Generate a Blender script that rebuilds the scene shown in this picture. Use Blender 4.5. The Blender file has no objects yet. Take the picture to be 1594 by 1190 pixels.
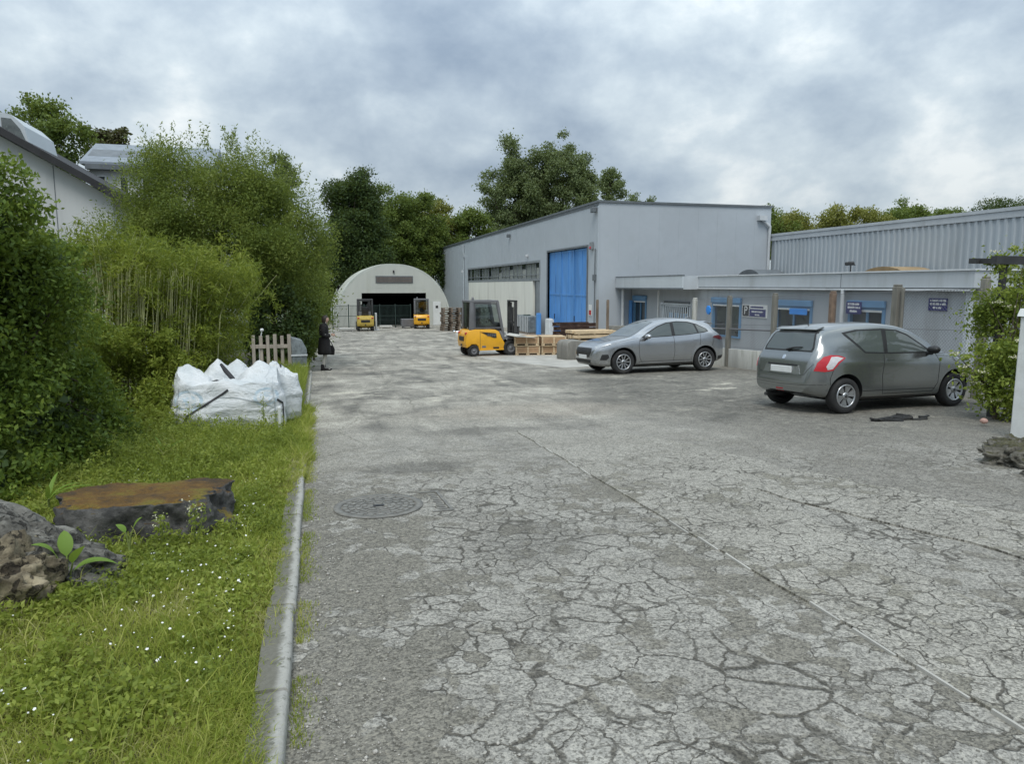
import bpy, bmesh, math, random
import numpy as np
from mathutils import Vector, Matrix, Quaternion, noise as mn
from mathutils.bvhtree import BVHTree
from mathutils.geometry import delaunay_2d_cdt
R = math.radians
random.seed(7)
rng = np.random.default_rng(11)
S = bpy.context.scene
COL = S.collection

# ------------------------------------------------------------------ camera, sky, sun, exposure
cam = bpy.data.cameras.new('camera')
camo = bpy.data.objects.new('camera', cam)
COL.objects.link(camo)
cam.sensor_width = 36.0
cam.lens = 1120.0 / 1594.0 * 36.0
cam.clip_start = 0.05
cam.clip_end = 3000
camo.location = (0, 0, 1.75)
camo.rotation_euler = (R(90 - 7.628), 0, R(-15.2))
S.camera = camo
S.render.resolution_x, S.render.resolution_y = 1024, 765
S.view_settings.view_transform = 'Standard'
S.view_settings.look = 'None'
S.view_settings.gamma = 1
S.view_settings.use_curve_mapping = False
S.view_settings.exposure = 0.28
SUN_EL, SUN_AZ = 58.0, 205.0          # azimuth clockwise from +Y: behind the camera, a little to the left

world = bpy.data.worlds.new('World')
S.world = world
world.use_nodes = True
nt = world.node_tree
nt.nodes.clear()


class N:
    """small node-graph helper"""
    def __init__(s, tree):
        s.t = tree

    def n(s, typ, **kw):
        nd = s.t.nodes.new(typ)
        for k, v in kw.items():
            if k.startswith('i_'):
                s.put(nd.inputs[int(k[2:]) if k[2:].isdigit() else k[2:].replace('_', ' ')], v)
            else:
                setattr(nd, k, v)
        return nd

    def put(s, sock, v):
        if isinstance(v, bpy.types.NodeSocket):
            s.t.links.new(v, sock)
        elif hasattr(v, 'outputs'):
            s.t.links.new(v.outputs[0], sock)
        else:
            if sock.type == 'RGBA' and len(v) == 3:
                v = (*v, 1)
            sock.default_value = v

    def math(s, op, a, b=0.0, c=None, clamp=False):
        nd = s.t.nodes.new('ShaderNodeMath')
        nd.operation = op
        nd.use_clamp = clamp
        s.put(nd.inputs[0], a)
        s.put(nd.inputs[1], b)
        if c is not None:
            s.put(nd.inputs[2], c)
        return nd.outputs[0]

    def vmath(s, op, a, b=None, sc=None):
        nd = s.t.nodes.new('ShaderNodeVectorMath')
        nd.operation = op
        s.put(nd.inputs[0], a)
        if b is not None:
            s.put(nd.inputs[1], b)
        if sc is not None:
            s.put(nd.inputs['Scale'], sc)
        return nd.outputs[0]

    def noise(s, vec, scale, detail=4, rough=.55, out=0, dist=0.0):
        nd = s.t.nodes.new('ShaderNodeTexNoise')
        s.put(nd.inputs['Vector'], vec)
        nd.inputs['Scale'].default_value = scale
        nd.inputs['Detail'].default_value = detail
        nd.inputs['Roughness'].default_value = rough
        nd.inputs['Distortion'].default_value = dist
        return nd.outputs[out]

    def vor(s, vec, scale, feature='F1', out='Distance', rnd=1.0):
        nd = s.t.nodes.new('ShaderNodeTexVoronoi')
        nd.feature = feature
        s.put(nd.inputs['Vector'], vec)
        nd.inputs['Scale'].default_value = scale
        nd.inputs['Randomness'].default_value = rnd
        return nd.outputs[out]

    def ramp(s, fac, stops, interp='LINEAR'):
        nd = s.t.nodes.new('ShaderNodeValToRGB')
        cr = nd.color_ramp
        cr.interpolation = interp
        while len(cr.elements) < len(stops):
            cr.elements.new(.5)
        for e, (p, c) in zip(cr.elements, stops):
            e.position = p
            e.color = (c, c, c, 1) if not hasattr(c, '__len__') else (*c, 1)
        s.put(nd.inputs[0], fac)
        return nd.outputs[0]

    def step(s, v, lo, hi, a=0.0, b=1.0):
        nd = s.t.nodes.new('ShaderNodeMapRange')
        nd.interpolation_type = 'SMOOTHSTEP'
        s.put(nd.inputs[0], v)
        for i, x in enumerate((lo, hi, a, b)):
            s.put(nd.inputs[1 + i], x)
        return nd.outputs[0]

    def mix(s, fac, a, b, blend='MIX'):
        nd = s.t.nodes.new('ShaderNodeMix')
        nd.data_type = 'RGBA'
        nd.blend_type = blend
        s.put(nd.inputs[0], fac)
        s.put(nd.inputs[6], a)
        s.put(nd.inputs[7], b)
        return nd.outputs[2]


w = N(nt)
tc = w.n('ShaderNodeTexCoord')
sky = w.n('ShaderNodeTexSky', sky_type='NISHITA', sun_disc=False, sun_elevation=R(SUN_EL), sun_rotation=R(SUN_AZ))
sep = w.n('ShaderNodeSeparateXYZ', i_0=tc.outputs['Generated'])
up = w.math('MAXIMUM', sep.outputs[2], 0.0)
base = w.vmath('ADD', w.vmath('MULTIPLY', tc.outputs['Generated'], (1, 1, 1.55)), (2.6, 5.9, 0.7))
big = w.noise(base, 2.3, 3, .5)
med = w.noise(base, 5.0, 9, .56, dist=.1)
cl = w.math('ADD', w.math('MULTIPLY', big, .46), w.math('MULTIPLY', med, .54))
ccol = w.ramp(cl, [(.38, (.25, .32, .41)), (.445, (.325, .40, .485)), (.505, (.415, .495, .57)), (.565, (.54, .62, .675)), (.625, (.76, .81, .825))])
zen = w.math('MULTIPLY', w.math('ADD', w.math('MULTIPLY', up, 2.0), 1.0), 1 / 1.4)      # standard overcast sky
cl10 = w.vmath('SCALE', ccol, sc=w.math('MULTIPLY', zen, 10.0))
skymix = w.mix(.97, sky.outputs[0], cl10)
bg = w.n('ShaderNodeBackground', i_Color=skymix, i_Strength=.1)
w.n('ShaderNodeOutputWorld', i_Surface=bg.outputs[0])

sl = bpy.data.lights.new('sun', 'SUN')
sl.energy = 1.5
sl.angle = R(25)
sl.color = (1, .97, .92)
so = bpy.data.objects.new('sun', sl)
COL.objects.link(so)
a = R(SUN_AZ)
sd = Vector((math.sin(a) * math.cos(R(SUN_EL)), math.cos(a) * math.cos(R(SUN_EL)), math.sin(R(SUN_EL))))
so.rotation_euler = sd.to_track_quat('Z', 'Y').to_euler()


# ------------------------------------------------------------------ helpers
def g(y):
    """height of the sloping yard at distance y"""
    y = max(y, -20)
    if y < 26:
        return -.037 * y
    return -.962 - .015 * (min(y, 70) - 26)


def sm(a, b, x):
    t = min(1, max(0, (x - a) / (b - a)))
    return t * t * (3 - 2 * t)


def vz(x, y):
    """top of the planted verge left of the kerb"""
    return g(y) + .05 + .16 * sm(-.8, -3.0, x) + .03 * mn.noise((x * 1.3, y * 1.3, 3)) * sm(-.3, -.8, x)


def tag(o, label=None, cat=None, group=None, kind=None):
    if label: o['label'] = label
    if cat: o['category'] = cat
    if group: o['group'] = group
    if kind: o['kind'] = kind
    return o


def thing(name, label, cat, loc=(0, 0, 0), rz=0.0, group=None, slope=False):
    o = bpy.data.objects.new(name, None)
    o.empty_display_size = .3
    COL.objects.link(o)
    o.location = loc
    q = Quaternion((0, 0, 1), rz)
    if slope:
        q = Vector((0, 0, 1)).rotation_difference(Vector((0, .037, 1)).normalized()) @ q
    o.rotation_mode = 'QUATERNION'
    o.rotation_quaternion = q
    return tag(o, label, cat, group)


def link(name, me, mats, parent=None, loc=None, rot=None):
    o = bpy.data.objects.new(name, me)
    COL.objects.link(o)
    if mats is not None:
        for m in (mats if isinstance(mats, (list, tuple)) else [mats]):
            me.materials.append(m)
    if parent: o.parent = parent
    if loc: o.location = loc
    if rot: o.rotation_euler = rot
    return o


def copy_tree(o, parent=None):
    c = o.copy()
    COL.objects.link(c)
    if parent: c.parent = parent
    for ch in [x for x in o.children]:
        copy_tree(ch, c)
    return c


class B:
    """collects shapes into one mesh"""
    def __init__(s):
        s.v, s.f, s.mi, s.sm = [], [], [], []

    def add(s, vs, fs, mi=0, smooth=False):
        n = len(s.v)
        s.v += [tuple(p) for p in vs]
        for f in fs:
            s.f.append(tuple(i + n for i in f))
            s.mi.append(mi)
            s.sm.append(smooth)
        return s

    def box(s, x0, x1, y0, y1, z0, z1, mi=0, mat=None, bev=0.0):
        if x0 > x1: x0, x1 = x1, x0
        if y0 > y1: y0, y1 = y1, y0
        if z0 > z1: z0, z1 = z1, z0
        b = min(bev, .45 * min(x1 - x0, y1 - y0, z1 - z0))
        if b <= 0:
            vs = [(x, y, z) for z in (z0, z1) for x, y in ((x0, y0), (x1, y0), (x1, y1), (x0, y1))]
            fs = [(3, 2, 1, 0), (4, 5, 6, 7), (0, 1, 5, 4), (1, 2, 6, 5), (2, 3, 7, 6), (3, 0, 4, 7)]
        else:
            bm = bmesh.new()
            bmesh.ops.create_cube(bm, size=1)
            for v in bm.verts:
                v.co = ((x0 + x1) / 2 + v.co.x * (x1 - x0), (y0 + y1) / 2 + v.co.y * (y1 - y0), (z0 + z1) / 2 + v.co.z * (z1 - z0))
            bmesh.ops.bevel(bm, geom=bm.edges[:], offset=b, segments=2 if b > .02 else 1, affect='EDGES', profile=.5)
            bm.verts.index_update()
            vs = [v.co.copy() for v in bm.verts]
            fs = [[v.index for v in f.verts] for f in bm.faces]
            bm.free()
        if mat is not None:
            vs = [mat @ Vector(p) for p in vs]
        return s.add(vs, fs, mi)

    def tube(s, path, r, n=8, mi=0, cap=True, smooth=True):
        path = [Vector(p) for p in path]
        rs = r if hasattr(r, '__len__') else [r] * len(path)
        vs, fs = [], []
        up = Vector((0, 0, 1))
        last = None
        for i, p in enumerate(path):
            d = (path[min(i + 1, len(path) - 1)] - path[max(i - 1, 0)])
            d = d.normalized() if d.length > 1e-9 else Vector((0, 0, 1))
            u = d.cross(up) if last is None else (last - d * last.dot(d))
            if u.length < 1e-4: u = d.cross(Vector((1, 0, 0)))
            u.normalize()
            last = u
            v = d.cross(u)
            for k in range(n):
                a = 2 * math.pi * k / n
                vs.append(p + u * (rs[i] * math.cos(a)) + v * (rs[i] * math.sin(a)))
        for i in range(len(path) - 1):
            for k in range(n):
                fs.append((i * n + k, i * n + (k + 1) % n, (i + 1) * n + (k + 1) % n, (i + 1) * n + k))
        s.add(vs, fs, mi, smooth)
        if cap:
            m = len(path) - 1
            s.add(vs, [tuple(range(n))[::-1], tuple(m * n + k for k in range(n))], mi, False)
        return s

    def lathe(s, prof, axis='y', c=(0, 0, 0), n=32, mi=0, close=False):
        """prof = [(radius, along axis)]"""
        vs, fs = [], []
        for r, t in prof:
            for k in range(n):
                a = 2 * math.pi * k / n
                p = {'y': (r * math.cos(a), t, r * math.sin(a)), 'z': (r * math.cos(a), r * math.sin(a), t), 'x': (t, r * math.cos(a), r * math.sin(a))}[axis]
                vs.append((p[0] + c[0], p[1] + c[1], p[2] + c[2]))
        m = len(prof)
        for i in range(m if close else m - 1):
            j = (i + 1) % m
            for k in range(n):
                fs.append((i * n + k, i * n + (k + 1) % n, j * n + (k + 1) % n, j * n + k))
        return s.add(vs, fs, mi, True)

    def prism(s, poly, lo, hi, axis='y', mi=0):
        """extrude a 2D polygon: axis y -> poly in (x,z); axis x -> (y,z); axis z -> (x,y)"""
        def P(a, b, t):
            return {'y': (a, t, b), 'x': (t, a, b), 'z': (a, b, t)}[axis]
        n = len(poly)
        vs = [P(a, b, lo) for a, b in poly] + [P(a, b, hi) for a, b in poly]
        fs = [tuple(range(n)), tuple(range(2 * n - 1, n - 1, -1))] + [(i, i + n, (i + 1) % n + n, (i + 1) % n) for i in range(n)]
        return s.add(vs, fs, mi)

    def mesh(s, name, weld=False, sharp=None, bevel=0, recalc=True):
        me = bpy.data.meshes.new(name)
        me.from_pydata(s.v, [], s.f)
        me.polygons.foreach_set('material_index', s.mi)
        me.polygons.foreach_set('use_smooth', s.sm)
        if recalc or weld or bevel:
            bm = bmesh.new()
            bm.from_mesh(me)
            if weld: bmesh.ops.remove_doubles(bm, verts=bm.verts[:], dist=1e-4)
            if recalc: bmesh.ops.recalc_face_normals(bm, faces=bm.faces[:])
            if bevel:
                ed = [e for e in bm.edges if len(e.link_faces) == 2 and e.calc_face_angle(0) > R(25)]
                bmesh.ops.bevel(bm, geom=ed, offset=bevel, segments=2, affect='EDGES', profile=.5, clamp_overlap=True)
                for f in bm.faces: f.smooth = True
            bm.to_mesh(me)
            bm.free()
            if bevel: me.set_sharp_from_angle(angle=R(40))
        if sharp:
            for p in me.polygons: p.use_smooth = True
            me.set_sharp_from_angle(angle=R(sharp))
        me.update()
        return me

    def obj(s, name, mats, parent=None, loc=None, rot=None, **kw):
        return link(name, s.mesh(name, **kw), mats, parent, loc, rot)


def np_mesh(name, verts, quads, mats, parent=None, tris=None, smooth=False):
    """fast mesh from numpy arrays"""
    me = bpy.data.meshes.new(name)
    nv = len(verts)
    me.vertices.add(nv)
    me.vertices.foreach_set('co', np.asarray(verts, np.float32).ravel())
    parts, tot = [], []
    if quads is not None and len(quads):
        parts.append(np.asarray(quads, np.int32).ravel()); tot.append(np.full(len(quads), 4, np.int32))
    if tris is not None and len(tris):
        parts.append(np.asarray(tris, np.int32).ravel()); tot.append(np.full(len(tris), 3, np.int32))
    li, lt = np.concatenate(parts), np.concatenate(tot)
    me.loops.add(len(li))
    me.loops.foreach_set('vertex_index', li)
    me.polygons.add(len(lt))
    me.polygons.foreach_set('loop_start', np.concatenate([[0], np.cumsum(lt)[:-1]]).astype(np.int32))
    me.polygons.foreach_set('loop_total', lt)
    if smooth:
        me.polygons.foreach_set('use_smooth', np.ones(len(lt), bool))
    me.update(calc_edges=True)
    return link(name, me, mats, parent)


# ------------------------------------------------------------------ materials
def new_mat(name):
    m = bpy.data.materials.new(name)
    m.use_nodes = True
    m.node_tree.nodes.clear()
    return m, N(m.node_tree)


def finish(m, k, **kw):
    bs = k.n('ShaderNodeBsdfPrincipled')
    for a, v in kw.items():
        k.put(bs.inputs[a.replace('_', ' ')], v)
    k.n('ShaderNodeOutputMaterial', i_Surface=bs.outputs[0])
    return m


def mat(name, col, rough=.6, metal=0.0, var=.18, scale=3.0, dirt=None, dirt_amt=.35, bump=0.0, bscale=40.0, coat=0.0, spec=.5, streak=False):
    """painted / plain surface with uneven colour, wear and fine relief"""
    m, k = new_mat(name)
    t = k.n('ShaderNodeTexCoord').outputs['Object']
    v = t
    if streak:
        v = k.vmath('MULTIPLY', t, (1, 1, .18))
    n1 = k.noise(v, scale, 6, .6)
    n2 = k.noise(v, scale * 7, 4, .6)
    f = k.math('ADD', k.math('MULTIPLY', n1, .7), k.math('MULTIPLY', n2, .3))
    lo = tuple(c * (1 - var) for c in col)
    hi = tuple(min(1, c * (1 + var)) for c in col)
    c = k.mix(k.step(f, .36, .64), lo, hi)
    if dirt:
        dm = k.math('MULTIPLY', k.step(k.noise(v, scale * 1.7, 8, .65), .5, .72), dirt_amt)
        c = k.mix(dm, c, dirt)
    kw = dict(Base_Color=c, Metallic=metal, Roughness=k.step(n2, .3, .7, max(.03, rough - .08), min(1, rough + .08)))
    kw['Specular IOR Level'] = spec
    if coat: kw['Coat Weight'] = coat; kw['Coat Roughness'] = .06
    if bump:
        bp = k.n('ShaderNodeBump', i_Strength=bump, i_Distance=.01, i_Height=k.noise(t, bscale, 6, .6))
        kw['Normal'] = bp.outputs[0]
    return finish(m, k, **kw)


def leafmat(name, cols, trans=.35, rough=.55):
    """each leaf takes its own tint; light passes through"""
    m, k = new_mat(name)
    rnd = k.n('ShaderNodeNewGeometry').outputs['Random Per Island']
    p = k.n('ShaderNodeTexCoord').outputs['Object']
    cl = k.noise(p, .9, 3, .5)
    f = k.math('ADD', k.math('MULTIPLY', rnd, .62), k.math('MULTIPLY', k.step(cl, .33, .67), .38))
    c = k.ramp(f, [(i / (len(cols) - 1), cc) for i, cc in enumerate(cols)])
    bs = k.n('ShaderNodeBsdfPrincipled', i_Base_Color=c, i_Roughness=rough)
    bs.inputs['Specular IOR Level'].default_value = .28
    tr = k.n('ShaderNodeBsdfTranslucent', i_Color=k.mix(.35, c, (.34, .38, .05), 'MIX'))
    mx = k.n('ShaderNodeMixShader', i_0=trans)
    k.put(mx.inputs[1], bs); k.put(mx.inputs[2], tr)
    k.n('ShaderNodeOutputMaterial', i_Surface=mx.outputs[0])
    return m


def paint(name, col, rough=.34, metal=.5):
    m, k = new_mat(name)
    return finish(m, k, Base_Color=col, Roughness=rough, Metallic=metal, Coat_Weight=.8, Coat_Roughness=.05)


def glassy(name, col=(.02, .025, .028), rough=.04):
    m, k = new_mat(name)
    return finish(m, k, Base_Color=col, Roughness=rough, Coat_Weight=.5, Coat_Roughness=.02)
# asphalt -----------------------------------------------------------
def paving(name, kind):
    """broken asphalt: plates parted by cracks, loose grit where the plates have gone, aggregate grain"""
    m, k = new_mat(name)
    P = k.n('ShaderNodeTexCoord').outputs['Object']
    sx = k.n('ShaderNodeSeparateXYZ', i_0=P)
    X, Y = sx.outputs[0], sx.outputs[1]
    P = k.vmath('MULTIPLY', P, (1, 1, 0))
    wn = k.noise(P, 3.2, 3, .55, out=1)
    wf = k.noise(P, 16, 3, .6, out=1)
    W = k.vmath('ADD', P, k.vmath('SCALE', k.vmath('SUBTRACT', wn, (0.500, 0.485, 0.450)), sc=.20))
    W = k.vmath('ADD', W, k.vmath('SCALE', k.vmath('SUBTRACT', wf, (0.500, 0.485, 0.450)), sc=.065))
    W = k.vmath('MULTIPLY', W, (1.0, 1.0, 0.0))
    def sh(v, o): return k.vmath('ADD', v, (*o, 0))
    def inv(v): return k.math('SUBTRACT', 1.0, v)
    def mul(*v):
        r_ = v[0]
        for q in v[1:]: r_ = k.math('MULTIPLY', r_, q)
        return r_
    big = k.noise(P, .42, 4, .55)
    mid = k.noise(P, 1.3, 6, .62)
    fine = k.noise(P, 7, 6, .65)
    slab = kind == 'slab'
    sa, sb, sc_ = (4.3, 8.5, 14) if slab else (3.2, 7.2, 11)
    wa, wb = (.012, .021) if slab else (.019, .033)
    wid = k.step(k.noise(sh(P, (5, 2)), 2.2, 4, .6), .35, .68, .25, 1.9)
    def cr(scale, w_, o):
        e = k.vor(sh(W, o), scale, 'DISTANCE_TO_EDGE')
        w2 = k.math('MULTIPLY', wid, w_ * scale / 2.0)
        return k.step(e, k.math('MULTIPLY', w2, .25), w2, 1, 0), e
    ca, ea = cr(sa, wa, (0, 0))
    cb, eb = cr(sb, wb * .5, (3.7, 1.2))
    cc, ec = cr(sc_, .010, (7.7, 2.2))
    mb = k.step(k.noise(sh(P, (9, 4)), 1.1, 4, .6), .47, .55)
    mc = k.step(k.noise(sh(P, (19, 14)), 1.6, 5, .6), .52, .58)
    crack = k.math('MAXIMUM', mul(ca, inv(k.math('MULTIPLY', mb, .6))), mul(cb, mb))
    # grain of the aggregate
    sp = k.n('ShaderNodeSeparateColor', i_0=k.vor(P, 62, 'F1', 'Color')).outputs[0]
    sp2 = k.n('ShaderNodeSeparateColor', i_0=k.vor(P, 128, 'F1', 'Color')).outputs[0]
    grain = k.math('ADD', k.math('MULTIPLY', sp, .5), k.math('MULTIPLY', sp2, .5))
    if slab:
        plate = k.mix(k.step(mid, .3, .7), (.24, .227, .196), (.302, .288, .252))
        grit = k.mix(fine, (.14, .13, .103), (.225, .212, .175))
    else:
        plate = k.mix(k.step(mid, .3, .7), (.222, .211, .185), (.288, .276, .245))
        grit = k.mix(fine, (.128, .119, .098), (.208, .195, .162))
    # where grit has taken over: whole small plates are lost inside the worn patches
    worn = k.math('ADD', k.math('MULTIPLY', k.noise(sh(W, (1.3, 8.8)), .85, 3, .5), .7), k.math('MULTIPLY', fine, .3))
    cellr = k.n('ShaderNodeSeparateColor', i_0=k.vor(sh(W, (3.7, 1.2)), sb, 'F1', 'Color')).outputs[0]
    bias = k.math('MULTIPLY', k.math('SUBTRACT', cellr, .5), .30)
    if slab:
        edge = k.step(k.math('ADD', X, k.math('MULTIPLY', fine, .6)), 3.0, 3.5, .10, 0)
        edge = k.math('MULTIPLY', edge, k.step(Y, 5.4, 7.0, 1, 0))
        loose = k.step(k.math('ADD', k.math('ADD', worn, bias), edge), .615, .675)
        far = k.step(Y, 6.5, 9.0)
        crack = mul(crack, inv(k.math('MULTIPLY', far, .7)))
        loose = mul(loose, inv(k.math('MULTIPLY', far, .8)))
    else:
        xm = k.math('ADD', X, k.math('MULTIPLY', k.math('SUBTRACT', mid, .5), .7))
        kerbside = k.step(xm, .25, 1.15, .24, 0)
        groove = k.step(k.math('ABSOLUTE', k.math('SUBTRACT', k.math('ADD', X, k.math('MULTIPLY', fine, .5)), 2.8)), .10, .5, .12, 0)
        groove = mul(groove, k.step(Y, 9.5, 10.6, 1, 0))
        far = k.step(k.math('ADD', Y, k.math('MULTIPLY', k.math('SUBTRACT', mid, .5), 3.0)), 6.6, 8.8)
        loose = k.step(k.math('ADD', k.math('ADD', worn, bias), k.math('ADD', kerbside, groove)), .585, .645)
        loose = mul(loose, inv(k.math('MULTIPLY', far, .5)))
        crack = mul(crack, inv(k.math('MULTIPLY', far, .95)))
    rim = k.step(eb, .0, .10, .55, 0)        # plate edges crumble into the grit
    c = k.mix(loose, k.mix(mul(rim, mb, .5), plate, grit), grit)
    c = k.mix(mul(crack, inv(k.math('MULTIPLY', loose, .85)), .92), c, (0.066, 0.060, 0.047))
    if kind == 'yard':
        # the old yard farther off: patched, wheel-streaked, dusty, oily where cars stand
        ST = k.vmath('MULTIPLY', sh(W, (2, 5)), (.9, .26, 0))
        stn = k.noise(ST, 1.7, 8, .66, dist=.7)
        st2 = k.noise(k.vmath('MULTIPLY', W, (.6, .75, 0)), 1.1, 9, .68, dist=.8)
        ys = k.math('ADD', k.math('MULTIPLY', stn, .5), k.math('MULTIPLY', st2, .5))
        yc = k.ramp(ys, [(.38, (.10, .095, .082)), (.44, (.18, .17, .146)), (.50, (.262, .246, .21)), (.56, (.345, .325, .278)), (.63, (.45, .428, .37))])
        stay = k.step(Y, 9.4, 12.0, .25, 1)
        c = k.mix(mul(far, stay), c, yc)
        lx = k.step(k.math('ADD', X, k.math('MULTIPLY', k.math('SUBTRACT', big, .5), 3.0)), 4.6, 6.6)
        ly = mul(k.step(k.math('ADD', Y, k.math('MULTIPLY', mid, 1.5)), 7.6, 9.4), k.step(k.math('ADD', Y, k.math('MULTIPLY', mid, 2.0)), 19.5, 22, 1, 0))
        lot = k.math('ADD', k.math('MULTIPLY', st2, .5), k.math('MULTIPLY', fine, .5))
        lotc = k.ramp(lot, [(.36, (0.045, 0.043, 0.037)), (.46, (0.110, 0.104, 0.088)), (.55, (0.180, 0.170, 0.144)), (.66, (0.280, 0.262, 0.216))])
        c = k.mix(mul(lx, ly, .9), c, lotc)
        # sandy brown dirt washed to the edge of the right-hand slab and the rusty patch in mid yard
        sand = mul(k.step(k.noise(sh(P, (4, 4)), .55, 5, .6), .40, .56), k.step(X, 3.6, 5.2), k.step(Y, 8.4, 11.0, 1, 0))
        c = k.mix(k.math('MULTIPLY', sand, .7), c, k.mix(fine, (.115, .107, .09), (.22, .207, .178)))
        d = k.vmath('MULTIPLY', k.vmath('SUBTRACT', P, (3.6, 12.1, 0)), (.42, .8, 0))
        dl = k.n('ShaderNodeVectorMath', operation='LENGTH', i_0=d).outputs['Value']
        pat = k.step(k.math('ADD', dl, k.math('MULTIPLY', k.math('SUBTRACT', fine, .5), 1.3)), .5, 1.0, 1, 0)
        c = k.mix(k.math('MULTIPLY', pat, .55), c, k.mix(fine, (.23, .20, .16), (.37, .335, .28)))
        pale = mul(k.step(k.noise(sh(k.vmath('MULTIPLY', W, (.7, .9, 0)), (31, 7)), .9, 5, .6), .60, .67), k.step(Y, 10.5, 12.5), .8)
        c = k.mix(pale, c, k.mix(fine, (0.400, 0.373, 0.306), (0.560, 0.524, 0.441)))
        for (ox, oy, sx_, sy_, am) in ((1.05, 7.95, 1.25, 2.6, .62), (2.3, 10.2, .8, 2.2, .5), (1.6, 5.1, 1.6, 1.4, .32), (5.6, 13.2, .7, 1.3, .5), (7.6, 12.2, .9, 1.6, .45)):
            e = k.vmath('MULTIPLY', k.vmath('SUBTRACT', W, (ox, oy, 0)), (sx_, sy_, 0))
            el = k.n('ShaderNodeVectorMath', operation='LENGTH', i_0=e).outputs['Value']
            st = k.step(k.math('ADD', el, k.math('MULTIPLY', k.math('SUBTRACT', fine, .5), 1.2)), .45, 1.0, am, 0)
            c = k.mix(st, c, (.085, .08, .068))
        crd = mul(k.step(k.vor(W, .55, 'DISTANCE_TO_EDGE'), .004, .012, 1, 0), far, .4)
        c = k.mix(crd, c, (0.110, 0.102, 0.081))
    c = k.mix(.9, c, k.ramp(grain, [(.15, (0.420, 0.407, 0.369)), (.45, (.95, .95, .95)), (.85, (1.62, 1.6, 1.55))]), 'MULTIPLY')
    h = k.math('SUBTRACT', k.math('MULTIPLY', grain, .35), k.math('ADD', k.math('MULTIPLY', crack, .9), k.math('MULTIPLY', loose, .5)))
    bp = k.n('ShaderNodeBump', i_Strength=.7, i_Distance=.011, i_Height=h)
    return finish(m, k, Base_Color=c, Roughness=.88, Normal=bp.outputs[0])


M = {}
M['yard'] = paving('yard_asphalt', 'yard')
M['slab'] = paving('slab_asphalt', 'slab')
M['soil'] = mat('soil', (.075, .065, .04), .95, var=.4, scale=6, dirt=(.05, .075, .02), dirt_amt=.7, bump=.8, bscale=30)
M['land'] = mat('land', (.06, .075, .03), .95, var=.4, scale=.3)
m_, k_ = new_mat('kerb_concrete')     # rubbed pale along the arris, grimy and mossy toward the grass
t_ = k_.n('ShaderNodeTexCoord').outputs['Object']
n1, n2 = k_.noise(t_, 7, 7, .65), k_.noise(t_, 45, 5, .7)
s_ = k_.n('ShaderNodeSeparateXYZ', i_0=t_).outputs[0]
wr = k_.step(k_.math('ADD', s_, k_.math('MULTIPLY', k_.math('SUBTRACT', n1, .5), .10)), .005, .05)
c_ = k_.mix(wr, k_.mix(n2, (.085, .082, .06), (.21, .20, .165)), k_.mix(n2, (.26, .25, .22), (.46, .45, .405)))
c_ = k_.mix(k_.step(k_.noise(t_, 13, 8, .7), .56, .66, 0, .8), c_, (.10, .10, .07))
bp_ = k_.n('ShaderNodeBump', i_Strength=.6, i_Distance=.012, i_Height=k_.math('ADD', n2, k_.math('MULTIPLY', n1, .6)))
M['kerb'] = finish(m_, k_, Base_Color=c_, Roughness=.92, Normal=bp_.outputs[0])
M['apron'] = mat('apron_concrete', (.40, .385, .345), .9, var=.14, scale=1.1, dirt=(.24, .225, .19), dirt_amt=.7, bump=.2, bscale=60)
M['concrete'] = mat('concrete', (.22, .21, .185), .9, var=.2, scale=4, dirt=(.13, .125, .10), dirt_amt=.7, bump=.3, bscale=50, streak=True)
M['post_conc'] = mat('post_concrete', (.21, .20, .17), .9, var=.2, scale=5, dirt=(.10, .10, .07), dirt_amt=.8, bump=.3, bscale=60, streak=True)
M['post_rust'] = mat('post_rusty', (.20, .14, .10), .85, var=.3, scale=6, dirt=(.09, .06, .045), dirt_amt=.7, bump=.3)
M['pale_conc'] = mat('pale_concrete', (.52, .51, .465), .85, var=.12, scale=3, dirt=(.26, .26, .19), dirt_amt=.7, bump=.25, streak=True)
M['iron'] = mat('cast_iron', (.17, .165, .148), .8, metal=.0, var=.25, scale=12, dirt=(.23, .21, .17), dirt_amt=.6, bump=.4, bscale=90)
M['clad'] = mat('grey_cladding', (.435, .47, .50), .5, var=.03, scale=.5, dirt=(.37, .40, .41), dirt_amt=.3)
M['clad2'] = mat('grey_corrugated', (.41, .45, .475), .45, var=.05, scale=.6, dirt=(.26, .28, .28), dirt_amt=.4, streak=True)
M['render'] = mat('grey_render', (.37, .395, .415), .8, var=.06, scale=.9, dirt=(.21, .215, .205), dirt_amt=.5, bump=.12, bscale=80, streak=True)
M['fascia'] = mat('fascia_sheet', (.47, .50, .52), .5, var=.06, scale=.8, dirt=(.30, .31, .30), dirt_amt=.5, streak=True)
M['fascia_pale'] = mat('fascia_pale_sheet', (.52, .56, .58), .5, var=.04, scale=.8)
M['clad_dark'] = mat('mid_grey_trim', (.22, .24, .25), .55, var=.12)
M['trim'] = mat('dark_trim', (.13, .145, .155), .5, var=.15)
M['gutter'] = mat('white_gutter', (.62, .64, .65), .45, var=.08, scale=2)
M['plastic_grey'] = mat('grey_plastic_pipe', (.52, .54, .55), .5, var=.08)
M['blue'] = mat('blue_door_paint', (.10, .29, .62), .5, var=.14, scale=1.4, dirt=(.05, .12, .28), dirt_amt=.55, streak=True)
M['blue_frame'] = mat('blue_frame_paint', (.12, .255, .42), .45, var=.1)
M['blue_bright'] = mat('bright_blue', (.03, .25, .72), .4, var=.1)
M['navy'] = mat('navy_sign', (.02, .022, .13), .4, var=.08)
M['white'] = mat('white_paint', (.68, .69, .67), .5, var=.06, dirt=(.55, .54, .48), dirt_amt=.35)
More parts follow.
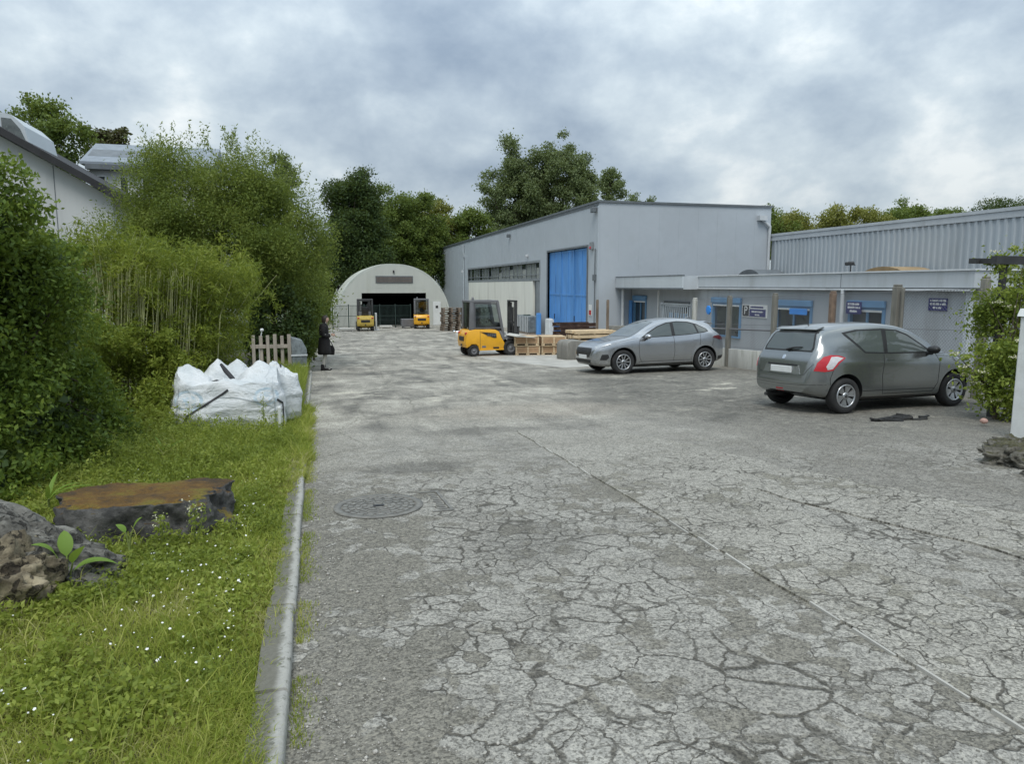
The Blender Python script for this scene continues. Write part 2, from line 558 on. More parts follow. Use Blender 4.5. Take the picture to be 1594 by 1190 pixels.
M['cream'] = mat('cream_panel', (.78, .77, .69), .55, var=.05, scale=.7, dirt=(.5, .49, .42), dirt_amt=.5, streak=True)
M['black'] = mat('black_plastic', (.018, .018, .018), .5, var=.2)
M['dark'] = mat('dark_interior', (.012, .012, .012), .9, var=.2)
M['glass'] = glassy('window_glass', (.03, .038, .04))
M['glass_car'] = glassy('car_glass', (.085, .10, .097), .03)
M['glass_pale'] = mat('dusty_glass', (.12, .135, .13), .2, var=.3, scale=1.6, dirt=(.20, .21, .20), dirt_amt=.5)
M['rubber'] = mat('rubber', (.022, .022, .022), .85, var=.25, dirt=(.07, .065, .055), dirt_amt=.5)
M['alloy'] = paint('alloy', (.42, .43, .44), .3, .7)
M['steel_dark'] = mat('dark_steel', (.055, .055, .055), .5, metal=.3, var=.25)
M['chrome'] = mat('chrome', (.75, .76, .77), .12, metal=1.0, var=.03)
M['silver'] = paint('silver_car_paint', (.42, .43, .44), .27, .85)
M['grey_car'] = paint('grey_car_paint', (.255, .268, .265), .25, .8)
M['red_lens'] = mat('red_lens', (.50, .02, .03), .15, var=.1, coat=.5)
M['clear_lens'] = mat('clear_lens', (.62, .60, .60), .1, var=.12, scale=30, coat=.8)
M['red_dark'] = mat('dark_red_lens', (.09, .012, .014), .12, var=.2, coat=.6)
M['head_lens'] = mat('headlamp_lens', (.28, .30, .32), .08, var=.3, scale=14, coat=.9)
M['yellow'] = mat('forklift_yellow', (.80, .40, .015), .42, var=.05, coat=.25, dirt=(.5, .25, .03), dirt_amt=.35)
M['yellow_old'] = mat('forklift_faded_yellow', (.50, .36, .07), .6, var=.15, scale=4, dirt=(.30, .20, .07), dirt_amt=.6)
M['fork_grey'] = mat('forklift_grey', (.10, .10, .105), .5, var=.15)
M['fork_grey2'] = mat('forklift_mid_grey', (.15, .15, .155), .5, var=.12)
M['wood_old'] = mat('old_wood', (.20, .155, .115), .85, var=.3, scale=5, bump=.3, streak=True, dirt=(.10, .08, .06), dirt_amt=.6)
M['wood_grey'] = mat('weathered_fence_wood', (.36, .315, .26), .85, var=.22, scale=6, bump=.3, streak=True, dirt=(.22, .19, .14), dirt_amt=.6)
M['wood_pale'] = mat('pale_timber', (.56, .43, .27), .8, var=.18, scale=5, bump=.2)
M['card'] = mat('brown_board', (.40, .255, .145), .85, var=.16, scale=4, dirt=(.32, .22, .13), dirt_amt=.5)
M['rust_beam'] = mat('brown_beam', (.075, .042, .032), .8, var=.3, scale=4, dirt=(.17, .12, .09), dirt_amt=.6)
M['hangar'] = mat('hangar_wall', (.50, .51, .46), .7, var=.05, scale=.8, dirt=(.44, .45, .37), dirt_amt=.5, streak=True)
M['hangar_roof'] = mat('hangar_roof', (.50, .52, .47), .6, var=.1, scale=.8, dirt=(.30, .33, .25), dirt_amt=.6)
M['green_metal'] = mat('dark_green_metal', (.025, .045, .038), .5, var=.2)
M['bark'] = mat('bark', (.085, .068, .048), .95, var=.35, scale=5, bump=.6)
M['culm'] = mat('bamboo_culm', (.33, .34, .15), .6, var=.3, scale=2)
M['house_wall'] = mat('house_wall', (.56, .57, .56), .85, var=.05, scale=.7, dirt=(.42, .43, .42), dirt_amt=.5, streak=True)
M['tile'] = mat('roof_dark', (.028, .028, .03), .8, var=.25)
M['slate'] = mat('roof_slate', (.22, .25, .28), .6, var=.12)
M['coat'] = mat('black_cloth', (.012, .011, .011), .9, var=.3)
M['skin'] = mat('skin', (.52, .34, .25), .55, var=.06)
M['stocking'] = mat('pale_legging', (.50, .48, .42), .8, var=.15)
M['hair'] = mat('dark_hair', (.03, .022, .016), .6, var=.3)
M['brass'] = mat('rooflight_brown', (.32, .22, .11), .5, var=.15)
M['strap'] = mat('black_strap', (.03, .03, .032), .8, var=.2)
M['bin'] = mat('grey_tarp', (.15, .17, .175), .6, var=.35, scale=6, dirt=(.32, .34, .34), dirt_amt=.5)
M['pink'] = mat('faded_pink', (.50, .30, .24), .6, var=.1)
M['white_flower'] = mat('white_petal', (.82, .82, .80), .7, var=.05)
M['cream_flower'] = mat('cream_petal', (.62, .60, .42), .8, var=.15)
M['pebble'] = mat('pebble', (.36, .34, .30), .9, var=.4, scale=25)

M['l_hedge'] = leafmat('hedge_leaf', [(.045, .085, .015), (.095, .155, .026), (.155, .23, .036), (.26, .33, .06)], .4)
M['l_bamboo'] = leafmat('bamboo_leaf', [(.10, .145, .022), (.165, .215, .03), (.24, .285, .04), (.33, .36, .07)], .42)
M['l_willow'] = leafmat('willow_leaf', [(.085, .125, .028), (.14, .195, .038), (.205, .26, .052), (.30, .34, .09)], .42)
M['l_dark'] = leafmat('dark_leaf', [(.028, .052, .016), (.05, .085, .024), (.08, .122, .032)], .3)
M['l_mid'] = leafmat('mid_leaf', [(.08, .12, .028), (.13, .185, .04), (.20, .255, .06)], .38)
M['l_poplar'] = leafmat('poplar_leaf', [(.095, .13, .055), (.155, .20, .085), (.23, .275, .13)], .35)
M['l_copper'] = leafmat('copper_leaf', [(0.051, 0.038, 0.020), (0.070, 0.064, 0.026), (0.077, 0.096, 0.028)], .2)
M['l_yellow'] = leafmat('yellow_green_leaf', [(0.141, 0.160, 0.038), (0.230, 0.237, 0.054), (0.320, 0.314, 0.090)], .35)
M['l_elder'] = leafmat('elder_leaf', [(0.096, 0.147, 0.028), (0.179, 0.243, 0.041), (0.282, 0.346, 0.058), (0.435, 0.474, 0.128)], .42)
M['l_weed'] = leafmat('weed_leaf', [(.16, .21, .04), (.265, .325, .055), (.39, .43, .09)], .48)
M['l_grass'] = leafmat('grass_blade', [(.15, .21, .036), (.25, .315, .05), (.35, .40, .065), (.47, .47, .13), (.56, .51, .28)], .48)
M['l_broad'] = leafmat('broad_leaf', [(0.154, 0.256, 0.038), (0.205, 0.320, 0.051)], .35)
M['l_stem'] = mat('green_stem', (.16, .20, .05), .7, var=.25)


def stone_mat(name, c0, c1, crev, moss=None, pits=0.0):
    m, k = new_mat(name)
    P = k.n('ShaderNodeTexCoord').outputs['Object']
    n1 = k.noise(P, 5, 9, .68)
    n2 = k.noise(P, 22, 6, .65)
    c = k.mix(k.step(n1, .35, .66), c0, c1)
    c = k.mix(k.step(n2, .56, .7, 0, .6), c, crev)
    h = k.math('ADD', n1, k.math('MULTIPLY', n2, .5))
    if pits:
        pn = k.noise(k.vmath('MULTIPLY', P, (1, 1, .75)), 11, 6, .62, dist=.8)
        pt = k.step(pn, .47, .40)
        c = k.mix(k.math('MULTIPLY', pt, pits), c, crev)  # pit hollows darkened too: their inner shade put into the colour
        h = k.math('SUBTRACT', h, k.math('MULTIPLY', pt, 1.4))
    if moss:
        nz = k.n('ShaderNodeSeparateXYZ', i_0=k.n('ShaderNodeNewGeometry').outputs['Normal']).outputs[2]
        mm = k.step(k.math('ADD', nz, k.math('MULTIPLY', k.math('SUBTRACT', n1, .5), 1.6)), .62, .95)
        mc = k.ramp(k.noise(P, 2.2, 8, .72), [(.38, moss[0]), (.49, moss[1]), (.60, moss[2])])
        mc = k.mix(.8, mc, k.ramp(k.noise(P, 60, 4, .7), [(.3, .55), (.7, 1.35)]), 'MULTIPLY')
        c = k.mix(mm, c, mc)
        h = k.math('ADD', h, k.math('MULTIPLY', mm, k.math('MULTIPLY', k.noise(P, 55, 5, .75), 1.6)))
    bp = k.n('ShaderNodeBump', i_Strength=.9, i_Distance=.03, i_Height=h)
    return finish(m, k, Base_Color=c, Roughness=.92, Normal=bp.outputs[0])


M['boulder'] = stone_mat('boulder_stone', (.035, .034, .033), (.13, .125, .115), (.012, .012, .011), [(.09, .055, .02), (.22, .115, .02), (.225, .18, .025)])
M['rock'] = stone_mat('rough_limestone', (.095, .075, .045), (.34, .285, .185), (.022, .016, .009), None, .85)
M['rock_grey'] = stone_mat('grey_limestone', (.075, .07, .058), (.23, .22, .19), (.018, .016, .012), None, .5)
M['masonry'] = stone_mat('broken_masonry', (.07, .065, .05), (.24, .225, .19), (.02, .018, .012), [(.05, .05, .015), (.12, .11, .05), (.2, .19, .15)])

# ------------------------------------------------------------------ ground
def strip_sheet(name, x0f, x1f, ys, nx, zf, m, kind='structure', lift=0.0):
    vs, fs = [], []
    for y in ys:
        a, b = x0f(y), x1f(y)
        for i in range(nx + 1):
            x = a + (b - a) * i / nx
            vs.append((x, y, zf(x, y) + lift))
    n = nx + 1
    for j in range(len(ys) - 1):
        for i in range(nx):
            fs.append((j * n + i, j * n + i + 1, (j + 1) * n + i + 1, (j + 1) * n + i))
    bb = B().add(vs, fs)
    o = bb.obj(name, m, recalc=False)
    o['kind'] = kind
    return o


strip_sheet('ground', lambda y: -500, lambda y: 500, [-300, -20, 0, 26, 70, 900], 2, lambda x, y: g(y), M['land'], lift=-.06)
strip_sheet('yard_asphalt', lambda y: -.26, lambda y: 30, [-8, 0, 8, 16, 26, 40, 55, 70], 4, lambda x, y: g(y), M['yard'])
strip_sheet('verge_soil', lambda y: -14, lambda y: -.40, [-2 + .25 * i for i in range(130)], 44, vz, M['soil'], lift=-.02)
# right-hand lane: a slab of newer surfacing whose edge stands 12 mm proud along the joint
def ragged(pts, amp=.05, step=.15, seed=0):
    out = []
    n = len(pts)
    for i in range(n):
        p, q = Vector((*pts[i], 0)), Vector((*pts[(i + 1) % n], 0))
        m_ = max(1, int((q - p).length / step))
        for j in range(m_):
            t = p.lerp(q, j / m_)
            d = mn.noise((t.x * 2.3 + seed, t.y * 2.3, .5)) * amp + mn.noise((t.x * 9 + seed, t.y * 9, 2.5)) * amp * .5
            nn = Vector((-(q - p).y, (q - p).x, 0)).normalized()
            out.append((t.x + nn.x * d, t.y + nn.y * d))
    return out


def plate(name, poly, m, lift, kind='structure'):
    """thin flat slab lying on the sloping yard"""
    # split at the change of slope so that it stays on the ground
    vs2 = [Vector(p) for p in poly]
    n = len(vs2)
    xs = [p[0] for p in poly]; ys = [p[1] for p in poly]
    inner = [Vector((x, y)) for x in np.arange(min(xs), max(xs), .8) for y in np.arange(min(ys), max(ys), .8)]
    r = delaunay_2d_cdt(vs2 + inner, [], [list(range(n))], 1, 1e-4)
    P2, F = r[0], r[2]
    orig = r[3]
    b = B()
    b.add([(p.x, p.y, g(p.y) + lift) for p in P2], F)
    idx = {}
    b.add([(p[0], p[1], g(p[1]) + lift) for p in poly] + [(p[0], p[1], g(p[1]) - .02) for p in poly], [(i, (i + 1) % n, (i + 1) % n + n, i + n) for i in range(n)])
    o = b.obj(name, m)
    o['kind'] = kind
    return o


slab_pts = ragged([(2.77, -4), (2.77, 10.0)], .012, .2, 3)[:-1]
slab_poly = [(2.77 + .02 * mn.noise((0, y * 1.7, 0)), y) for y in np.arange(-4, 10.0, .2)]
slab_poly += ragged([(2.8, 10.0), (3.6, 9.75), (4.3, 9.0), (4.62, 8.3), (5.0, 6.5), (5.6, 4.8), (6.6, 2.2), (7.0, -4)], .10, .2, 5)[:-20]
plate('lane_slab', slab_poly, M['slab'], .014)
plate('concrete_apron', ragged([(5.9, 27.6), (6.5, 23.6), (7.4, 20.9), (10, 21.3), (13.4, 22.5), (13.4, 46), (8.6, 46)], .16, .5, 2), M['apron'], .008)
# pale strip along the joint: highlight of the exposed edge put into colour
eb = B()
for y in np.arange(-1, 9.4, .42):
    x = 2.765 + .02 * mn.noise((0, y * 1.7, 0))
    if mn.noise((y * 1.9, 4.4, 0)) > -.12:
        eb.box(x - .010, x + .004, y, y + .30 + .1 * mn.noise((y * 3, 1, 0)), g(y) - .02, g(y + .2) + .018)
tag(eb.obj('joint_edge_highlight', M['apron']), kind='structure')

# kerb ---------------------------------------------------------------
kerb = thing('kerb', None, None, (0, 0, 0)); kerb['kind'] = 'structure'
y = 1.25
while y < 22:
    L = random.uniform(.96, 1.04)
    yc, dz, dx = y + L / 2, random.uniform(-.010, .010), random.uniform(-.005, .005)
    kb = B()
    hw, hl = .075, L / 2 - .006
    kb.prism([(-hw, -.22), (hw, -.22), (hw, .020), (hw - .010, .035), (hw - .022, .039), (-hw, .036)], -hl, hl)
    me = kb.mesh('kerb_stone', bevel=.008)
    bm = bmesh.new(); bm.from_mesh(me)
    bmesh.ops.subdivide_edges(bm, edges=[e for e in bm.edges if e.calc_length() > .3], cuts=10)
    for v in bm.verts:
        v.co += Vector((mn.noise((v.co.x * 9, v.co.y * 9 + yc * 7, v.co.z * 9)) * .005, 0, mn.noise((v.co.x * 7, v.co.y * 7 + yc * 5, 3)) * .008 - .02 * max(0, mn.noise((1, v.co.y * 14 + yc * 3, 9)) - .35)))
    bm.to_mesh(me); bm.free()
    o = link('kerb_stone', me, M['kerb'], kerb, (-.250 + dx, yc, g(yc) + .022 + dz), (math.atan(-.037) + random.uniform(-.008, .008), random.uniform(-.03, .03), random.uniform(-.008, .008)))
    y += L

# pebbles washed against the kerb and over the grit
pv, pf = [], []
oct_v = np.array([(1, 0, 0), (-1, 0, 0), (0, 1, 0), (0, -1, 0), (0, 0, 1), (0, 0, -1)], float)
oct_f = np.array([(0, 2, 4), (2, 1, 4), (1, 3, 4), (3, 0, 4), (2, 0, 5), (1, 2, 5), (3, 1, 5), (0, 3, 5)])
cnt = 0
for i in range(3600):
    yy = 1.8 + 11 * rng.random() ** 1.8
    xx = -.15 + abs(rng.normal()) * .30 if i < 2300 else rng.random() * 5.5
    s_ = .0035 + .006 * rng.random() ** 3 + (.008 if rng.random() < .02 else 0)
    v = oct_v * s_ * (.7 + .6 * rng.random((6, 1))) * np.array([1, 1, .6])
    a_ = rng.random() * 6.28
    v = v @ np.array([[math.cos(a_), -math.sin(a_), 0], [math.sin(a_), math.cos(a_), 0], [0, 0, 1]])
    pv.append(v + np.array([xx, yy, g(yy) + s_ * .35 + (.014 if xx > 2.8 else 0)])); pf.append(oct_f + 6 * cnt); cnt += 1
tag(np_mesh('pebbles', np.concatenate(pv), None, M['pebble'], tris=np.concatenate(pf)), 'loose pale grit and pebbles lying along the kerb', 'gravel', kind='stuff')

# manhole ----------------------------------------------------------------
mh = thing('manhole_cover', 'round cast iron manhole cover set in the cracked asphalt by the kerb', 'manhole cover', (.49, 6.42, g(6.42)), .04, slope=True)
fr = B()
fr.lathe([(.40, .004), (.40, .012), (.335, .012), (.335, -.01)], 'z', n=48)
fr.obj('ring', M['iron'], mh)
sq = B()
sq.box(.43, .62, -.36, -.33, -.02, .010).box(.59, .62, -.33, .33, -.02, .010).box(.43, .62, .33, .36, -.02, .010)
for i in range(9):
    sq.box(.50 + .012 * (i % 2), .57, -.29 + i * .065, -.255 + i * .065, -.02, .007)
sq.obj('square_frame', M['iron'], mh)
ld = B()
ld.lathe([(.0, .004), (.325, .004), (.325, -.02)], 'z', n=48)
for rr in (.07, .13, .19, .25, .30):
    nseg = int(rr * 70)
    for q in range(nseg):
        a0 = 2 * math.pi * (q + .12 + .5 * (int(rr * 100) % 2)) / nseg
        a1 = a0 + 2 * math.pi / nseg * .72
        vs = [(r_ * math.cos(t), r_ * math.sin(t), z) for z in (.003, .011) for r_, t in ((rr - .02, a0), (rr + .02, a0), (rr + .02, a1), (rr - .02, a1))]
        ld.add(vs, [(4, 5, 6, 7), (0, 1, 5, 4), (1, 2, 6, 5), (2, 3, 7, 6), (3, 0, 4, 7)])
ld.obj('lid', M['iron'], mh)
hb = B(); hb.box(-.05, .05, -.022, .022, .004, .013); hb.obj('lifting_slot', M['black'], mh)
# broken bits of black rubber on the lot
rb = B()
for i in range(16):
    a_, d_ = random.uniform(0, 6.28), random.uniform(0, 1) ** .5
    c_ = Vector((d_ * .5 * math.cos(a_), d_ * .16 * math.sin(a_), .012))
    mtx = Matrix.Translation(c_) @ Matrix.Rotation(random.uniform(-.5, .5), 4, 'Z') @ Matrix.Rotation(random.uniform(-.3, .3), 4, 'Y')
    rb.box(-random.uniform(.05, .16), random.uniform(.05, .16), -.02, random.uniform(.02, .05), -.01, random.uniform(.012, .035), mat=mtx, bev=.006)
tag(rb.obj('rubble_patch', M['rubber'], loc=(8.85, 9.15, g(9.15))), 'low scatter of black broken pieces on the asphalt beside the dark grey hatchback', 'rubble', kind='stuff')
# ------------------------------------------------------------------ main hall
XF, YC, YE, XE, ZT = 13.65, 33.93, 83.0, 23.42, 5.83
hall = thing('industrial_hall', 'large grey metal clad hall with a tall blue sliding door', 'hall', (XF, YC, -1.1))
def H(b, name, m, parent=None, **kw):
    o = b.obj(name, m, parent or hall, **kw)
    if not parent: o.location = (-XF, -YC, 1.1)
    return o
T_ = .3
wl = B()
GZ = -2.2
dY0, dY1, dZ = 35.35, 41.95, 3.74          # blue door opening
wY0, wY1, wZ0, wZ1 = 43.6, 65.5, 2.22, 3.2  # strip window
pY1 = 65.3
x0, x1 = XF, XF + T_
wl.box(x0, x1, YC, dY0, GZ, ZT)
wl.box(x0, x1, dY0, dY1, dZ, ZT)
wl.box(x0, x1, dY1, wY0, GZ, ZT)
wl.box(x0, x1, wY0, wY1, wZ1, ZT)
wl.box(x0, x1, wY1, YE, GZ, ZT)
wl.box(x1, XE, YC, YC + T_, GZ, ZT)
wl.box(XE - T_, XE, YC + T_, YE, GZ, ZT)
wl.box(x1, XE - T_, YE - T_, YE, GZ, ZT)
H(wl, 'wall', M['clad'])
# faint standing seams of the cladding sheets
sb = B()
yy = YC + 1.05
while yy < YE:
    if not (dY0 - .1 < yy < dY1 + .1) and not (wY0 - .1 < yy < wY1 + .1):
        sb.box(XF - .006, XF + .02, yy, yy + .018, -1.9, ZT - .1)
    else:
        sb.box(XF - .006, XF + .02, yy, yy + .018, (dZ if yy < dY1 + .1 else wZ1) + .12, ZT - .1)
    yy += 1.1
xx = XF + 1.1
while xx < XE:
    sb.box(xx, xx + .018, YC - .006, YC + .02, -1.9, ZT - .1)
    xx += 1.1
tag(H(sb, 'cladding_seams', M['clad']), kind='stuff')
rf = B(); rf.box(XF + .05, XE - .05, YC + .05, YE - .05, ZT - .12, ZT - .02); H(rf, 'roof', M['tile'])
cp = B()
cp.box(XF - .07, XF + .34, YC - .07, YE + .07, ZT, ZT + .10).box(XF + .34, XE + .07, YC - .07, YC + .34, ZT, ZT + .10)
cp.box(XF - .03, XF + .01, YC - .03, YE, ZT - .14, ZT)
H(cp, 'roof_coping', M['trim'])
ct = B(); ct.box(XF - .025, XF + .06, YC - .025, YC + .06, GZ, ZT - .15); H(ct, 'corner_trim', M['clad2'])
# blue sliding door
dr = B()
dr.box(XF - .05, XF + .16, dY0 - .10, dY0, -1.4, dZ + .10).box(XF - .05, XF + .16, dY1, dY1 + .12, -1.4, dZ + .10)
dr.box(XF - .05, XF + .16, dY0, dY1, dZ, dZ + .10)
door = H(dr, 'sliding_door', M['trim'])
nl = 6
lw = (dY1 - dY0) / nl
for i in range(nl):
    lb = B()
    a0, a1 = dY0 + i * lw + .02, dY0 + (i + 1) * lw - .02
    px = XF + .10 + (.035 if i % 2 else 0)
    lb.box(px, px + .06, a0, a1, -1.32, dZ - .02)
    lb.box(px - .03, px, a0, a0 + .09, -1.32, dZ - .02).box(px - .03, px, a1 - .09, a1, -1.32, dZ - .02)
    for z in (-1.3, 1.2, dZ - .14):
        lb.box(px - .028, px, a0 + .09, a1 - .09, z, z + .10)
    for q in range(1, 4):
        yq = a0 + .09 + (a1 - a0 - .18) * q / 4
        lb.box(px - .008, px, yq - .012, yq + .012, -1.2, dZ - .14)
    lo = lb.obj('door_leaf', M['blue'], door)
    if i in (1, 4):
        hb = B(); hb.box(px - .07, px - .03, a1 - .07, a1 - .03, -.2, .1)
        # handle belongs to the leaf's door
        hb.obj('door_handle', M['black'], door)
# strip window over the cream panel
fr = B()
fr.box(XF - .05, XF + .2, wY0 - .12, wY1 + .12, wZ1, wZ1 + .14).box(XF - .04, XF + .2, wY0 - .1, wY1 + .1, wZ0 - .16, wZ0)
fr.box(XF - .04, XF + .2, wY0 - .12, wY0, wZ0, wZ1).box(XF - .04, XF + .2, wY1, wY1 + .12, wZ0, wZ1)
ng = 20
for i in range(1, ng):
    yq = wY0 + (wY1 - wY0) * i / ng
    fr.box(XF + .06, XF + .14, yq - .03, yq + .03, wZ0, wZ1)
fr.box(XF + .03, XF + .12, wY0, wY1, wZ0 + .22, wZ0 + .26)
win = H(fr, 'window_strip', M['clad_dark'])
for i in range(ng):
    a0, a1 = wY0 + (wY1 - wY0) * i / ng + .036, wY0 + (wY1 - wY0) * (i + 1) / ng - .036
    gb = B(); gb.box(XF + .09, XF + .10, a0, a1, wZ0, wZ0 + .219); gb.box(XF + .09, XF + .10, a0, a1, wZ0 + .261, wZ1)
    gb.obj('pane', M['glass_pale'] if i % 3 else M['glass'], win)
# cream sandwich panels closing the opening below
pn = (pY1 - 45.0) / 4
for i in range(4):
    pb = B(); pb.box(XF - .03, XF + .12, 45.0 + i * pn + .012, 45.0 + (i + 1) * pn - .012, -2.0, wZ0 - .17)
    H(pb, 'cream_panel', M['cream'])
pb = B(); pb.box(XF + .12, XF + .2, wY0, 45.0, -2.0, wZ0 - .17); H(pb, 'recess', M['trim'])
pb = B(); pb.box(XF - .03, XF + .10, wY0 + .02, wY0 + .62, -2.0, wZ0 - .2); H(pb, 'side_door', M['clad_dark'])
# pipes, lamps, boxes on the facade
def wallpipe(b, x, y, z0, z1, r=.055):
    b.tube([(x, y, z0), (x, y, z1)], r, 10)
dp = B(); wallpipe(dp, XF - .09, 67.3, -1.5, 5.6, .07)
dp.box(XF - .17, XF, 67.15, 67.45, 4.4, 4.75)
H(dp, 'downpipe', M['clad2'])
dp = B(); wallpipe(dp, XE - .12, YC - .10, 1.9, 4.7, .075)
dp.tube([(XE - .12, YC - .10, 4.7), (XE - .12, YC - .12, 4.85), (XE - .55, YC - .15, 5.15), (XE - .62, YC - .05, 5.25)], .075, 10)
dp.box(XE - .85, XE - .4, YC - .28, YC, 5.15, 5.4)
H(dp, 'downpipe', M['plastic_grey'])
dp = B(); wallpipe(dp, XF - .05, 34.2, -1.2, 3.6, .025)
dp.box(XF - .12, XF, 34.1, 34.35, 2.0, 2.3)
H(dp, 'cable_duct', M['trim'])
for (yy, zz, s_) in ((50.75, 5.33, .18), (34.25, 5.52, .2), (46.2, 3.72, .13), (67.6, 3.1, .2)):
    lb = B(); lb.box(XF - .05, XF, yy - .06, yy + .06, zz - .1, zz + .1).box(XF - .05 - s_, XF - .05, yy - s_, yy + s_, zz - s_ * .8, zz + s_ * .5, bev=.03)
    H(lb, 'wall_lamp', M['plastic_grey'] if zz < 5 else M['trim'])
ab = B(); ab.box(XF - .14, XF, 34.5, 34.8, 3.55, 3.95, bev=.03); H(ab, 'alarm_siren', M['clad_dark'])
ab2 = B(); ab2.box(XF - .16, XF - .14, 34.54, 34.76, 3.6, 3.72); H(ab2, 'alarm_lens', M['red_lens'])
# red and white notice by the door
nb = B(); nb.box(XF - .035, XF - .007, 34.6, 35.0, .22, .78); n_ = nb.obj('notice', M['white'])
tag(n_, 'small white notice with red lower half right of the blue sliding door', 'notice')
nb = B(); nb.box(XF - .04, XF - .035, 34.65, 34.95, .26, .50); nb.obj('red_print', M['red_lens'], n_)

# ------------------------------------------------------------------ corrugated shed behind the office
shed = thing('corrugated_shed', 'long shed wall of grey corrugated sheet rising behind the low office', 'shed', (23.46, 6, -.6))
def prof(y0, y1, p=.30):
    pts, y = [], y0
    while y < y1 - .02:
        for dy, dx in ((0, 0), (p * .42, 0), (p * .55, -.05), (p * .87, -.05)):
            pts.append((y + dy, dx))
        y += p
    pts.append((y1, 0))
    return pts
XW = 23.50
# each sheet is a piece about a metre wide
y = 6.0
while y < 33.5:
    cb = B(); pts = prof(y, min(y + 1.2, 33.9))
    vs = [(XW + dx, yy, z) for yy, dx in pts for z in (-1.5, 4.34)]
    fs = [(2 * i, 2 * i + 2, 2 * i + 3, 2 * i + 1) for i in range(len(pts) - 1)]
    cb.add(vs, fs)
    o = cb.obj('wall_sheet', M['clad2'], shed); o.location = (-23.46, -6, .6)
    y += 1.2
b = B(); b.box(XW + .02, XW + .3, 6, 33.9, -1.5, 4.3); b.box(XW + .3, XW + 12, 6.02, 33.8, 4.1, 4.25)
b.box(XW + .3, XW + 12, 6, 6.3, -1.5, 4.1)
o = b.obj('backing_wall', M['clad2'], shed); o.location = (-23.46, -6, .6)
b = B(); b.box(XW - .10, XW + .1, 5.9, 33.9, 4.34, 4.46).box(XW - .07, XW - .052, 5.9, 33.9, 4.10, 4.34)
o = b.obj('roof_edge', M['fascia'], shed); o.location = (-23.46, -6, .6)

# ------------------------------------------------------------------ low office
XO, Y0, Y1, XP, YP = 15.5, 14.2, 33.9, 14.62, 27.05
off = thing('low_office', 'low flat roofed grey office with blue framed windows behind the wire fence', 'office', (XO, Y0, -.6))
def O(b, name, m, parent=None, **kw):
    o = b.obj(name, m, parent or off, **kw)
    if not parent: o.location = (-XO, -Y0, .6)
    return o
ops = [(16.95, 18.25, .25, 1.05), (20.05, 21.85, .25, 1.0), (24.1, 26.0, -.18, 1.02), (28.0, 30.2, -.25, 1.0), (32.2, 33.5, -1.05, 1.0)]  # y0,y1,z0,z1
wl = B(); prev = Y0
for (a0, a1, z0, z1) in ops:
    wl.box(XO, XO + .25, prev, a0, -1.4, 1.64)
    wl.box(XO, XO + .25, a0, a1, z1, 1.64)
    wl.box(XO, XO + .25, a0, a1, -1.4, z0)
    prev = a1
wl.box(XO, XO + .25, prev, Y1, -1.4, 1.64)
wl.box(XO + .25, 23.3, Y0, Y0 + .25, -1.4, 1.64)
O(wl, 'wall', M['render'])
q = B(); q.box(XO - .012, XO + .10, Y0 - .012, Y0 + .11, -1.2, 1.63); O(q, 'corner_strip', M['fascia_pale'])
fb = B()
fb.box(15.37, 15.43, Y0 - .2, YP, 1.70, 2.12).box(15.43, 23.3, Y0 - .2, Y0 - .14, 1.70, 2.12)
O(fb, 'fascia', M['fascia'])
# upstand joints of the fascia sheets
fj = B()
for yy in (18.6,):
    fj.box(15.362, 15.372, yy, yy + .012, 1.70, 2.12)
O(fj, 'fascia_joint', M['trim'])
cp = B(); cp.box(15.33, 15.47, Y0 - .24, YP - .0, 2.12, 2.16).box(15.47, 23.3, Y0 - .24, Y0 - .1, 2.12, 2.16); O(cp, 'roof_edge', M['gutter'])
gt = B(); gt.box(15.30, 15.42, Y0 - .2, YP, 1.62, 1.67); O(gt, 'gutter', M['gutter'])
gs = B(); gs.box(15.40, 15.9, Y0 - .15, YP, 1.672, 1.70).box(15.43, 15.5, Y0 - .1, Y1, 1.64, 1.67); O(gs, 'soffit', M['trim'])
rf = B(); rf.box(15.45, 23.3, Y0 - .12, Y1, 1.72, 2.05); O(rf, 'roof', M['tile'])
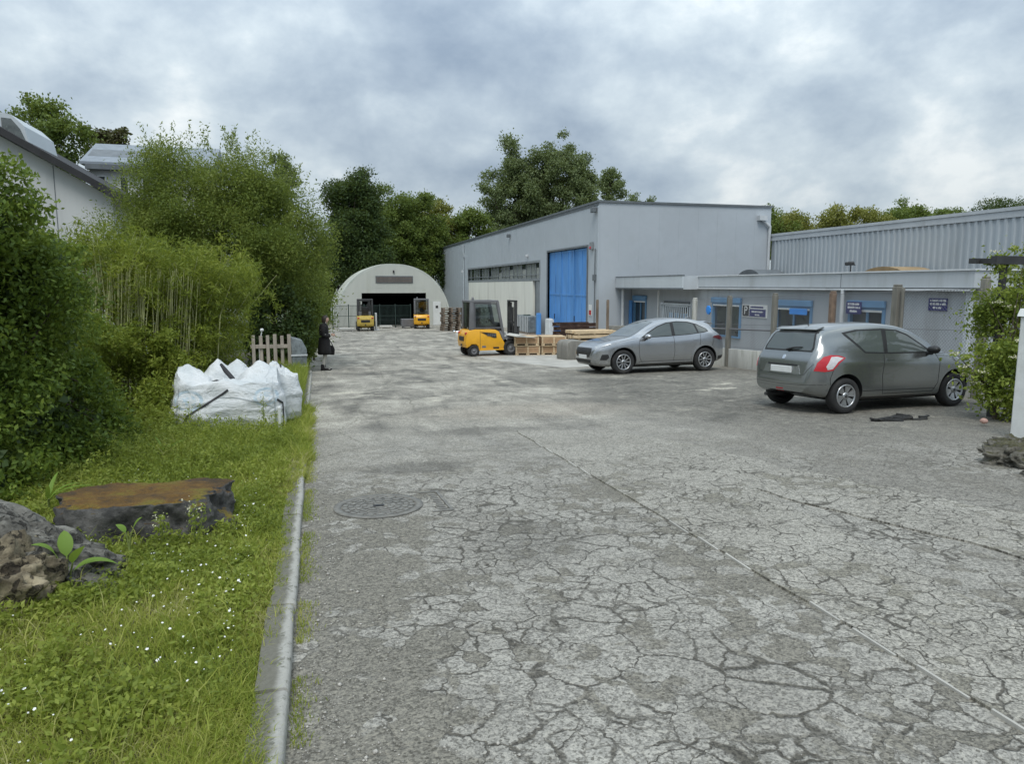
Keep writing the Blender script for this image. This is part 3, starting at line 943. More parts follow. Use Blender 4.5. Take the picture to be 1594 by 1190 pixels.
# porch canopy
pc = B()
pc.box(XP, XP + .06, YP, 31.1, 1.66, 2.16)
O(pc, 'canopy_panel', M['fascia_pale'])
pc = B(); pc.box(XP, XP + .06, 31.1, Y1 - .02, 1.66, 2.16); O(pc, 'canopy_panel', M['fascia'])
pc = B(); pc.box(XP + .06, 15.5, YP, YP + .06, 1.60, 2.16); O(pc, 'canopy_end', M['fascia'])
pc = B(); pc.box(XP - .02, XP + .1, YP - .02, Y1 - .02, 2.16, 2.20).box(XP + .06, 15.45, YP + .06, Y1 - .03, 2.0, 2.12).box(XP + .06, 15.37, YP + .06, Y1 - .03, 1.62, 1.68)
pc.box(XP - .02, XP + .05, YP, Y1 - .02, 1.60, 1.66)
O(pc, 'canopy_frame', M['trim'])
def office_window(i, a0, a1, z0, z1, panes=2, shutter=True, dark=False):
    f = B()
    t = .07
    xx = XO - .05
    fm = M['trim'] if dark else M['blue_frame']
    f.box(xx, XO + .1, a0 - t, a0 + .02, z0, z1).box(xx, XO + .1, a1 - .02, a1 + t, z0, z1)
    f.box(xx, XO + .1, a0 - t, a1 + t, z1, z1 + .06).box(xx - .03, XO + .1, a0 - t, a1 + t, z0 - .06, z0)
    for k_ in range(1, panes):
        yy = a0 + (a1 - a0) * k_ / panes
        f.box(XO, XO + .09, yy - .03, yy + .03, z0, z1)
    o = O(f, 'window' if i < 4 else 'door', fm)
    for k_ in range(panes):
        b0, b1 = a0 + (a1 - a0) * k_ / panes + .031, a0 + (a1 - a0) * (k_ + 1) / panes - .031
        gb = B(); gb.box(XO + .05, XO + .06, b0, b1, z0, z1); gb.obj('pane', M['glass'], o)
    if shutter:
        s_ = B(); s_.box(XO - .11, XO, a0 - t - .02, a1 + t + .02, z1 + .061, z1 + .27, bev=.02); s_.obj('shutter_box', M['blue_frame'], o)
        s_ = B(); s_.box(XO - .06, XO - .005, a0 + .02, a1 - .02, z1 - .06, z1 + .0); s_.obj('shutter_slat', M['white'], o)
    return o
w4 = office_window(0, *ops[0], panes=2)
w3 = office_window(1, *ops[1], panes=2)
w2 = office_window(2, *ops[2], panes=2)
w1 = office_window(3, *ops[3], panes=2, shutter=False, dark=True)
s_ = B(); s_.box(XO - .05, XO + .02, ops[3][0], ops[3][1], .82, .98); s_.obj('shutter_slat', M['fascia'], w1)
for q in range(7):   # slatted privacy strips behind the porch window
    s_ = B(); yq = ops[3][0] + .15 + q * .27; s_.box(XO + .02, XO + .045, yq, yq + .13, -.2, .55); s_.obj('window_bar', M['blue_frame'], w1)
dd = office_window(4, *ops[4], panes=2)
s_ = B(); s_.box(XO - .16, XO - .1, 33.55, 33.85, -1.05, 1.02); s_.obj('open_shutter', M['blue'], dd)
s_ = B(); s_.box(XO - .10, XO - .02, 32.42, 32.46, -.25, .05); s_.obj('handle', M['chrome'], dd)
# posters in the nearest window
s_ = B(); s_.box(XO + .02, XO + .035, 17.0, 17.6, .28, .62); s_.obj('window_screen', M['trim'], w4)
bb = B(); bb.lathe([(.0, -.02), (.17, -.02), (.17, .0), (.0, .0)], 'x', (XO - .10, 20.9, .93), n=20); bb.add([], [])
b_ = B(); b_.box(XO - .14, XO - .112, 20.1, 21.0, .80, 1.0, bev=.012); b_.obj('shutter_patch', M['blue_bright'], w3)
# downpipes
b = B(); b.tube([(15.33, 18.45, -1.2), (15.33, 18.45, 1.62)], .06, 12); O(b, 'downpipe', M['plastic_grey'])
b = B(); b.tube([(14.9, 33.6, -1.2), (14.9, 33.6, 1.58)], .075, 12); O(b, 'downpipe', M['plastic_grey'])
b = B(); b.box(15.2, 15.26, 30.35, 30.41, -1.2, 1.55); O(b, 'porch_post', M['white'])
# roof lamp on a short mast
b = B(); b.tube([(15.6, 18.5, 2.05), (15.6, 18.5, 2.42)], .018, 8); b.tube([(15.6, 18.33, 2.36), (15.6, 18.4, 2.46), (15.6, 18.6, 2.46), (15.6, 18.67, 2.36)], .02, 8)
b.box(15.48, 15.62, 18.36, 18.64, 2.36, 2.46, bev=.02)
lampo = b.obj('roof_floodlight', M['steel_dark']); tag(lampo, 'small floodlight on a bracket above the edge of the low office roof', 'floodlight')
# barrel rooflights
for (yc, hw, zt, mm, lab) in ((23.87, 1.25, 2.50, 'brass', 'curved brown rooflight showing over the right end of the office roof'), (33.0, 1.1, 2.58, 'trim', 'curved dark rooflight showing over the left part of the office roof')):
    b = B(); n_ = 14
    xx0, xx1 = 21.6, 23.1
    pts = [(yc + hw * math.cos(math.pi * i / n_), 2.0 + (zt - 2.0) * math.sin(math.pi * i / n_)) for i in range(n_ + 1)]
    b.prism([(p[0], p[1]) for p in pts], xx0, xx1, 'x')
    o = b.obj('rooflight', M[mm], sharp=30); tag(o, lab, 'rooflight')

# signs on the office wall --------------------------------------------
def txt_mesh(s, size, mat_, parent, loc, rot):
    cu = bpy.data.curves.new('lettering', 'FONT'); cu.body = s; cu.size = size; cu.extrude = .002; cu.align_x = 'CENTER'; cu.align_y = 'CENTER'
    o = bpy.data.objects.new('lettering', cu); COL.objects.link(o)
    me = bpy.data.meshes.new_from_object(o.evaluated_get(bpy.context.evaluated_depsgraph_get())); bpy.data.objects.remove(o)
    o = link('lettering', me, mat_)
    o.parent = parent; o.location = loc; o.rotation_euler = rot
    return o
def bars(parent, x, y1, y0, z0, z1, n, seed):
    """worn white lettering too small to read: strokes along a line"""
    rr = random.Random(seed); b = B(); yy = y1
    while yy > y0:
        wd = rr.uniform(.02, .045); hh = rr.choice((1, 1, .8))
        b.box(x - .004, x, yy - wd, yy, z0, z0 + (z1 - z0) * hh); yy -= wd + rr.choice((.007, .007, .03))
    return b.obj('lettering', M['white'], parent)
ps = B(); ps.box(XO - .03, XO - .002, 22.40, 23.95, .60, 1.06); psg = ps.obj('parking_sign', M['white']); tag(psg, 'parking sign with a white P on black beside a navy panel on the office wall', 'parking sign')
b = B(); b.box(XO - .036, XO - .03, 23.50, 23.91, .63, 1.03); b.obj('black_panel', M['black'], psg)
b = B(); b.box(XO - .036, XO - .03, 22.47, 23.46, .63, .90); b.obj('navy_panel', M['navy'], psg)
txt_mesh('P', .44, M['white'], psg, (XO - .040, 23.70, .83), (R(90), 0, R(-90)))
bl = B(); bl.box(XO - .034, XO - .03, 22.62, 23.40, .945, 1.0); bl.obj('navy_lettering', M['navy'], psg)
bars(psg, XO - .036, 23.32, 22.6, .78, .84, 8, 1); bars(psg, XO - .036, 23.1, 22.85, .67, .72, 3, 2)
def notice(yc, zc, wd, hh, lab, x=XO):
    b = B(); b.box(x - .03, x - .002, yc - wd / 2, yc + wd / 2, zc - hh / 2, zc + hh / 2, bev=.004); o = b.obj('notice_sign', M['navy']); tag(o, lab, 'notice sign', None)
    for k_, (z, f) in enumerate(((.30, .8), (.02, .78), (-.28, .46))):
        bars(o, x - .03, yc + wd * f / 2, yc - wd * f / 2, zc + hh * (z - .07), zc + hh * (z + .10), 6, k_ + int(yc * 10))
    return o
notice(15.12, 1.27, .58, .32, 'navy notice with three white lines on the blank wall right of the last post')
notice(18.0, 1.10, .62, .36, 'navy notice with three white lines hung in front of the nearest blue window', XO - .11)

# ------------------------------------------------------------------ wire fence with concrete posts
XFE = 12.2
fence = thing('wire_fence', 'wire mesh fence on concrete posts with low concrete base slabs along the parking lot', 'fence', (XFE, 10.8, g(10.8)))
def F(b, name, m, **kw):
    o = b.obj(name, m, fence, **kw); o.location = (-XFE, -10.8, -g(10.8)); return o
pys = [10.86, 12.99, 15.01, 17.31, 19.57, 21.65]
ptop = [1.93, 1.78, 1.62, 1.55, 1.45, 1.35]
for i, (yy, zt) in enumerate(zip(pys, ptop)):
    b = B(); wd = .066 if i != 1 else .08
    b.box(XFE - wd, XFE + wd, yy - wd, yy + wd, g(yy) - .3, zt - .05, bev=.012)
    b.box(XFE - wd + .012, XFE + wd - .012, yy - wd + .012, yy + wd - .012, zt - .05, zt, bev=.01)
    F(b, 'post', M['post_rust'] if i == 2 else M['post_conc'] if i < 5 else M['pale_conc'])
b = B(); b.box(XFE - .03, XFE + .03, 12.80, 12.86, g(12.8), 1.70, bev=.01); F(b, 'brace_post', M['post_conc'])
for i in range(5):
    a0, a1 = pys[i] + .1, pys[i + 1] - .1
    n_ = 2
    b = B()
    vs = []
    zb0, zb1 = g(a0), g(a1)
    b.add([(x, y_, z) for x in (XFE - .04, XFE + .04) for y_, z in ((a0, zb0 - .3), (a1, zb1 - .3), (a1, zb1 + .56), (a0, zb0 + .56))],
          [(0, 1, 2, 3), (7, 6, 5, 4), (0, 4, 5, 1), (1, 5, 6, 2), (2, 6, 7, 3), (3, 7, 4, 0)])
    F(b, 'base_slab', M['pale_conc'], bevel=.01)
    # diamond mesh
    b = B(); z0 = lambda y_: g(y_) + .58; ht = 1.52
    L = a1 - a0; stp = .075
    def bar(p, q, r=.0028):
        d = (q - p).normalized(); u = d.cross(Vector((1, 0, 0))).normalized() * r; v = Vector((1, 0, 0)) * r
        vs = [p + u, p - u * .5 + v, p - u * .5 - v, q + u, q - u * .5 + v, q - u * .5 - v]
        b.add(vs, [(0, 1, 4, 3), (1, 2, 5, 4), (2, 0, 3, 5)])
    t = -ht
    while t < L:
        for sgn in (1, -1):
            s0, s1 = max(0, t), min(L, t + ht)
            if s1 - s0 > .03:
                h0, h1 = s0 - t, s1 - t
                y0_, y1_ = (a0 + s0, a0 + s1) if sgn > 0 else (a1 - s0, a1 - s1)
                bar(Vector((XFE + .003 * sgn, y0_, z0(y0_) + h0)), Vector((XFE + .003 * sgn, y1_, z0(y1_) + h1)))
        t += stp
    o = F(b, 'wire_mesh', M['fork_grey2'], recalc=False)
    b = B()
    for hh in (.62, 1.3, 2.1):
        b.tube([(XFE - .012, a0, g(a0) + hh), (XFE - .012, a1, g(a1) + hh)], .006, 6)
    if i in (2, 3, 4): b.tube([(XFE - .02, a0, g(a0) + 1.16), (XFE - .02, a1, g(a1) + 1.16)], .024, 8)
    F(b, 'tension_wire', M['fork_grey2'])
# barred gate leaf beyond the mesh
gt = thing('barred_gate', 'pale barred metal gate at the far end of the wire fence', 'gate', (XFE, 21.8, g(21.8)))
b = B(); b.box(-.03, .03, 0, .05, .1, 1.95).box(-.03, .03, 2.25, 2.3, .1, 1.95); b.box(-.025, .025, .05, 2.25, .12, .17).box(-.025, .025, .05, 2.25, 1.2, 1.24).box(-.025, .025, .05, 2.25, 1.88, 1.93); b.obj('gate_frame', M['clad_dark'], gt)
b0 = None
for i in range(14):
    yy = .2 + i * .148
    if b0 is None:
        b = B(); b.box(-.012, .012, -.012, .012, .17, 1.19).box(-.012, .012, -.012, .012, 1.241, 1.88); b0 = b.obj('bar', M['clad2'], gt, loc=(0, yy, 0))
    else:
        c = b0.copy(); COL.objects.link(c); c.location = (0, yy, 0)
# two more dark posts toward the hall
for yy, lab in ((29.1, 'thin brown post nearer the office porch'), (30.3, 'thin brown post nearer the blue sliding door')):
    b = B(); b.box(-.05, .05, -.05, .05, -.3, 2.12, bev=.01); b.box(-.04, .04, -.04, .04, 2.12, 2.16)
    tag(b.obj('brown_post', M['wood_old'], loc=(12.2, yy, g(yy))), lab, 'post')
b = B(); b.box(-.45, .45, -.3, .3, 0, .95, bev=.02); b.box(-.38, .38, -.23, .23, .95, 1.0, bev=.01)
tag(b.obj('concrete_block', M['concrete'], loc=(13.0, 29.8, g(30))), 'square grey concrete block below the downpipe at the porch corner', 'concrete block')
# bright blue disc hung on the fence
b = B(); n_ = 16
pts = [((.155 if i % 2 else .12) * math.cos(i / n_ * 6.283), (.155 if i % 2 else .12) * math.sin(i / n_ * 6.283)) for i in range(n_)]
b.prism(pts, -.02, .02, 'x')
tag(b.obj('blue_disc', M['blue_bright'], loc=(XFE - .05, 20.7, .98), bevel=.008), 'bright blue rounded disc hung on the wire fence left of the parking sign', 'disc')

# ------------------------------------------------------------------ arched hangar
hg = thing('arched_hangar', 'pale arched hangar with a dark wide opening at the end of the yard', 'hangar', (6.05, 58, g(58)))
HW, HH = 4.42, 4.74
def arc(t, k=1.0):
    c, s_ = math.cos(t), math.sin(t)
    return (HW * k * math.copysign(abs(c) ** .92, c), HH * k * abs(s_) ** .92)
ns = 40
b = B()
rows = [(0, 1.0), (0, 1.035), (20, 1.035), (20, 1.0)]
vs = [(arc(math.pi * i / ns, kk)[0], yy, arc(math.pi * i / ns, kk)[1]) for yy, kk in rows for i in range(ns + 1)]
fs = [(r * (ns + 1) + i, r * (ns + 1) + i + 1, ((r + 1) % 4) * (ns + 1) + i + 1, ((r + 1) % 4) * (ns + 1) + i) for r in range(4) for i in range(ns)]
b.add(vs, fs); b.obj('arched_roof', M['hangar_roof'], hg, sharp=30)
b = B()
for j in range(1, 12):   # ribs round the outside
    yy = j * 1.6
    vs = [(arc(math.pi * i / ns, kk)[0], y2, arc(math.pi * i / ns, kk)[1]) for y2, kk in ((yy, 1.03), (yy + .02, 1.046), (yy + .1, 1.046), (yy + .12, 1.03)) for i in range(ns + 1)]
    b.add(vs, [(r * (ns + 1) + i, r * (ns + 1) + i + 1, (r + 1) * (ns + 1) + i + 1, (r + 1) * (ns + 1) + i) for r in range(3) for i in range(ns)])
b.obj('roof_ribs', M['hangar_roof'], hg)
# front wall with opening; built as columns of the arch
ox0, ox1, oz = -2.53, 2.55, 2.62
def ztop(x):
    t0, t1 = 0.0, math.pi / 2
    for _ in range(40):
        m_ = (t0 + t1) / 2
        if arc(m_)[0] > abs(x): t0 = m_
        else: t1 = m_
    return arc(t0)[1]
xs = sorted(set([-HW + .02, HW - .02, ox0, ox1] + list(np.linspace(-HW + .1, HW - .1, 41))))
def wallpiece(xl, lo):
    bb = B(); poly = [(x, lo) for x in xl] + [(x, max(lo + .01, ztop(x))) for x in reversed(xl)]
    bb.prism(poly, 0, .12); return bb
b = B()
for lo, sel in ((0, [x for x in xs if x <= ox0]), (oz, [x for x in xs if ox0 <= x <= ox1]), (0, [x for x in xs if x >= ox1])):
    w_ = wallpiece(sel, lo); b.add(w_.v, w_.f)
b.obj('front_wall', M['hangar'], hg)
b = B()
for zz in (1.0, 1.9, 3.0, 3.9):
    for a0, a1 in ((-HW + .25 + zz * .28, ox0 - .05), (ox1 + .05, HW - .25 - zz * .28)) if zz < 2.5 else ((-ztop(0) * .0 - (HW - zz * .62), HW - zz * .62),):
        if a1 - a0 > .2: b.box(a0, a1, -.006, .0, zz, zz + .02)
b.obj('sheet_joints', M['hangar_roof'], hg)
b = B(); b.box(-1.42, 1.52, -.03, .02, 3.40, 3.96).obj('vent_frame', M['trim'], hg)
vv = [c for c in hg.children if c.name.startswith('vent_frame')][0]
for i in range(7):
    b = B(); z = 3.43 + i * .072; b.box(-1.36, 1.46, -.065, -.03, z, z + .05); b.obj('louvre', M['wood_old'] if i % 2 else M['fork_grey2'], vv)
b = B(); b.box(ox0 - .0, ox1, .12, .3, oz - .02, oz + .1); b.obj('lintel', M['trim'], hg)
b = B(); b.box(-HW + .4, HW - .4, 12, 12.1, 0, 3.2).box(ox0 - 1.2, ox0 - 1.1, .3, 12, 0, 2.9).box(ox1 + 1.1, ox1 + 1.2, .3, 12, 0, 2.9).box(-3.6, 3.6, .3, 12, 2.95, 3.0); b.obj('interior_shade', M['dark'], hg)  # near-black box: the shade inside the hangar put into its colour
b = B(); b.box(3.1, 3.72, -.08, -.01, .03, 1.92); dd = b.obj('door', M['white'], hg)
b = B(); b.box(3.30, 3.5, -.1, -.08, 1.4, 1.6); b.obj('door_window', M['black'], dd)
b = B(); b.box(-.06, .06, -.1, 0, 4.2, 4.4); b.obj('wall_lamp', M['steel_dark'], hg)

# green mesh fence in front of the hangar
gf = thing('mesh_fence', 'dark green mesh panel fence standing before the left half of the hangar', 'fence', (1.2, 55, g(55)))
px = [0, 1.15, 2.3, 3.45, 4.6, 5.75]
for x in px:
    b = B(); b.box(x - .04, x + .04, -.04, .04, 0, 1.78); b.obj('post', M['green_metal'], gf)
for i in range(5):
    b = B(); a0, a1 = px[i] + .04, px[i + 1] - .04
    for z in (.12, .9, 1.68): b.box(a0, a1, -.014, .014, z - .018, z + .018)
    for q in range(1, 12):
        xq = a0 + (a1 - a0) * q / 12
        b.box(xq - .012, xq + .012, -.008, .008, .1, 1.7)
    b.obj('mesh_panel', M['green_metal'], gf)
b = B(); b.box(-.5, .5, -.4, .4, .12, .68, bev=.04); b.box(-.42, -.3, -.38, .38, 0, .12).box(.3, .42, -.38, .38, 0, .12)
tag(b.obj('grey_bin', M['fork_grey2'], loc=(6.62, 54, g(54))), 'low dark grey metal bin before the hangar opening', 'bin')
for (x, yy, sx, sz, lab) in ((2.0, 50.6, .5, .16, 'pale low slab on the ground left of the faded forklift'), (5.0, 54.2, .45, .14, 'pale low slab before the dark hangar opening')):
    b = B(); b.box(-sx, sx, -.3, .3, .06, sz + .06, bev=.02); b.box(-sx + .05, -sx + .15, -.28, .28, 0, .06).box(sx - .15, sx - .05, -.28, .28, 0, .06)
    tag(b.obj('low_slab', M['pale_conc'], loc=(x, yy, g(yy))), lab, 'slab')

# ------------------------------------------------------------------ houses upper left
hs = thing('white_house', 'white gabled house with a dark roof edge behind the hedge on the left', 'house', (-13, 28, g(28)))
def HS(b, name, m, parent=None, **kw):
    o = b.obj(name, m, parent or hs, **kw)
    if not parent: o.location = (13, -28, -g(28))
    return o
def roofz(x): return 6.9 - .592 * (x + 9.77)
xr, xe = -13.5, -6.0
zr = roofz(xr)
gw = B(); gw.prism([(-20.5, -2), (-6.6, -2), (-6.6, roofz(-6.6) - .28), (xr, zr - .28), (-20.5, roofz(-6.6) - .28)], 28, 28.25)
gw.box(-6.85, -6.6, 28.25, 40, -2, roofz(-6.6) - .3)
HS(gw, 'wall', M['house_wall'])
for xx in (-8.32, -10.6):
    b = B(); b.box(xx - .012, xx + .012, 27.992, 28.0, -1, roofz(xx) - .3); HS(b, 'wall_joint', M['trim'])
ro = B()
for sgn in (1, -1):
    p0, p1 = (xr, zr), (xr + sgn * (xe - xr), roofz(xe))
    ro.prism([(p0[0], p0[1]), (p1[0], p1[1]), (p1[0], p1[1] - .12), (p0[0], p0[1] - .12)] if sgn > 0 else [(p1[0], p1[1]), (p0[0], p0[1]), (p0[0], p0[1] - .12), (p1[0], p1[1] - .12)], 27.55, 40)
HS(ro, 'roof', M['tile'])
vb = B()
for sgn in (1, -1):
    p0, p1 = (xr, zr + .03), (xr + sgn * (xe - xr), roofz(xe) + .03)
    vb.prism([(p0[0], p0[1]), (p1[0], p1[1]), (p1[0], p1[1] - .26), (p0[0], p0[1] - .26)], 27.50, 27.548)
HS(vb, 'verge_board', M['tile'])
db = B(); db.prism([(-11.8, roofz(-10.5) - 1), (-9.55, roofz(-9.55) - .3), (-9.72, 7.35), (-10.1, 7.72), (-10.5, 7.80), (-11.8, 7.85)], 30, 33)
HS(db, 'dormer', M['fascia_pale'])
db = B(); db.prism([(-10.4, 6.95), (-9.70, 6.85), (-9.85, 7.25), (-10.1, 7.58), (-10.4, 7.6)], 29.97, 30); HS(db, 'dormer_window', M['glass_pale'])
fh = thing('far_house', 'distant house with a blue grey slate roof above the hedge', 'house', (-7.5, 40, g(40)))
def FH(b, name, m, parent=None):
    o = b.obj(name, m, parent or fh)
    if not parent: o.location = (7.5, -40, -g(40))
    return o
b = B(); b.box(-10.4, -5, 40.3, 46, -2, 7.45); FH(b, 'wall', M['house_wall'])
b = B(); b.prism([(40.0, 7.72), (43.1, 9.1), (46.3, 7.72), (46.3, 7.6), (40.0, 7.6)], -10.75, -4.7, 'x'); FH(b, 'roof', M['slate'])
b = B(); b.prism([(40.9, 8.10), (41.9, 8.58), (41.9, 8.61), (40.9, 8.13)], -10.6, -8.2, 'x'); FH(b, 'roof_panel', M['trim'])
b = B(); b.box(-10.5, -4.9, 39.9, 40.3, 7.36, 7.6); FH(b, 'eaves', M['trim'])
for xx in (-9.9, -8.9, -7.9):
    b = B(); b.box(xx - .2, xx + .2, 40.25, 40.31, 6.2, 7.1); f_ = FH(b, 'window', M['white'])
    b = B(); b.box(xx - .15, xx + .15, 40.24, 40.25, 6.25, 7.05); b.obj('pane', M['glass'], f_)

# ------------------------------------------------------------------ white pillar, beam and rubble on the right
b = B(); b.box(-.14, .14, -.14, .14, -.1, 1.62, bev=.02); b.prism([(-.17, 1.62), (.17, 1.62), (.12, 1.72), (-.12, 1.72)], -.16, .16)
tag(b.obj('gate_pillar', M['white'], loc=(9.05, 7.25, g(7.2)), rot=(0, 0, .1)), 'white painted gate pillar at the right edge of the picture', 'pillar')
cpb = thing('carport_frame', 'dark beam on slim posts showing through the flowering shrub', 'carport', (9.74, 8.5, g(8.5)))
b = B(); b.box(-.08, 4.5, -.05, .05, 2.38, 2.50); b.obj('beam', M['steel_dark'], cpb)
for x in (.62, 4.3):
    b = B(); b.box(x - .035, x + .035, .40, .48, -.2, 2.40); b.obj('post', M['steel_dark'], cpb)
b = B(); b.box(0.0, 4.5, .36, .5, 2.402, 2.48).box(1.2, 1.28, .06, .36, 2.40, 2.46).box(0.06, .14, .06, .36, 2.40, 2.46); b.obj('roof', M['steel_dark'], cpb)
wb = thing('white_railing', 'white slatted railing glimpsed through the flowering shrub', 'railing', (12.3, 9.5, g(9.5)))
for x in (0, 1.1, 2.2):
    b = B(); b.box(x - .04, x + .04, -.04, .04, 0, 1.35); b.obj('post', M['white'], wb)
for i in range(6):
    b = B(); b.box(.04, 2.16, -.015, .015, .2 + i * .2, .29 + i * .2); b.obj('slat', M['white'], wb)
# ------------------------------------------------------------------ cars
def pchip(xs, ys):
    xs = np.array(xs, float); ys = np.array(ys, float)
    h = np.diff(xs); d = np.diff(ys) / h
    m_ = np.zeros(len(xs)); m_[0], m_[-1] = d[0], d[-1]
    for i in range(1, len(xs) - 1):
        if d[i - 1] * d[i] > 0:
            w1, w2 = 2 * h[i] + h[i - 1], h[i] + 2 * h[i - 1]
            m_[i] = (w1 + w2) / (w1 / d[i - 1] + w2 / d[i])
    def f(x):
        x = np.clip(np.asarray(x, float), xs[0], xs[-1])
        i = np.clip(np.searchsorted(xs, x) - 1, 0, len(h) - 1)
        t = (x - xs[i]) / h[i]
        return (ys[i] * (1 + 2 * t) * (1 - t) ** 2 + h[i] * m_[i] * t * (1 - t) ** 2 + ys[i + 1] * t * t * (3 - 2 * t) - h[i] * m_[i + 1] * t * t * (1 - t))
    return f


def curve(pts):
    return pchip([p[0] for p in pts], [p[1] for p in pts])


def car_shell(L, T, Bt, Z, W, RW, crease=.0):
    """lofted closed body; x runs from the nose (0) to the tail (L); returns verts, faces"""
    us = np.concatenate([np.linspace(0, .12, 7)[:-1], np.linspace(.12, L - .12, 64), np.linspace(L - .12, L, 7)[1:]])
    t9 = np.arange(10) / 9.0
    tt = np.linspace(0, 1, 46)
    rows = []
    for x in us:
        zb, zt, w_, rw = float(Bt(x)), float(T(x)), float(W(x)), float(RW(x))
        zl = min(float(Z(x)), zt - .015)
        hgt = zl - zb
        cy = [0, w_ * .80, w_ * .955, w_ * .995, w_ * (1.0 - crease), w_ * .945, w_ * .945 + (rw - w_ * .945) * .52, rw, rw * .55, 0]
        cz = [zb, zb, zb + min(.07, hgt * .2), zb + hgt * .40, zb + hgt * .76, zl, zl + .56 * (zt - zl), zl + .92 * (zt - zl), zt - .012 * min(1, (zt - zl) / .2), zt]
        rows.append((pchip(t9, cy)(tt), pchip(t9, cz)(tt)))
    n = len(tt)
    ring = 2 * n - 2
    vs, fs = [], []
    for x, (yy, zz) in zip(us, rows):
        for i in range(n): vs.append((x, yy[i], zz[i]))
        for i in range(n - 2, 0, -1): vs.append((x, -yy[i], zz[i]))
    for j in range(len(us) - 1):
        for i in range(ring):
            fs.append((j * ring + i, j * ring + (i + 1) % ring, (j + 1) * ring + (i + 1) % ring, (j + 1) * ring + i))
    for e, flip in ((0, 1), (len(us) - 1, 0)):     # quad-strip caps
        b0 = e * ring
        for i in range(n - 1):
            a_, b_ = b0 + i, b0 + i + 1
            c_ = b0 + (ring - i - 1) % ring if i < n - 1 else b0
            c_ = b0 + (ring - (i + 1)) % ring
            d_ = b0 + (ring - i) % ring
            q = [a_, b_, c_, d_]
            q = list(dict.fromkeys(q))
            if len(q) > 2: fs.append(tuple(q if flip else q[::-1]))
    return vs, fs


def boolean_cut(me_body, cutters, name):
    """wheel wells cut out of the closed body"""
    ob = bpy.data.objects.new('cut_body', me_body); COL.objects.link(ob)
    cs = []
    for c in cutters:
        co = bpy.data.objects.new('cutter', c); COL.objects.link(co); cs.append(co)
        md = ob.modifiers.new('b', 'BOOLEAN'); md.operation = 'DIFFERENCE'; md.object = co; md.solver = 'EXACT'; md.material_mode = 'TRANSFER'
    dg = bpy.context.evaluated_depsgraph_get()
    me = bpy.data.meshes.new_from_object(ob.evaluated_get(dg))
    me.name = name
    for o in [ob] + cs: bpy.data.objects.remove(o)
    return me


class Skin:
    """shapes laid on a surface: project a 2D outline along a direction on to it"""
    def __init__(s, me, parent):
        bm = bmesh.new(); bm.from_mesh(me); s.t = BVHTree.FromBMesh(bm); bm.free(); s.par = parent

    def hit(s, o, d):
        h = s.t.ray_cast(o, d)
        if h[0] is None: h = s.t.find_nearest(o + d * 2)
        n_ = h[1] if h[1].dot(d) < 0 else -h[1]
        return h[0], n_

    def patch(s, name, poly, view, m, off=.004, res=.045, parent=None, skirt=True, smooth=True):
        frames = {'y+': (lambda a, b: Vector((a, 4, b)), Vector((0, -1, 0))), 'y-': (lambda a, b: Vector((a, -4, b)), Vector((0, 1, 0))),
                  'x+': (lambda a, b: Vector((9, a, b)), Vector((-1, 0, 0))), 'x-': (lambda a, b: Vector((-5, a, b)), Vector((1, 0, 0))),
                  'z': (lambda a, b: Vector((a, b, 5)), Vector((0, 0, -1)))}
        mk, d = frames[view]
        pts = []
        n = len(poly)
        for i in range(n):
            p, q = Vector(poly[i]), Vector(poly[(i + 1) % n])
            k_ = max(1, int((q - p).length / res))
            pts += [p.lerp(q, j / k_) for j in range(k_)]
        nb = len(pts)
        xs = [p.x for p in pts]; ys = [p.y for p in pts]
        inner = [Vector((x + .003, y_ + .002)) for x in np.arange(min(xs), max(xs), res) for y_ in np.arange(min(ys), max(ys), res)]
        r = delaunay_2d_cdt(pts + inner, [], [list(range(nb))], 1, 1e-5)
        V2, F = r[0], r[2]
        vs, ns_ = [], []
        for p in V2:
            h, nn = s.hit(mk(p.x, p.y), d)
            vs.append(h + nn * off); ns_.append((h, nn))
        b = B(); b.add(vs, F, 0, smooth)
        if skirt:
            lo = [ns_[i][0] - ns_[i][1] * .004 if i < len(ns_) else None for i in range(nb)]
            b.add(vs[:nb] + lo, [(i, (i + 1) % nb, (i + 1) % nb + nb, i + nb) for i in range(nb)])
        return b.obj(name, m, parent or s.par)

    def line(s, b, path, view, w_=.009, off=.002):
        mk = {'y+': (lambda a, c: Vector((a, 4, c)), Vector((0, -1, 0))), 'y-': (lambda a, c: Vector((a, -4, c)), Vector((0, 1, 0))),
              'x+': (lambda a, c: Vector((9, a, c)), Vector((-1, 0, 0))), 'x-': (lambda a, c: Vector((-5, a, c)), Vector((1, 0, 0))), 'z': (lambda a, c: Vector((a, c, 5)), Vector((0, 0, -1)))}[view]
        P = []
        for i in range(len(path) - 1):
            p, q = Vector(path[i]), Vector(path[i + 1]); k_ = max(1, int((q - p).length / .04))
            P += [p.lerp(q, j / k_) for j in range(k_)]
        P.append(Vector(path[-1]))
        H3 = [s.hit(mk[0](p.x, p.y), mk[1]) for p in P]
        vs = []
        for i, (h, nn) in enumerate(H3):
            d = (H3[min(i + 1, len(H3) - 1)][0] - H3[max(i - 1, 0)][0]).normalized()
            u = d.cross(nn).normalized() * w_ / 2
            vs += [h + nn * off + u, h + nn * off - u]
        b.add(vs, [(2 * i, 2 * i + 1, 2 * i + 3, 2 * i + 2) for i in range(len(P) - 1)])


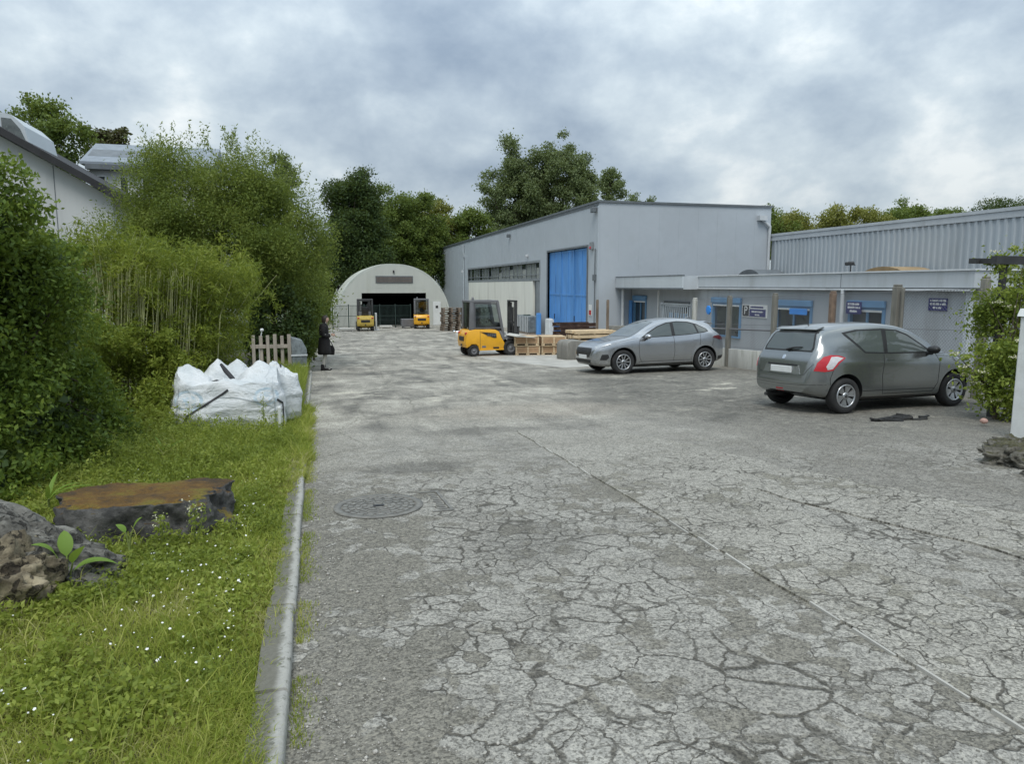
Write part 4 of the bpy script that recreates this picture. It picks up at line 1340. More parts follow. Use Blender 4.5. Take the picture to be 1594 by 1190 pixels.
def wheel(parent, x, y, r, w_, side, style):
    wh = bpy.data.objects.new('wheel', None); COL.objects.link(wh); wh.parent = parent; wh.location = (x, y, r)
    wh.empty_display_size = .1
    s_ = side
    b = B()
    rr = r * .665
    b.lathe([(rr, -w_ / 2 * .9), (rr + .02, -w_ / 2), (r - .03, -w_ / 2), (r - .008, -w_ / 2 + .02), (r, -w_ / 2 + .05), (r, w_ / 2 - .05), (r - .008, w_ / 2 - .02), (r - .03, w_ / 2), (rr + .02, w_ / 2), (rr, w_ / 2 * .9)], 'y', n=40, close=True)
    b.obj('tyre', M['rubber'], wh)
    b = B()
    f = s_ * (w_ / 2 - .012)
    b.lathe([(rr, f), (rr - .022, f + s_ * .006), (rr - .03, f - s_ * .02), (rr - .035, -f * .6), (0, -f * .6)], 'y', n=40)
    b.obj('rim_barrel', M['steel_dark'], wh)
    b = B()
    b.lathe([(rr - .001, f + s_ * .002), (rr - .008, f + s_ * .012), (rr - .026, f + s_ * .010), (rr - .03, f - s_ * .004)], 'y', n=40)
    b.lathe([(.062, f - s_ * .03), (.06, f - s_ * .004), (.03, f + s_ * .002), (0, f + s_ * .002)], 'y', n=20)
    ns = 5 if style == 'twin' else 6
    for i in range(ns):
        for dlt in ((-.30, .30) if style == 'twin' else (-.30, -.02, .24)):
            a0 = 2 * math.pi * i / ns + .3
            a1 = a0 + dlt
            p0 = Vector((.045 * math.cos(a0 + dlt * .6), f - s_ * .012, .045 * math.sin(a0 + dlt * .6)))
            p1 = Vector(((rr - .02) * math.cos(a1), f + s_ * .002, (rr - .02) * math.sin(a1)))
            d = (p1 - p0).normalized(); u = Vector((d.z, 0, -d.x))
            w0, w1 = (.012, .017) if style == 'twin' else (.012, .019)
            dp_ = Vector((0, -s_ * .02, 0))
            vs = [p0 + u * w0 / 1, p0 - u * w0, p1 - u * w1, p1 + u * w1]
            vs = vs + [v + dp_ for v in vs]
            b.add(vs, [(0, 1, 2, 3), (0, 4, 5, 1), (1, 5, 6, 2), (2, 6, 7, 3), (3, 7, 4, 0)])
    b.obj('rim', M['alloy'], wh)
    b = B(); b.lathe([(.028, f + s_ * .002), (.026, f + s_ * .008), (0, f + s_ * .008)], 'y', n=16); b.obj('hub_cap', M['steel_dark'], wh)
    return wh


def build_car(name, label, L, wb, xf, rw, tw, prof, paint, loc, yaw, gx, track):
    T, Bt, Z, W, RW = [curve(p) for p in prof]
    vs, fs = car_shell(L, T, Bt, Z, W, RW, .004)
    bb = B(); bb.add(vs, fs, 0, True)
    me = bb.mesh('shell')
    me.materials.append(M[paint]); me.materials.append(M['dark'])
    cutters = []
    for ax in (xf, xf + wb):
        for sy in (1, -1):
            c = B(); c.lathe([(0, sy * .46), (rw + .055, sy * .46), (rw + .055, sy * 1.2), (0, sy * 1.2)], 'y', (ax, 0, rw + .015), n=48)
            cm = c.mesh('well', weld=True); cm.materials.append(M['dark']); cutters.append(cm)
    root = thing(name, label, 'car', loc, yaw, 'cars parked on the lot', slope=True)
    # geometry is drawn nose at x=0; shift so that the wheelbase centre is the origin, nose toward +x
    piv = bpy.data.objects.new('body', boolean_cut(me, cutters, 'body')); COL.objects.link(piv)
    cx = xf + wb / 2
    for v in piv.data.vertices: pass
    piv.data.transform(Matrix(((-1, 0, 0, cx), (0, -1, 0, 0), (0, 0, 1, 0), (0, 0, 0, 1))))
    for p in piv.data.polygons: p.use_smooth = True
    piv.data.set_sharp_from_angle(angle=R(38))
    piv.parent = root
    sk = Skin(piv.data, root)
    for ax in (xf, xf + wb):
        for sy in (1, -1):
            wheel(root, cx - ax, sy * (track / 2), rw, tw, sy, gx)
    return root, sk, cx


def X(cx, pts):            # drawing coordinates (nose at 0) to car coordinates (nose at +)
    return [(cx - a, b) for a, b in pts]


def details(root, sk, cx, sp):
    for sy, vw in ((1, 'y+'), (-1, 'y-')):
        for poly in sp['trim']: sk.patch('window_trim', X(cx, poly), vw, M['black'], .0025)
        for poly in sp['side_glass']: sk.patch('window', X(cx, poly), vw, M['glass_car'], .006)
        for poly in sp.get('pillar', []): sk.patch('pillar', X(cx, poly), vw, M['black'], .008)
        b = B()
        for ln in sp['seams']: sk.line(b, X(cx, ln), vw)
        b.obj('door_seam', M['black'], root, recalc=False)
        for poly in sp['handles']:
            sk.patch('door_handle', X(cx, poly), vw, M[sp['paint']], .016, .03)
        for poly in sp.get('head', []): sk.patch('headlight', X(cx, poly), vw, M['head_lens'], .006, .03)
        if sp.get('tail'):
            tl = sk.patch('tail_light', X(cx, sp['tail']), vw, M[sp.get('tail_mat', 'red_lens')], .010, .03)
            if sp.get('tail_clear'): sk.patch('lamp_lens', X(cx, sp['tail_clear']), vw, M['clear_lens'], .014, .03, parent=tl)
        for poly in sp.get('side_dark', []): sk.patch('intake', X(cx, poly), vw, M['black'], .004, .03)
        for poly in sp.get('side_pale', []): sk.patch('sill_trim', X(cx, poly), vw, M[sp.get('pale_mat', 'alloy')], .005, .04)
        # mirror
        mx, mz = sp['mirror']
        h, nn = sk.hit(Vector((cx - mx, sy * 4, mz)), Vector((0, -sy, 0)))
        b = B()
        bm = bmesh.new(); bmesh.ops.create_icosphere(bm, subdivisions=3, radius=1)
        for v in bm.verts:
            x, y_, z = v.co
            v.co = (cx - mx + x * .085 - .02 * abs(y_) + .0, h.y + sy * (.14 + y_ * sy * .115), mz + .075 + z * .07)
        b.add([v.co.copy() for v in bm.verts], [[q.index for q in f.verts] for f in bm.faces], 0, True); bm.free()
        mo = b.obj('mirror', M[sp.get('mirror_mat', sp['paint'])], root)
        b = B(); b.box(cx - mx - .035, cx - mx + .045, h.y - sy * .03, h.y + sy * .09, mz - .02, mz + .035, bev=.012); b.obj('mirror_arm', M['black'], mo)
    for vw, nm, poly, m_, off in sp['ends']:
        sk.patch(nm, poly if vw in ('x+', 'x-') else X(cx, poly), vw, M[m_], off, .04)


# compact silver crossover
Lp = 4.19
P_T = [(0, .60), (.04, .70), (.14, .79), (.35, .87), (.7, .945), (1.1, 1.02), (1.5, 1.24), (1.9, 1.43), (2.25, 1.515), (2.6, 1.54), (3.0, 1.525), (3.4, 1.46), (3.66, 1.395), (3.74, 1.35), (3.88, 1.19), (4.03, 1.03), (4.12, .95), (4.17, .78), (4.19, .62)]
P_B = [(0, .34), (.12, .235), (.5, .20), (2, .20), (3.6, .22), (4.05, .30), (4.19, .40)]
P_Z = [(0, .56), (.08, .68), (.25, .79), (.6, .885), (1.1, .955), (1.6, .985), (2.4, 1.00), (3.0, 1.03), (3.5, 1.075), (3.85, 1.06), (4.08, .93), (4.19, .60)]
P_W = [(0, .50), (.05, .62), (.15, .73), (.35, .83), (.6, .88), (.9, .895), (1.5, .872), (2.2, .865), (2.9, .88), (3.3, .90), (3.7, .885), (3.95, .82), (4.1, .74), (4.19, .62)]
P_R = [(0, .40), (.15, .55), (.5, .66), (1.1, .70), (1.5, .66), (2.0, .60), (2.6, .585), (3.2, .565), (3.6, .545), (3.9, .56), (4.1, .60), (4.19, .50)]
pu, sk, cx = build_car('parked_car', 'light silver crossover with dark multi spoke wheels parked nose left beside the timber stacks', Lp, 2.59, .83, .335, .215, (P_T, P_B, P_Z, P_W, P_R), 'silver', (9.383, 19.155, g(19.155)), 3.198, 'twin', 1.56)
win_all = [(1.38, .985), (1.62, 1.13), (1.95, 1.30), (2.25, 1.40), (2.6, 1.435), (2.95, 1.42), (3.25, 1.345), (3.52, 1.21), (3.56, 1.14), (3.4, 1.105), (2.9, 1.05), (2.2, 1.01)]
details(pu, sk, cx, dict(
    paint='silver',
    trim=[win_all],
    side_glass=[[(1.50, 1.005), (1.66, 1.115), (1.97, 1.275), (2.27, 1.375), (2.37, 1.39), (2.37, 1.035), (2.2, 1.028)],
                [(2.47, 1.04), (2.47, 1.40), (2.62, 1.412), (2.93, 1.397), (3.12, 1.345), (3.18, 1.095), (2.9, 1.068)],
                [(3.23, 1.105), (3.19, 1.335), (3.24, 1.32), (3.49, 1.20), (3.52, 1.15), (3.4, 1.125)]],
    seams=[[(1.36, .97), (1.30, .80), (1.33, .45), (1.42, .29), (2.40, .29), (2.44, .6), (2.42, 1.02)], [(2.42, .29), (3.0, .30), (3.06, .48), (3.24, .72), (3.27, 1.08)], [(.3, .80), (.95, .94), (1.3, .985)], [(1.3, .33), (3.1, .345)], [(3.62, .62), (3.70, .92)]],
    handles=[[(2.18, .855), (2.38, .865), (2.38, .90), (2.18, .89)], [(3.02, .905), (3.20, .915), (3.20, .95), (3.02, .94)]],
    head=[[(.20, .745), (.30, .80), (.62, .905), (.80, .935), (.74, .885), (.55, .825), (.36, .77)]],
    tail_mat='red_dark', tail=[(3.66, .955), (3.72, 1.01), (3.92, 1.02), (4.08, .965), (4.1, .90), (3.95, .90)],
    side_dark=[[(.17, .40), (.22, .55), (.38, .555), (.41, .47), (.33, .40)], [(.48, .215), (1.35, .225), (3.05, .24), (3.05, .275), (1.35, .262), (.5, .245)], [(3.78, .32), (4.1, .36), (4.1, .45), (3.82, .42)]],
    side_pale=[[(.16, .30), (.30, .295), (.46, .33), (.44, .36), (.30, .335), (.17, .345)], [(1.36, .282), (3.0, .30), (3.02, .325), (1.38, .30)]],
    mirror=(1.52, .955),
    ends=[('x+', 'grille', [(-.46, .72), (-.50, .62), (-.40, .47), (.40, .47), (.50, .62), (.46, .72)], 'black', .008),
          ('x+', 'lower_grille', [(-.5, .40), (-.45, .30), (.45, .30), (.5, .40)], 'black', .006),
          ('z', 'windscreen', [(1.12, -.60), (1.12, .60), (1.35, .66), (1.92, .50), (1.96, 0), (1.92, -.50), (1.35, -.66)], 'glass_car', .006),
          ('x-', 'rear_window', [(-.52, 1.06), (-.44, 1.32), (.44, 1.32), (.52, 1.06)], 'glass_car', .006),
          ('x-', 'rear_plate', [(-.26, .74), (-.26, .86), (.26, .86), (.26, .74)], 'white', .01)]))
# chrome lines and badge plate in the grille, front plate, roof fin, spoiler, arch lips
b = B()
for z in (.52, .57, .62, .67):
    sk.line(b, [(-.42, z), (.42, z)], 'x+', .008, .013)
b.obj('grille_bar', M['steel_dark'], pu, recalc=False)
b = B(); hx = sk.hit(Vector((9, .0, .47)), Vector((-1, 0, 0)))[0].x
b.box(hx + .004, hx + .02, -.26, .26, .415, .525, bev=.006); b.obj('front_plate', M['white'], pu)
b = B(); b.prism([(cx - 3.60, 1.40), (cx - 3.66, 1.43), (cx - 3.90, 1.37), (cx - 3.90, 1.34), (cx - 3.70, 1.365)], -.50, .50); b.obj('spoiler', M['silver'], pu, bevel=.01)
b = B(); b.prism([(cx - 3.20, 1.48), (cx - 3.40, 1.56), (cx - 3.44, 1.56), (cx - 3.44, 1.44)], -.02, .02); b.obj('roof_fin', M['silver'], pu)
def arch_lips(root, sk, cx, axs, rw, m_):
    for ax in axs:
        for sy, vw in ((1, 'y+'), (-1, 'y-')):
            pts_o = [(ax - (rw + .105) * math.cos(t), rw + .015 + (rw + .105) * math.sin(t)) for t in np.linspace(-.12, math.pi + .12, 25)]
            pts_i = [(ax - (rw + .060) * math.cos(t), rw + .015 + (rw + .060) * math.sin(t)) for t in np.linspace(math.pi + .12, -.12, 25)]
            sk.patch('wheel_arch_trim', X(cx, pts_o + pts_i), vw, M[m_], .012, .05)
arch_lips(pu, sk, cx, (.83, 3.42), .335, 'silver')
b = B(); b.box(cx - 3.5, cx - .9, -.62, .62, .17, .24); b.obj('underbody', M['dark'], pu)

# dark grey three-door hatchback
Ls = 3.85
S_T = [(0, .56), (.05, .66), (.16, .75), (.45, .87), (.85, .965), (1.0, 1.0), (1.35, 1.23), (1.7, 1.41), (2.0, 1.485), (2.35, 1.51), (2.9, 1.495), (3.3, 1.45), (3.46, 1.415), (3.54, 1.36), (3.66, 1.12), (3.72, 1.0), (3.78, .90), (3.82, .70), (3.85, .56)]
S_B = [(0, .34), (.1, .24), (.4, .20), (1.8, .20), (3.2, .22), (3.6, .28), (3.85, .36)]
S_Z = [(0, .52), (.08, .64), (.25, .74), (.6, .86), (1.0, .935), (1.6, .955), (2.4, .97), (3.0, .985), (3.4, .985), (3.65, .955), (3.77, .86), (3.85, .54)]
S_W = [(0, .46), (.05, .58), (.15, .68), (.35, .775), (.6, .825), (.9, .84), (1.5, .825), (2.2, .825), (2.8, .84), (3.2, .848), (3.5, .825), (3.7, .76), (3.8, .68), (3.85, .60)]
S_R = [(0, .36), (.15, .5), (.5, .62), (1.0, .67), (1.4, .63), (1.9, .58), (2.5, .57), (3.1, .555), (3.45, .545), (3.6, .59), (3.75, .62), (3.85, .50)]
sw, sk, cx = build_car('parked_car', 'dark grey three door hatchback with pale alloy wheels parked by the flowering shrub', Ls, 2.43, .76, .30, .19, (S_T, S_B, S_Z, S_W, S_R), 'grey_car', (9.592, 10.841, g(10.841)), .0751, 'multi', 1.49)
details(sw, sk, cx, dict(
    paint='grey_car', mirror_mat='black',
    trim=[[(1.22, .965), (1.45, 1.12), (1.72, 1.29), (1.95, 1.375), (2.3, 1.40), (2.85, 1.39), (3.14, 1.345), (3.10, 1.29), (2.78, 1.00), (2.2, .975)]],
    side_glass=[[(1.34, .99), (1.50, 1.115), (1.75, 1.27), (1.97, 1.35), (2.20, 1.368), (2.27, .998)],
                [(2.36, 1.0), (2.30, 1.372), (2.8, 1.365), (3.08, 1.325), (2.76, 1.02)]],
    seams=[[(1.20, .95), (1.13, .80), (1.16, .45), (1.26, .30), (2.38, .30), (2.42, .6), (2.36, .97)], [(.95, .945), (1.15, .955)], [(3.45, .78), (3.52, .60), (3.50, .36)], [(1.2, .35), (2.95, .37)]],
    handles=[[(2.14, .865), (2.32, .87), (2.32, .905), (2.14, .90)]],
    head=[[(.16, .66), (.22, .72), (.55, .83), (.82, .91), (.78, .82), (.5, .72), (.3, .66)]],
    tail=[(3.22, .935), (3.34, .975), (3.50, .985), (3.62, .955), (3.72, .86), (3.77, .73), (3.62, .715), (3.48, .735), (3.36, .85)],
    tail_clear=[(3.27, .93), (3.38, .958), (3.49, .955), (3.60, .80), (3.575, .745), (3.49, .76), (3.39, .87)],
    side_dark=[[(.35, .21), (1.2, .215), (2.9, .235), (2.9, .265), (1.2, .245), (.4, .24)]],
    mirror=(1.38, .955),
    ends=[('x+', 'grille', [(-.42, .46), (-.36, .32), (.36, .32), (.42, .46)], 'black', .006),
          ('z', 'windscreen', [(1.04, -.56), (1.04, .56), (1.25, .62), (1.72, .49), (1.76, 0), (1.72, -.49), (1.25, -.62)], 'glass_car', .006),
          ('x-', 'rear_window_trim', [(-.59, 1.03), (-.60, 1.10), (-.50, 1.355), (.50, 1.355), (.60, 1.10), (.59, 1.03)], 'black', .003),
          ('x-', 'rear_window', [(-.555, 1.055), (-.56, 1.11), (-.475, 1.335), (.475, 1.335), (.56, 1.11), (.555, 1.055)], 'glass_car', .006),
          ('x-', 'number_plate_recess', [(-.46, .65), (-.40, .80), (.40, .80), (.46, .65)], 'silver', .006),
          ('x-', 'chrome_strip', [(-.36, .79), (-.36, .815), (.36, .815), (.36, .79)], 'black', .014),
          ('x-', 'rear_fog_lamp', [(-.10, .355), (-.085, .40), (.085, .40), (.10, .355)], 'red_lens', .006),
          ('x-', 'badge', [(-.035, .905), (-.03, .955), (.0, .968), (.03, .955), (.035, .905), (0, .895)], 'chrome', .008)]))
hx = sk.hit(Vector((-5, 0, .72)), Vector((1, 0, 0)))[0].x
b = B(); b.box(hx - .022, hx - .004, -.26, .26, .67, .78, bev=.006); b.obj('rear_plate', M['white'], sw)
b = B()
P0, n0 = sk.hit(Vector((-5, .0, 1.045)), Vector((1, 0, 0))); P1, n1 = sk.hit(Vector((-5, -.34, 1.10)), Vector((1, 0, 0)))
b.tube([P0 + n0 * .02, P0.lerp(P1, .5) + n0 * .045, P1 + n1 * .02], [.022, .016, .008], 8); b.obj('wiper', M['black'], sw)
b = B(); sk.line(b, [(-.70, .84), (-.55, .66), (0, .63), (.55, .66), (.70, .84)], 'x-', .007); sk.line(b, [(-.80, .50), (0, .47), (.80, .50)], 'x-', .006); b.obj('tailgate_seam', M['black'], sw, recalc=False)
b = B(); b.prism([(cx - 3.36, 1.435), (cx - 3.40, 1.45), (cx - 3.545, 1.41), (cx - 3.545, 1.39), (cx - 3.45, 1.40)], -.50, .50); b.obj('spoiler', M['grey_car'], sw, bevel=.01)
b = B(); b.box(cx - 3.1, cx - .9, -.58, .58, .17, .24); b.obj('underbody', M['dark'], sw)
b = B(); b.tube([(cx - 3.45, .38, .24), (cx - 3.84, .38, .25)], .03, 12); b.obj('exhaust', M['steel_dark'], sw)
b = B(); b.tube([(cx - 3.25, 0, 1.45), (cx - 3.42, 0, 1.62)], [.008, .003], 6); b.obj('aerial', M['black'], sw)

# ------------------------------------------------------------------ forklifts
def forklift(label, loc, yaw, paint, guard, cab, mast_h, worn=False):
    t = thing('forklift', label, 'forklift', loc, yaw, 'forklifts in the yard')
    Wd = 1.12
    # counterweight and side covers, drawn in side view (x forward)
    b = B()
    side = [(-.98, .34), (-1.02, .55), (-1.00, .86), (-.90, 1.02), (-.62, 1.06), (.20, 1.04), (.36, .96), (.46, .72), (.58, .52), (.60, .24), (-.48, .22), (-.50, .40), (-.60, .48), (-.78, .48), (-.86, .40)]
    b.prism(side, -Wd / 2, Wd / 2)
    b.obj('body', M[paint], t, bevel=.035)
    for sy in (1, -1):
        b = B(); y0 = sy * (Wd / 2 + .002)
        b.prism([(-.42, .96), (.22, .90), (.24, .72), (.12, .72), (-.18, .84)], y0 - .012, y0 + .006)
        vt = b.obj('side_vent', M['black'], t)
        b = B()
        for k_ in range(4): b.prism([(-.15 + k_ * .09, .80 - k_ * .01), (-.08 + k_ * .09, .79 - k_ * .01), (-.06 + k_ * .09, .88), (-.13 + k_ * .09, .885)], y0 + .0 * sy, y0 + .014 * sy)
        b.obj('vent_slat', M['fork_grey'], vt)
        b = B(); b.box(-.44, -.43, y0 - .004, y0 + .003, .25, 1.0); b.obj('panel_seam', M['black'], t)
        b = B(); b.box(-.47, .55, y0 - .02, y0 + .004, .24, .29); b.obj('lower_band', M['fork_grey'] if worn else M[paint], t)
    # rear: lights, grille, reflective
    b = B(); b.box(-1.035, -1.0, -.30, .30, .60, .78, bev=.02); rg = b.obj('rear_grille', M['black'], t)
    b = B()
    for k_ in range(4): b.box(-1.045, -1.032, -.28, .28, .625 + k_ * .04, .645 + k_ * .04)
    b.obj('grille_bar', M['steel_dark'], rg)
    b = B(); b.lathe([(0, -1.045), (.045, -1.045), (.05, -1.02)], 'x', (0, 0, .44), n=14); b.obj('tow_pin', M['black'], t)
    for sy in (1, -1):
        b = B(); b.box(-1.02, -.93, sy * .40, sy * .53, .86, .95, bev=.015); b.obj('tail_light', M['red_lens'], t)
    if not worn:
        b = B(); b.tube([(-.95, .45, .94), (-1.12, .5, .92)], .02, 8); b.lathe([(0, -1.22), (.05, -1.20), (.055, -1.12), (0, -1.1)], 'x', (0, .5, .92), n=14); b.obj('work_lamp', M['chrome'], t)
    for sy in (1, -1):
        b = B(); b.box(-.36, -.20, sy * (Wd / 2 + .0005), sy * (Wd / 2 + .005), .34, .42); b.obj('data_plate', M['fork_grey2'], t)
        b = B(); b.box(.10, .34, sy * (Wd / 2 - .02), sy * (Wd / 2 + .03), .30, .36, bev=.01); b.obj('step', M['black'], t)
    # wheels
    for x, r, w_, tr in ((-.68, .23, .18, .94), (.84, .31, .24, .98)):
        for sy in (1, -1):
            wh = bpy.data.objects.new('wheel', None); COL.objects.link(wh); wh.parent = t; wh.location = (x, sy * tr / 2, r); wh.empty_display_size = .1
            b = B(); b.lathe([(r * .55, -w_ / 2), (r - .03, -w_ / 2), (r, -w_ / 2 + .03), (r, w_ / 2 - .03), (r - .03, w_ / 2), (r * .55, w_ / 2)], 'y', n=28, close=True); b.obj('tyre', M['rubber'], wh)
            b = B(); f = sy * w_ / 2
            b.lathe([(r * .56, f * .9), (r * .5, f * .98), (r * .45, f * .7), (r * .2, f * .72), (r * .18, f * .95), (0, f * .95)], 'y', n=24); b.obj('rim', M['fork_grey2'], wh)
    # front fender over the drive wheel and the cowl
    b = B(); b.prism([(.36, .96), (.42, 1.0), (.62, .72), (.98, .70), (1.02, .66), (.60, .66), (.52, .60)], -.56, .56); b.obj('front_fender', M['fork_grey2'], t, bevel=.015)
    b = B(); b.prism([(.28, .98), (.40, 1.30), (.52, 1.30), (.60, .9), (.60, .5), (.30, .5)], -.42, .42); b.obj('dashboard', M['fork_grey'], t, bevel=.03)
    # overhead guard
    Hh = 2.18
    b = B()
    for sy in (1, -1):
        y0, y1 = sy * .44, sy * .53
        b.prism([(-.86, 1.04), (-.66, 1.04), (-.68, Hh - .08), (-.82, Hh - .08)], y0, y1)
        b.prism([(.50, .80), (.60, .80), (.36, Hh - .06), (.26, Hh - .06)], y0, y1)
        b.prism([(-.84, Hh - .09), (.37, Hh - .09), (.33, Hh), (-.82, Hh)], y0, y1)
    b.box(-.82, -.74, -.44, .44, Hh - .085, Hh - .002).box(.26, .34, -.44, .44, Hh - .085, Hh - .002)
    gd = b.obj('overhead_guard', M[guard], t, bevel=.012)
    for k_ in range(6):
        b = B(); b.box(-.70 + k_ * .165, -.66 + k_ * .165, -.44, .44, Hh - .06, Hh - .02); b.obj('roof_bar', M[guard], gd)
    if cab:
        for sy in (1, -1):
            b = B(); yy = sy * .50
            o4 = [(-.66, 1.08), (.49, 1.08), (.27, Hh - .10), (-.67, Hh - .10)]; i4 = [(-.60, 1.14), (.42, 1.14), (.24, Hh - .15), (-.61, Hh - .15)]
            for e in range(4): b.prism([o4[e], o4[(e + 1) % 4], i4[(e + 1) % 4], i4[e]], yy - .014, yy + .014)
            b2 = B(); b2.prism(i4, yy - .004, yy + .004)
            dr_ = b.obj('cab_door', M['fork_grey'], t)
            b2.obj('window', M['cab_glass'], dr_)
        b = B(); b.box(-.80, -.78, -.44, .44, 1.12, Hh - .1); b.obj('rear_window', M['cab_glass'], t)
    # seat, column, wheel
    b = B(); b.box(-.58, -.12, -.25, .25, 1.06, 1.18, bev=.03); b.prism([(-.58, 1.16), (-.46, 1.16), (-.56, 1.66), (-.66, 1.64)], -.23, .23); b.obj('seat', M['black'], t, bevel=.02)
    b = B(); b.tube([(.34, 0, 1.2), (.12, 0, 1.42)], .025, 8)
    b.tube([(.12 + .17 * .55 * math.cos(a_), .17 * math.sin(a_), 1.42 + .17 * .8 * math.cos(a_)) for a_ in np.linspace(0, 6.283, 20)], .014, 6); b.obj('steering_wheel', M['black'], t)
    # mast with two nested stages
    b = B()
    for sy in (1, -1):
        b.box(1.05, 1.17, sy * .34, sy * .42, .10, mast_h, bev=.008).box(1.10, 1.20, sy * .25, sy * .33, .14, mast_h - .02, bev=.008)
        b.tube([(1.06, sy * .20, .3), (1.06, sy * .20, mast_h - .2)], .035, 10)
    b.box(1.05, 1.17, -.42, .42, mast_h, mast_h + .07).box(1.05, 1.15, -.33, .33, .45, .55).box(1.05, 1.15, -.33, .33, 1.25, 1.33)
    ms = b.obj('mast', M['steel_dark'], t)
    b = B(); b.tube([(.40, .40, 1.10), (.95, .30, .80), (1.06, .20, .45)], .02, 8); b.obj('hose', M['chrome'], ms)
    b = B(); b.box(1.20, 1.26, -.48, .48, .12, .20).box(1.20, 1.26, -.48, .48, .50, .58)
    for k_ in range(-4, 5): b.box(1.20, 1.235, k_ * .11 - .012, k_ * .11 + .012, .58, 1.10)
    b.box(1.20, 1.235, -.48, .48, 1.10, 1.14); b.obj('carriage', M['steel_dark'], t)
    for sy in (1, -1):
        b = B(); b.prism([(1.26, .56), (1.30, .56), (1.31, .10), (2.25, .07), (2.28, .055), (1.26, .05)], sy * .25 - .05, sy * .25 + .05); b.obj('fork', M['steel_dark'], t)
    # beacon
    b = B(); b.lathe([(.05, Hh), (.05, Hh + .03), (.04, Hh + .11), (0, Hh + .12)], 'z', (-.45, .3, 0), n=12)
    if not worn: b.obj('beacon', M['fork_grey2'], t)
    return t

m_, k_ = new_mat('cab_glass')
gl = k_.n('ShaderNodeBsdfGlossy', i_Roughness=.03, i_Color=(.9, .92, .92)); tp = k_.n('ShaderNodeBsdfTransparent', i_Color=(.62, .66, .65))
fz = k_.n('ShaderNodeFresnel', i_IOR=1.5)
mx = k_.n('ShaderNodeMixShader', i_0=k_.math('ADD', k_.math('MULTIPLY', fz.outputs[0], .8), .06)); k_.put(mx.inputs[1], tp); k_.put(mx.inputs[2], gl)
k_.n('ShaderNodeOutputMaterial', i_Surface=mx.outputs[0]); M['cab_glass'] = m_

forklift('bright yellow forklift with a closed grey cab seen side on beside the board crates', (6.50, 27.85, g(27.85)), .10, 'yellow', 'fork_grey2', True, 2.1)
forklift('faded yellow forklift with an open dark guard before the green mesh fence', (3.28, 50.9, g(50.9)), R(88), 'yellow_old', 'steel_dark', False, 2.0, True)
forklift('bright yellow forklift with a grey cab parked before the hangar door', (7.50, 53.1, g(53.1)), R(84), 'yellow', 'fork_grey2', True, 2.0)
b = B(); b.box(-.05, .05, -.3, .3, .0, 1.15, bev=.01); b.box(-.2, .2, -.3, .3, -.05, .0)
tag(b.obj('white_board', M['white'], loc=(4.05, 51.3, g(51.3) + .05)), 'upright narrow white board beside the faded yellow forklift', 'board')

# ------------------------------------------------------------------ crates, pallets, stacks
def crate(loc, yaw, label, L=.98, D=.9, Hc=.34, open_top=False, seed=0):
    t = thing('board_crate', label, 'crate', loc, yaw, 'board crates stacked beside the forklift')
    rr = random.Random(seed)
    b = B()
    for y0 in (-D / 2, -.05, D / 2 - .1): b.box(-L / 2, L / 2, y0, y0 + .1, .0, .022)
    for x0 in (-L / 2, -.06, L / 2 - .12):
        for y0 in (-D / 2, -.05, D / 2 - .1): b.box(x0, x0 + .12, y0, y0 + .1, .022, .085)
    b.box(-L / 2, L / 2, -D / 2, D / 2, .085, .105); b.obj('pallet_base', M['wood_pale'], t)
    for sy in (1, -1):
        for k_ in range(2):
            z0 = .107 + k_ * Hc * .5
            b = B(); b.box(-L / 2 + .005, L / 2 - .005, sy * (D / 2 - .025), sy * D / 2, z0 + .002, z0 + Hc * .5 - .004, bev=.004)
            b.obj('side_board', M['card'], t)
    for sx in (1, -1):
        for k_ in range(2):
            z0 = .107 + k_ * Hc * .5
            b = B(); b.box(sx * (L / 2 - .03), sx * (L / 2 - .006), -D / 2 + .028, D / 2 - .028, z0 + .002, z0 + Hc * .5 - .004, bev=.004); b.obj('end_board', M['card'], t)
    for sx in (1, -1):
        for sy in (1, -1):
            b = B(); b.box(sx * (L / 2 - .06), sx * (L / 2 - .0), sy * (D / 2 + .002), sy * (D / 2 + .022), .09, .107 + Hc); b.obj('corner_batten', M['wood_pale'], t)
    b = B(); b.box(-.03, .03, -D / 2 - .02, -D / 2 - .002, .09, .107 + Hc); b.obj('middle_batten', M['wood_pale'], t)
    for k_ in range(5):
        y0 = -D / 2 + k_ * D / 5
        b = B(); dz = rr.uniform(0, .012); b.box(-L / 2 - .01, L / 2 + .01, y0 + .006, y0 + D / 5 - .006, .109 + Hc + dz, .129 + Hc + dz); b.obj('lid_board', M['wood_pale'] if k_ < 4 else M['card'], t)
    return t
cr = [(-.02, 0, 'lower left'), (1.03, .02, 'lower right'), (-.06, 0, 'upper left'), (1.0, -.06, 'upper right')]
cyaw = -.14
for i, (dx, dy, nm) in enumerate(cr):
    cx_, cy_ = 8.12 + dx * math.cos(cyaw) - dy * math.sin(cyaw), 27.65 + dx * math.sin(cyaw) + dy * math.cos(cyaw)
    z = g(27.6) + (.375 if i > 1 else 0)
    crate((cx_, cy_, z), cyaw + random.uniform(-.03, .03), f'brown board crate with pale battens, {nm} of the four right of the near forklift', seed=i, D=1.0, Hc=.235)
b = B(); b.box(-.45, .45, -.5, .5, 0, .02); b.prism([(-.45, .02), (.1, .02), (-.2, .09)], -.45, .4)
tag(b.obj('plastic_sheet', M['pale_conc'], loc=(7.72, 27.35, g(27.6) + .755), rot=(.03, .08, .3)), 'crumpled pale sheet lying on the upper left board crate', 'sheet')
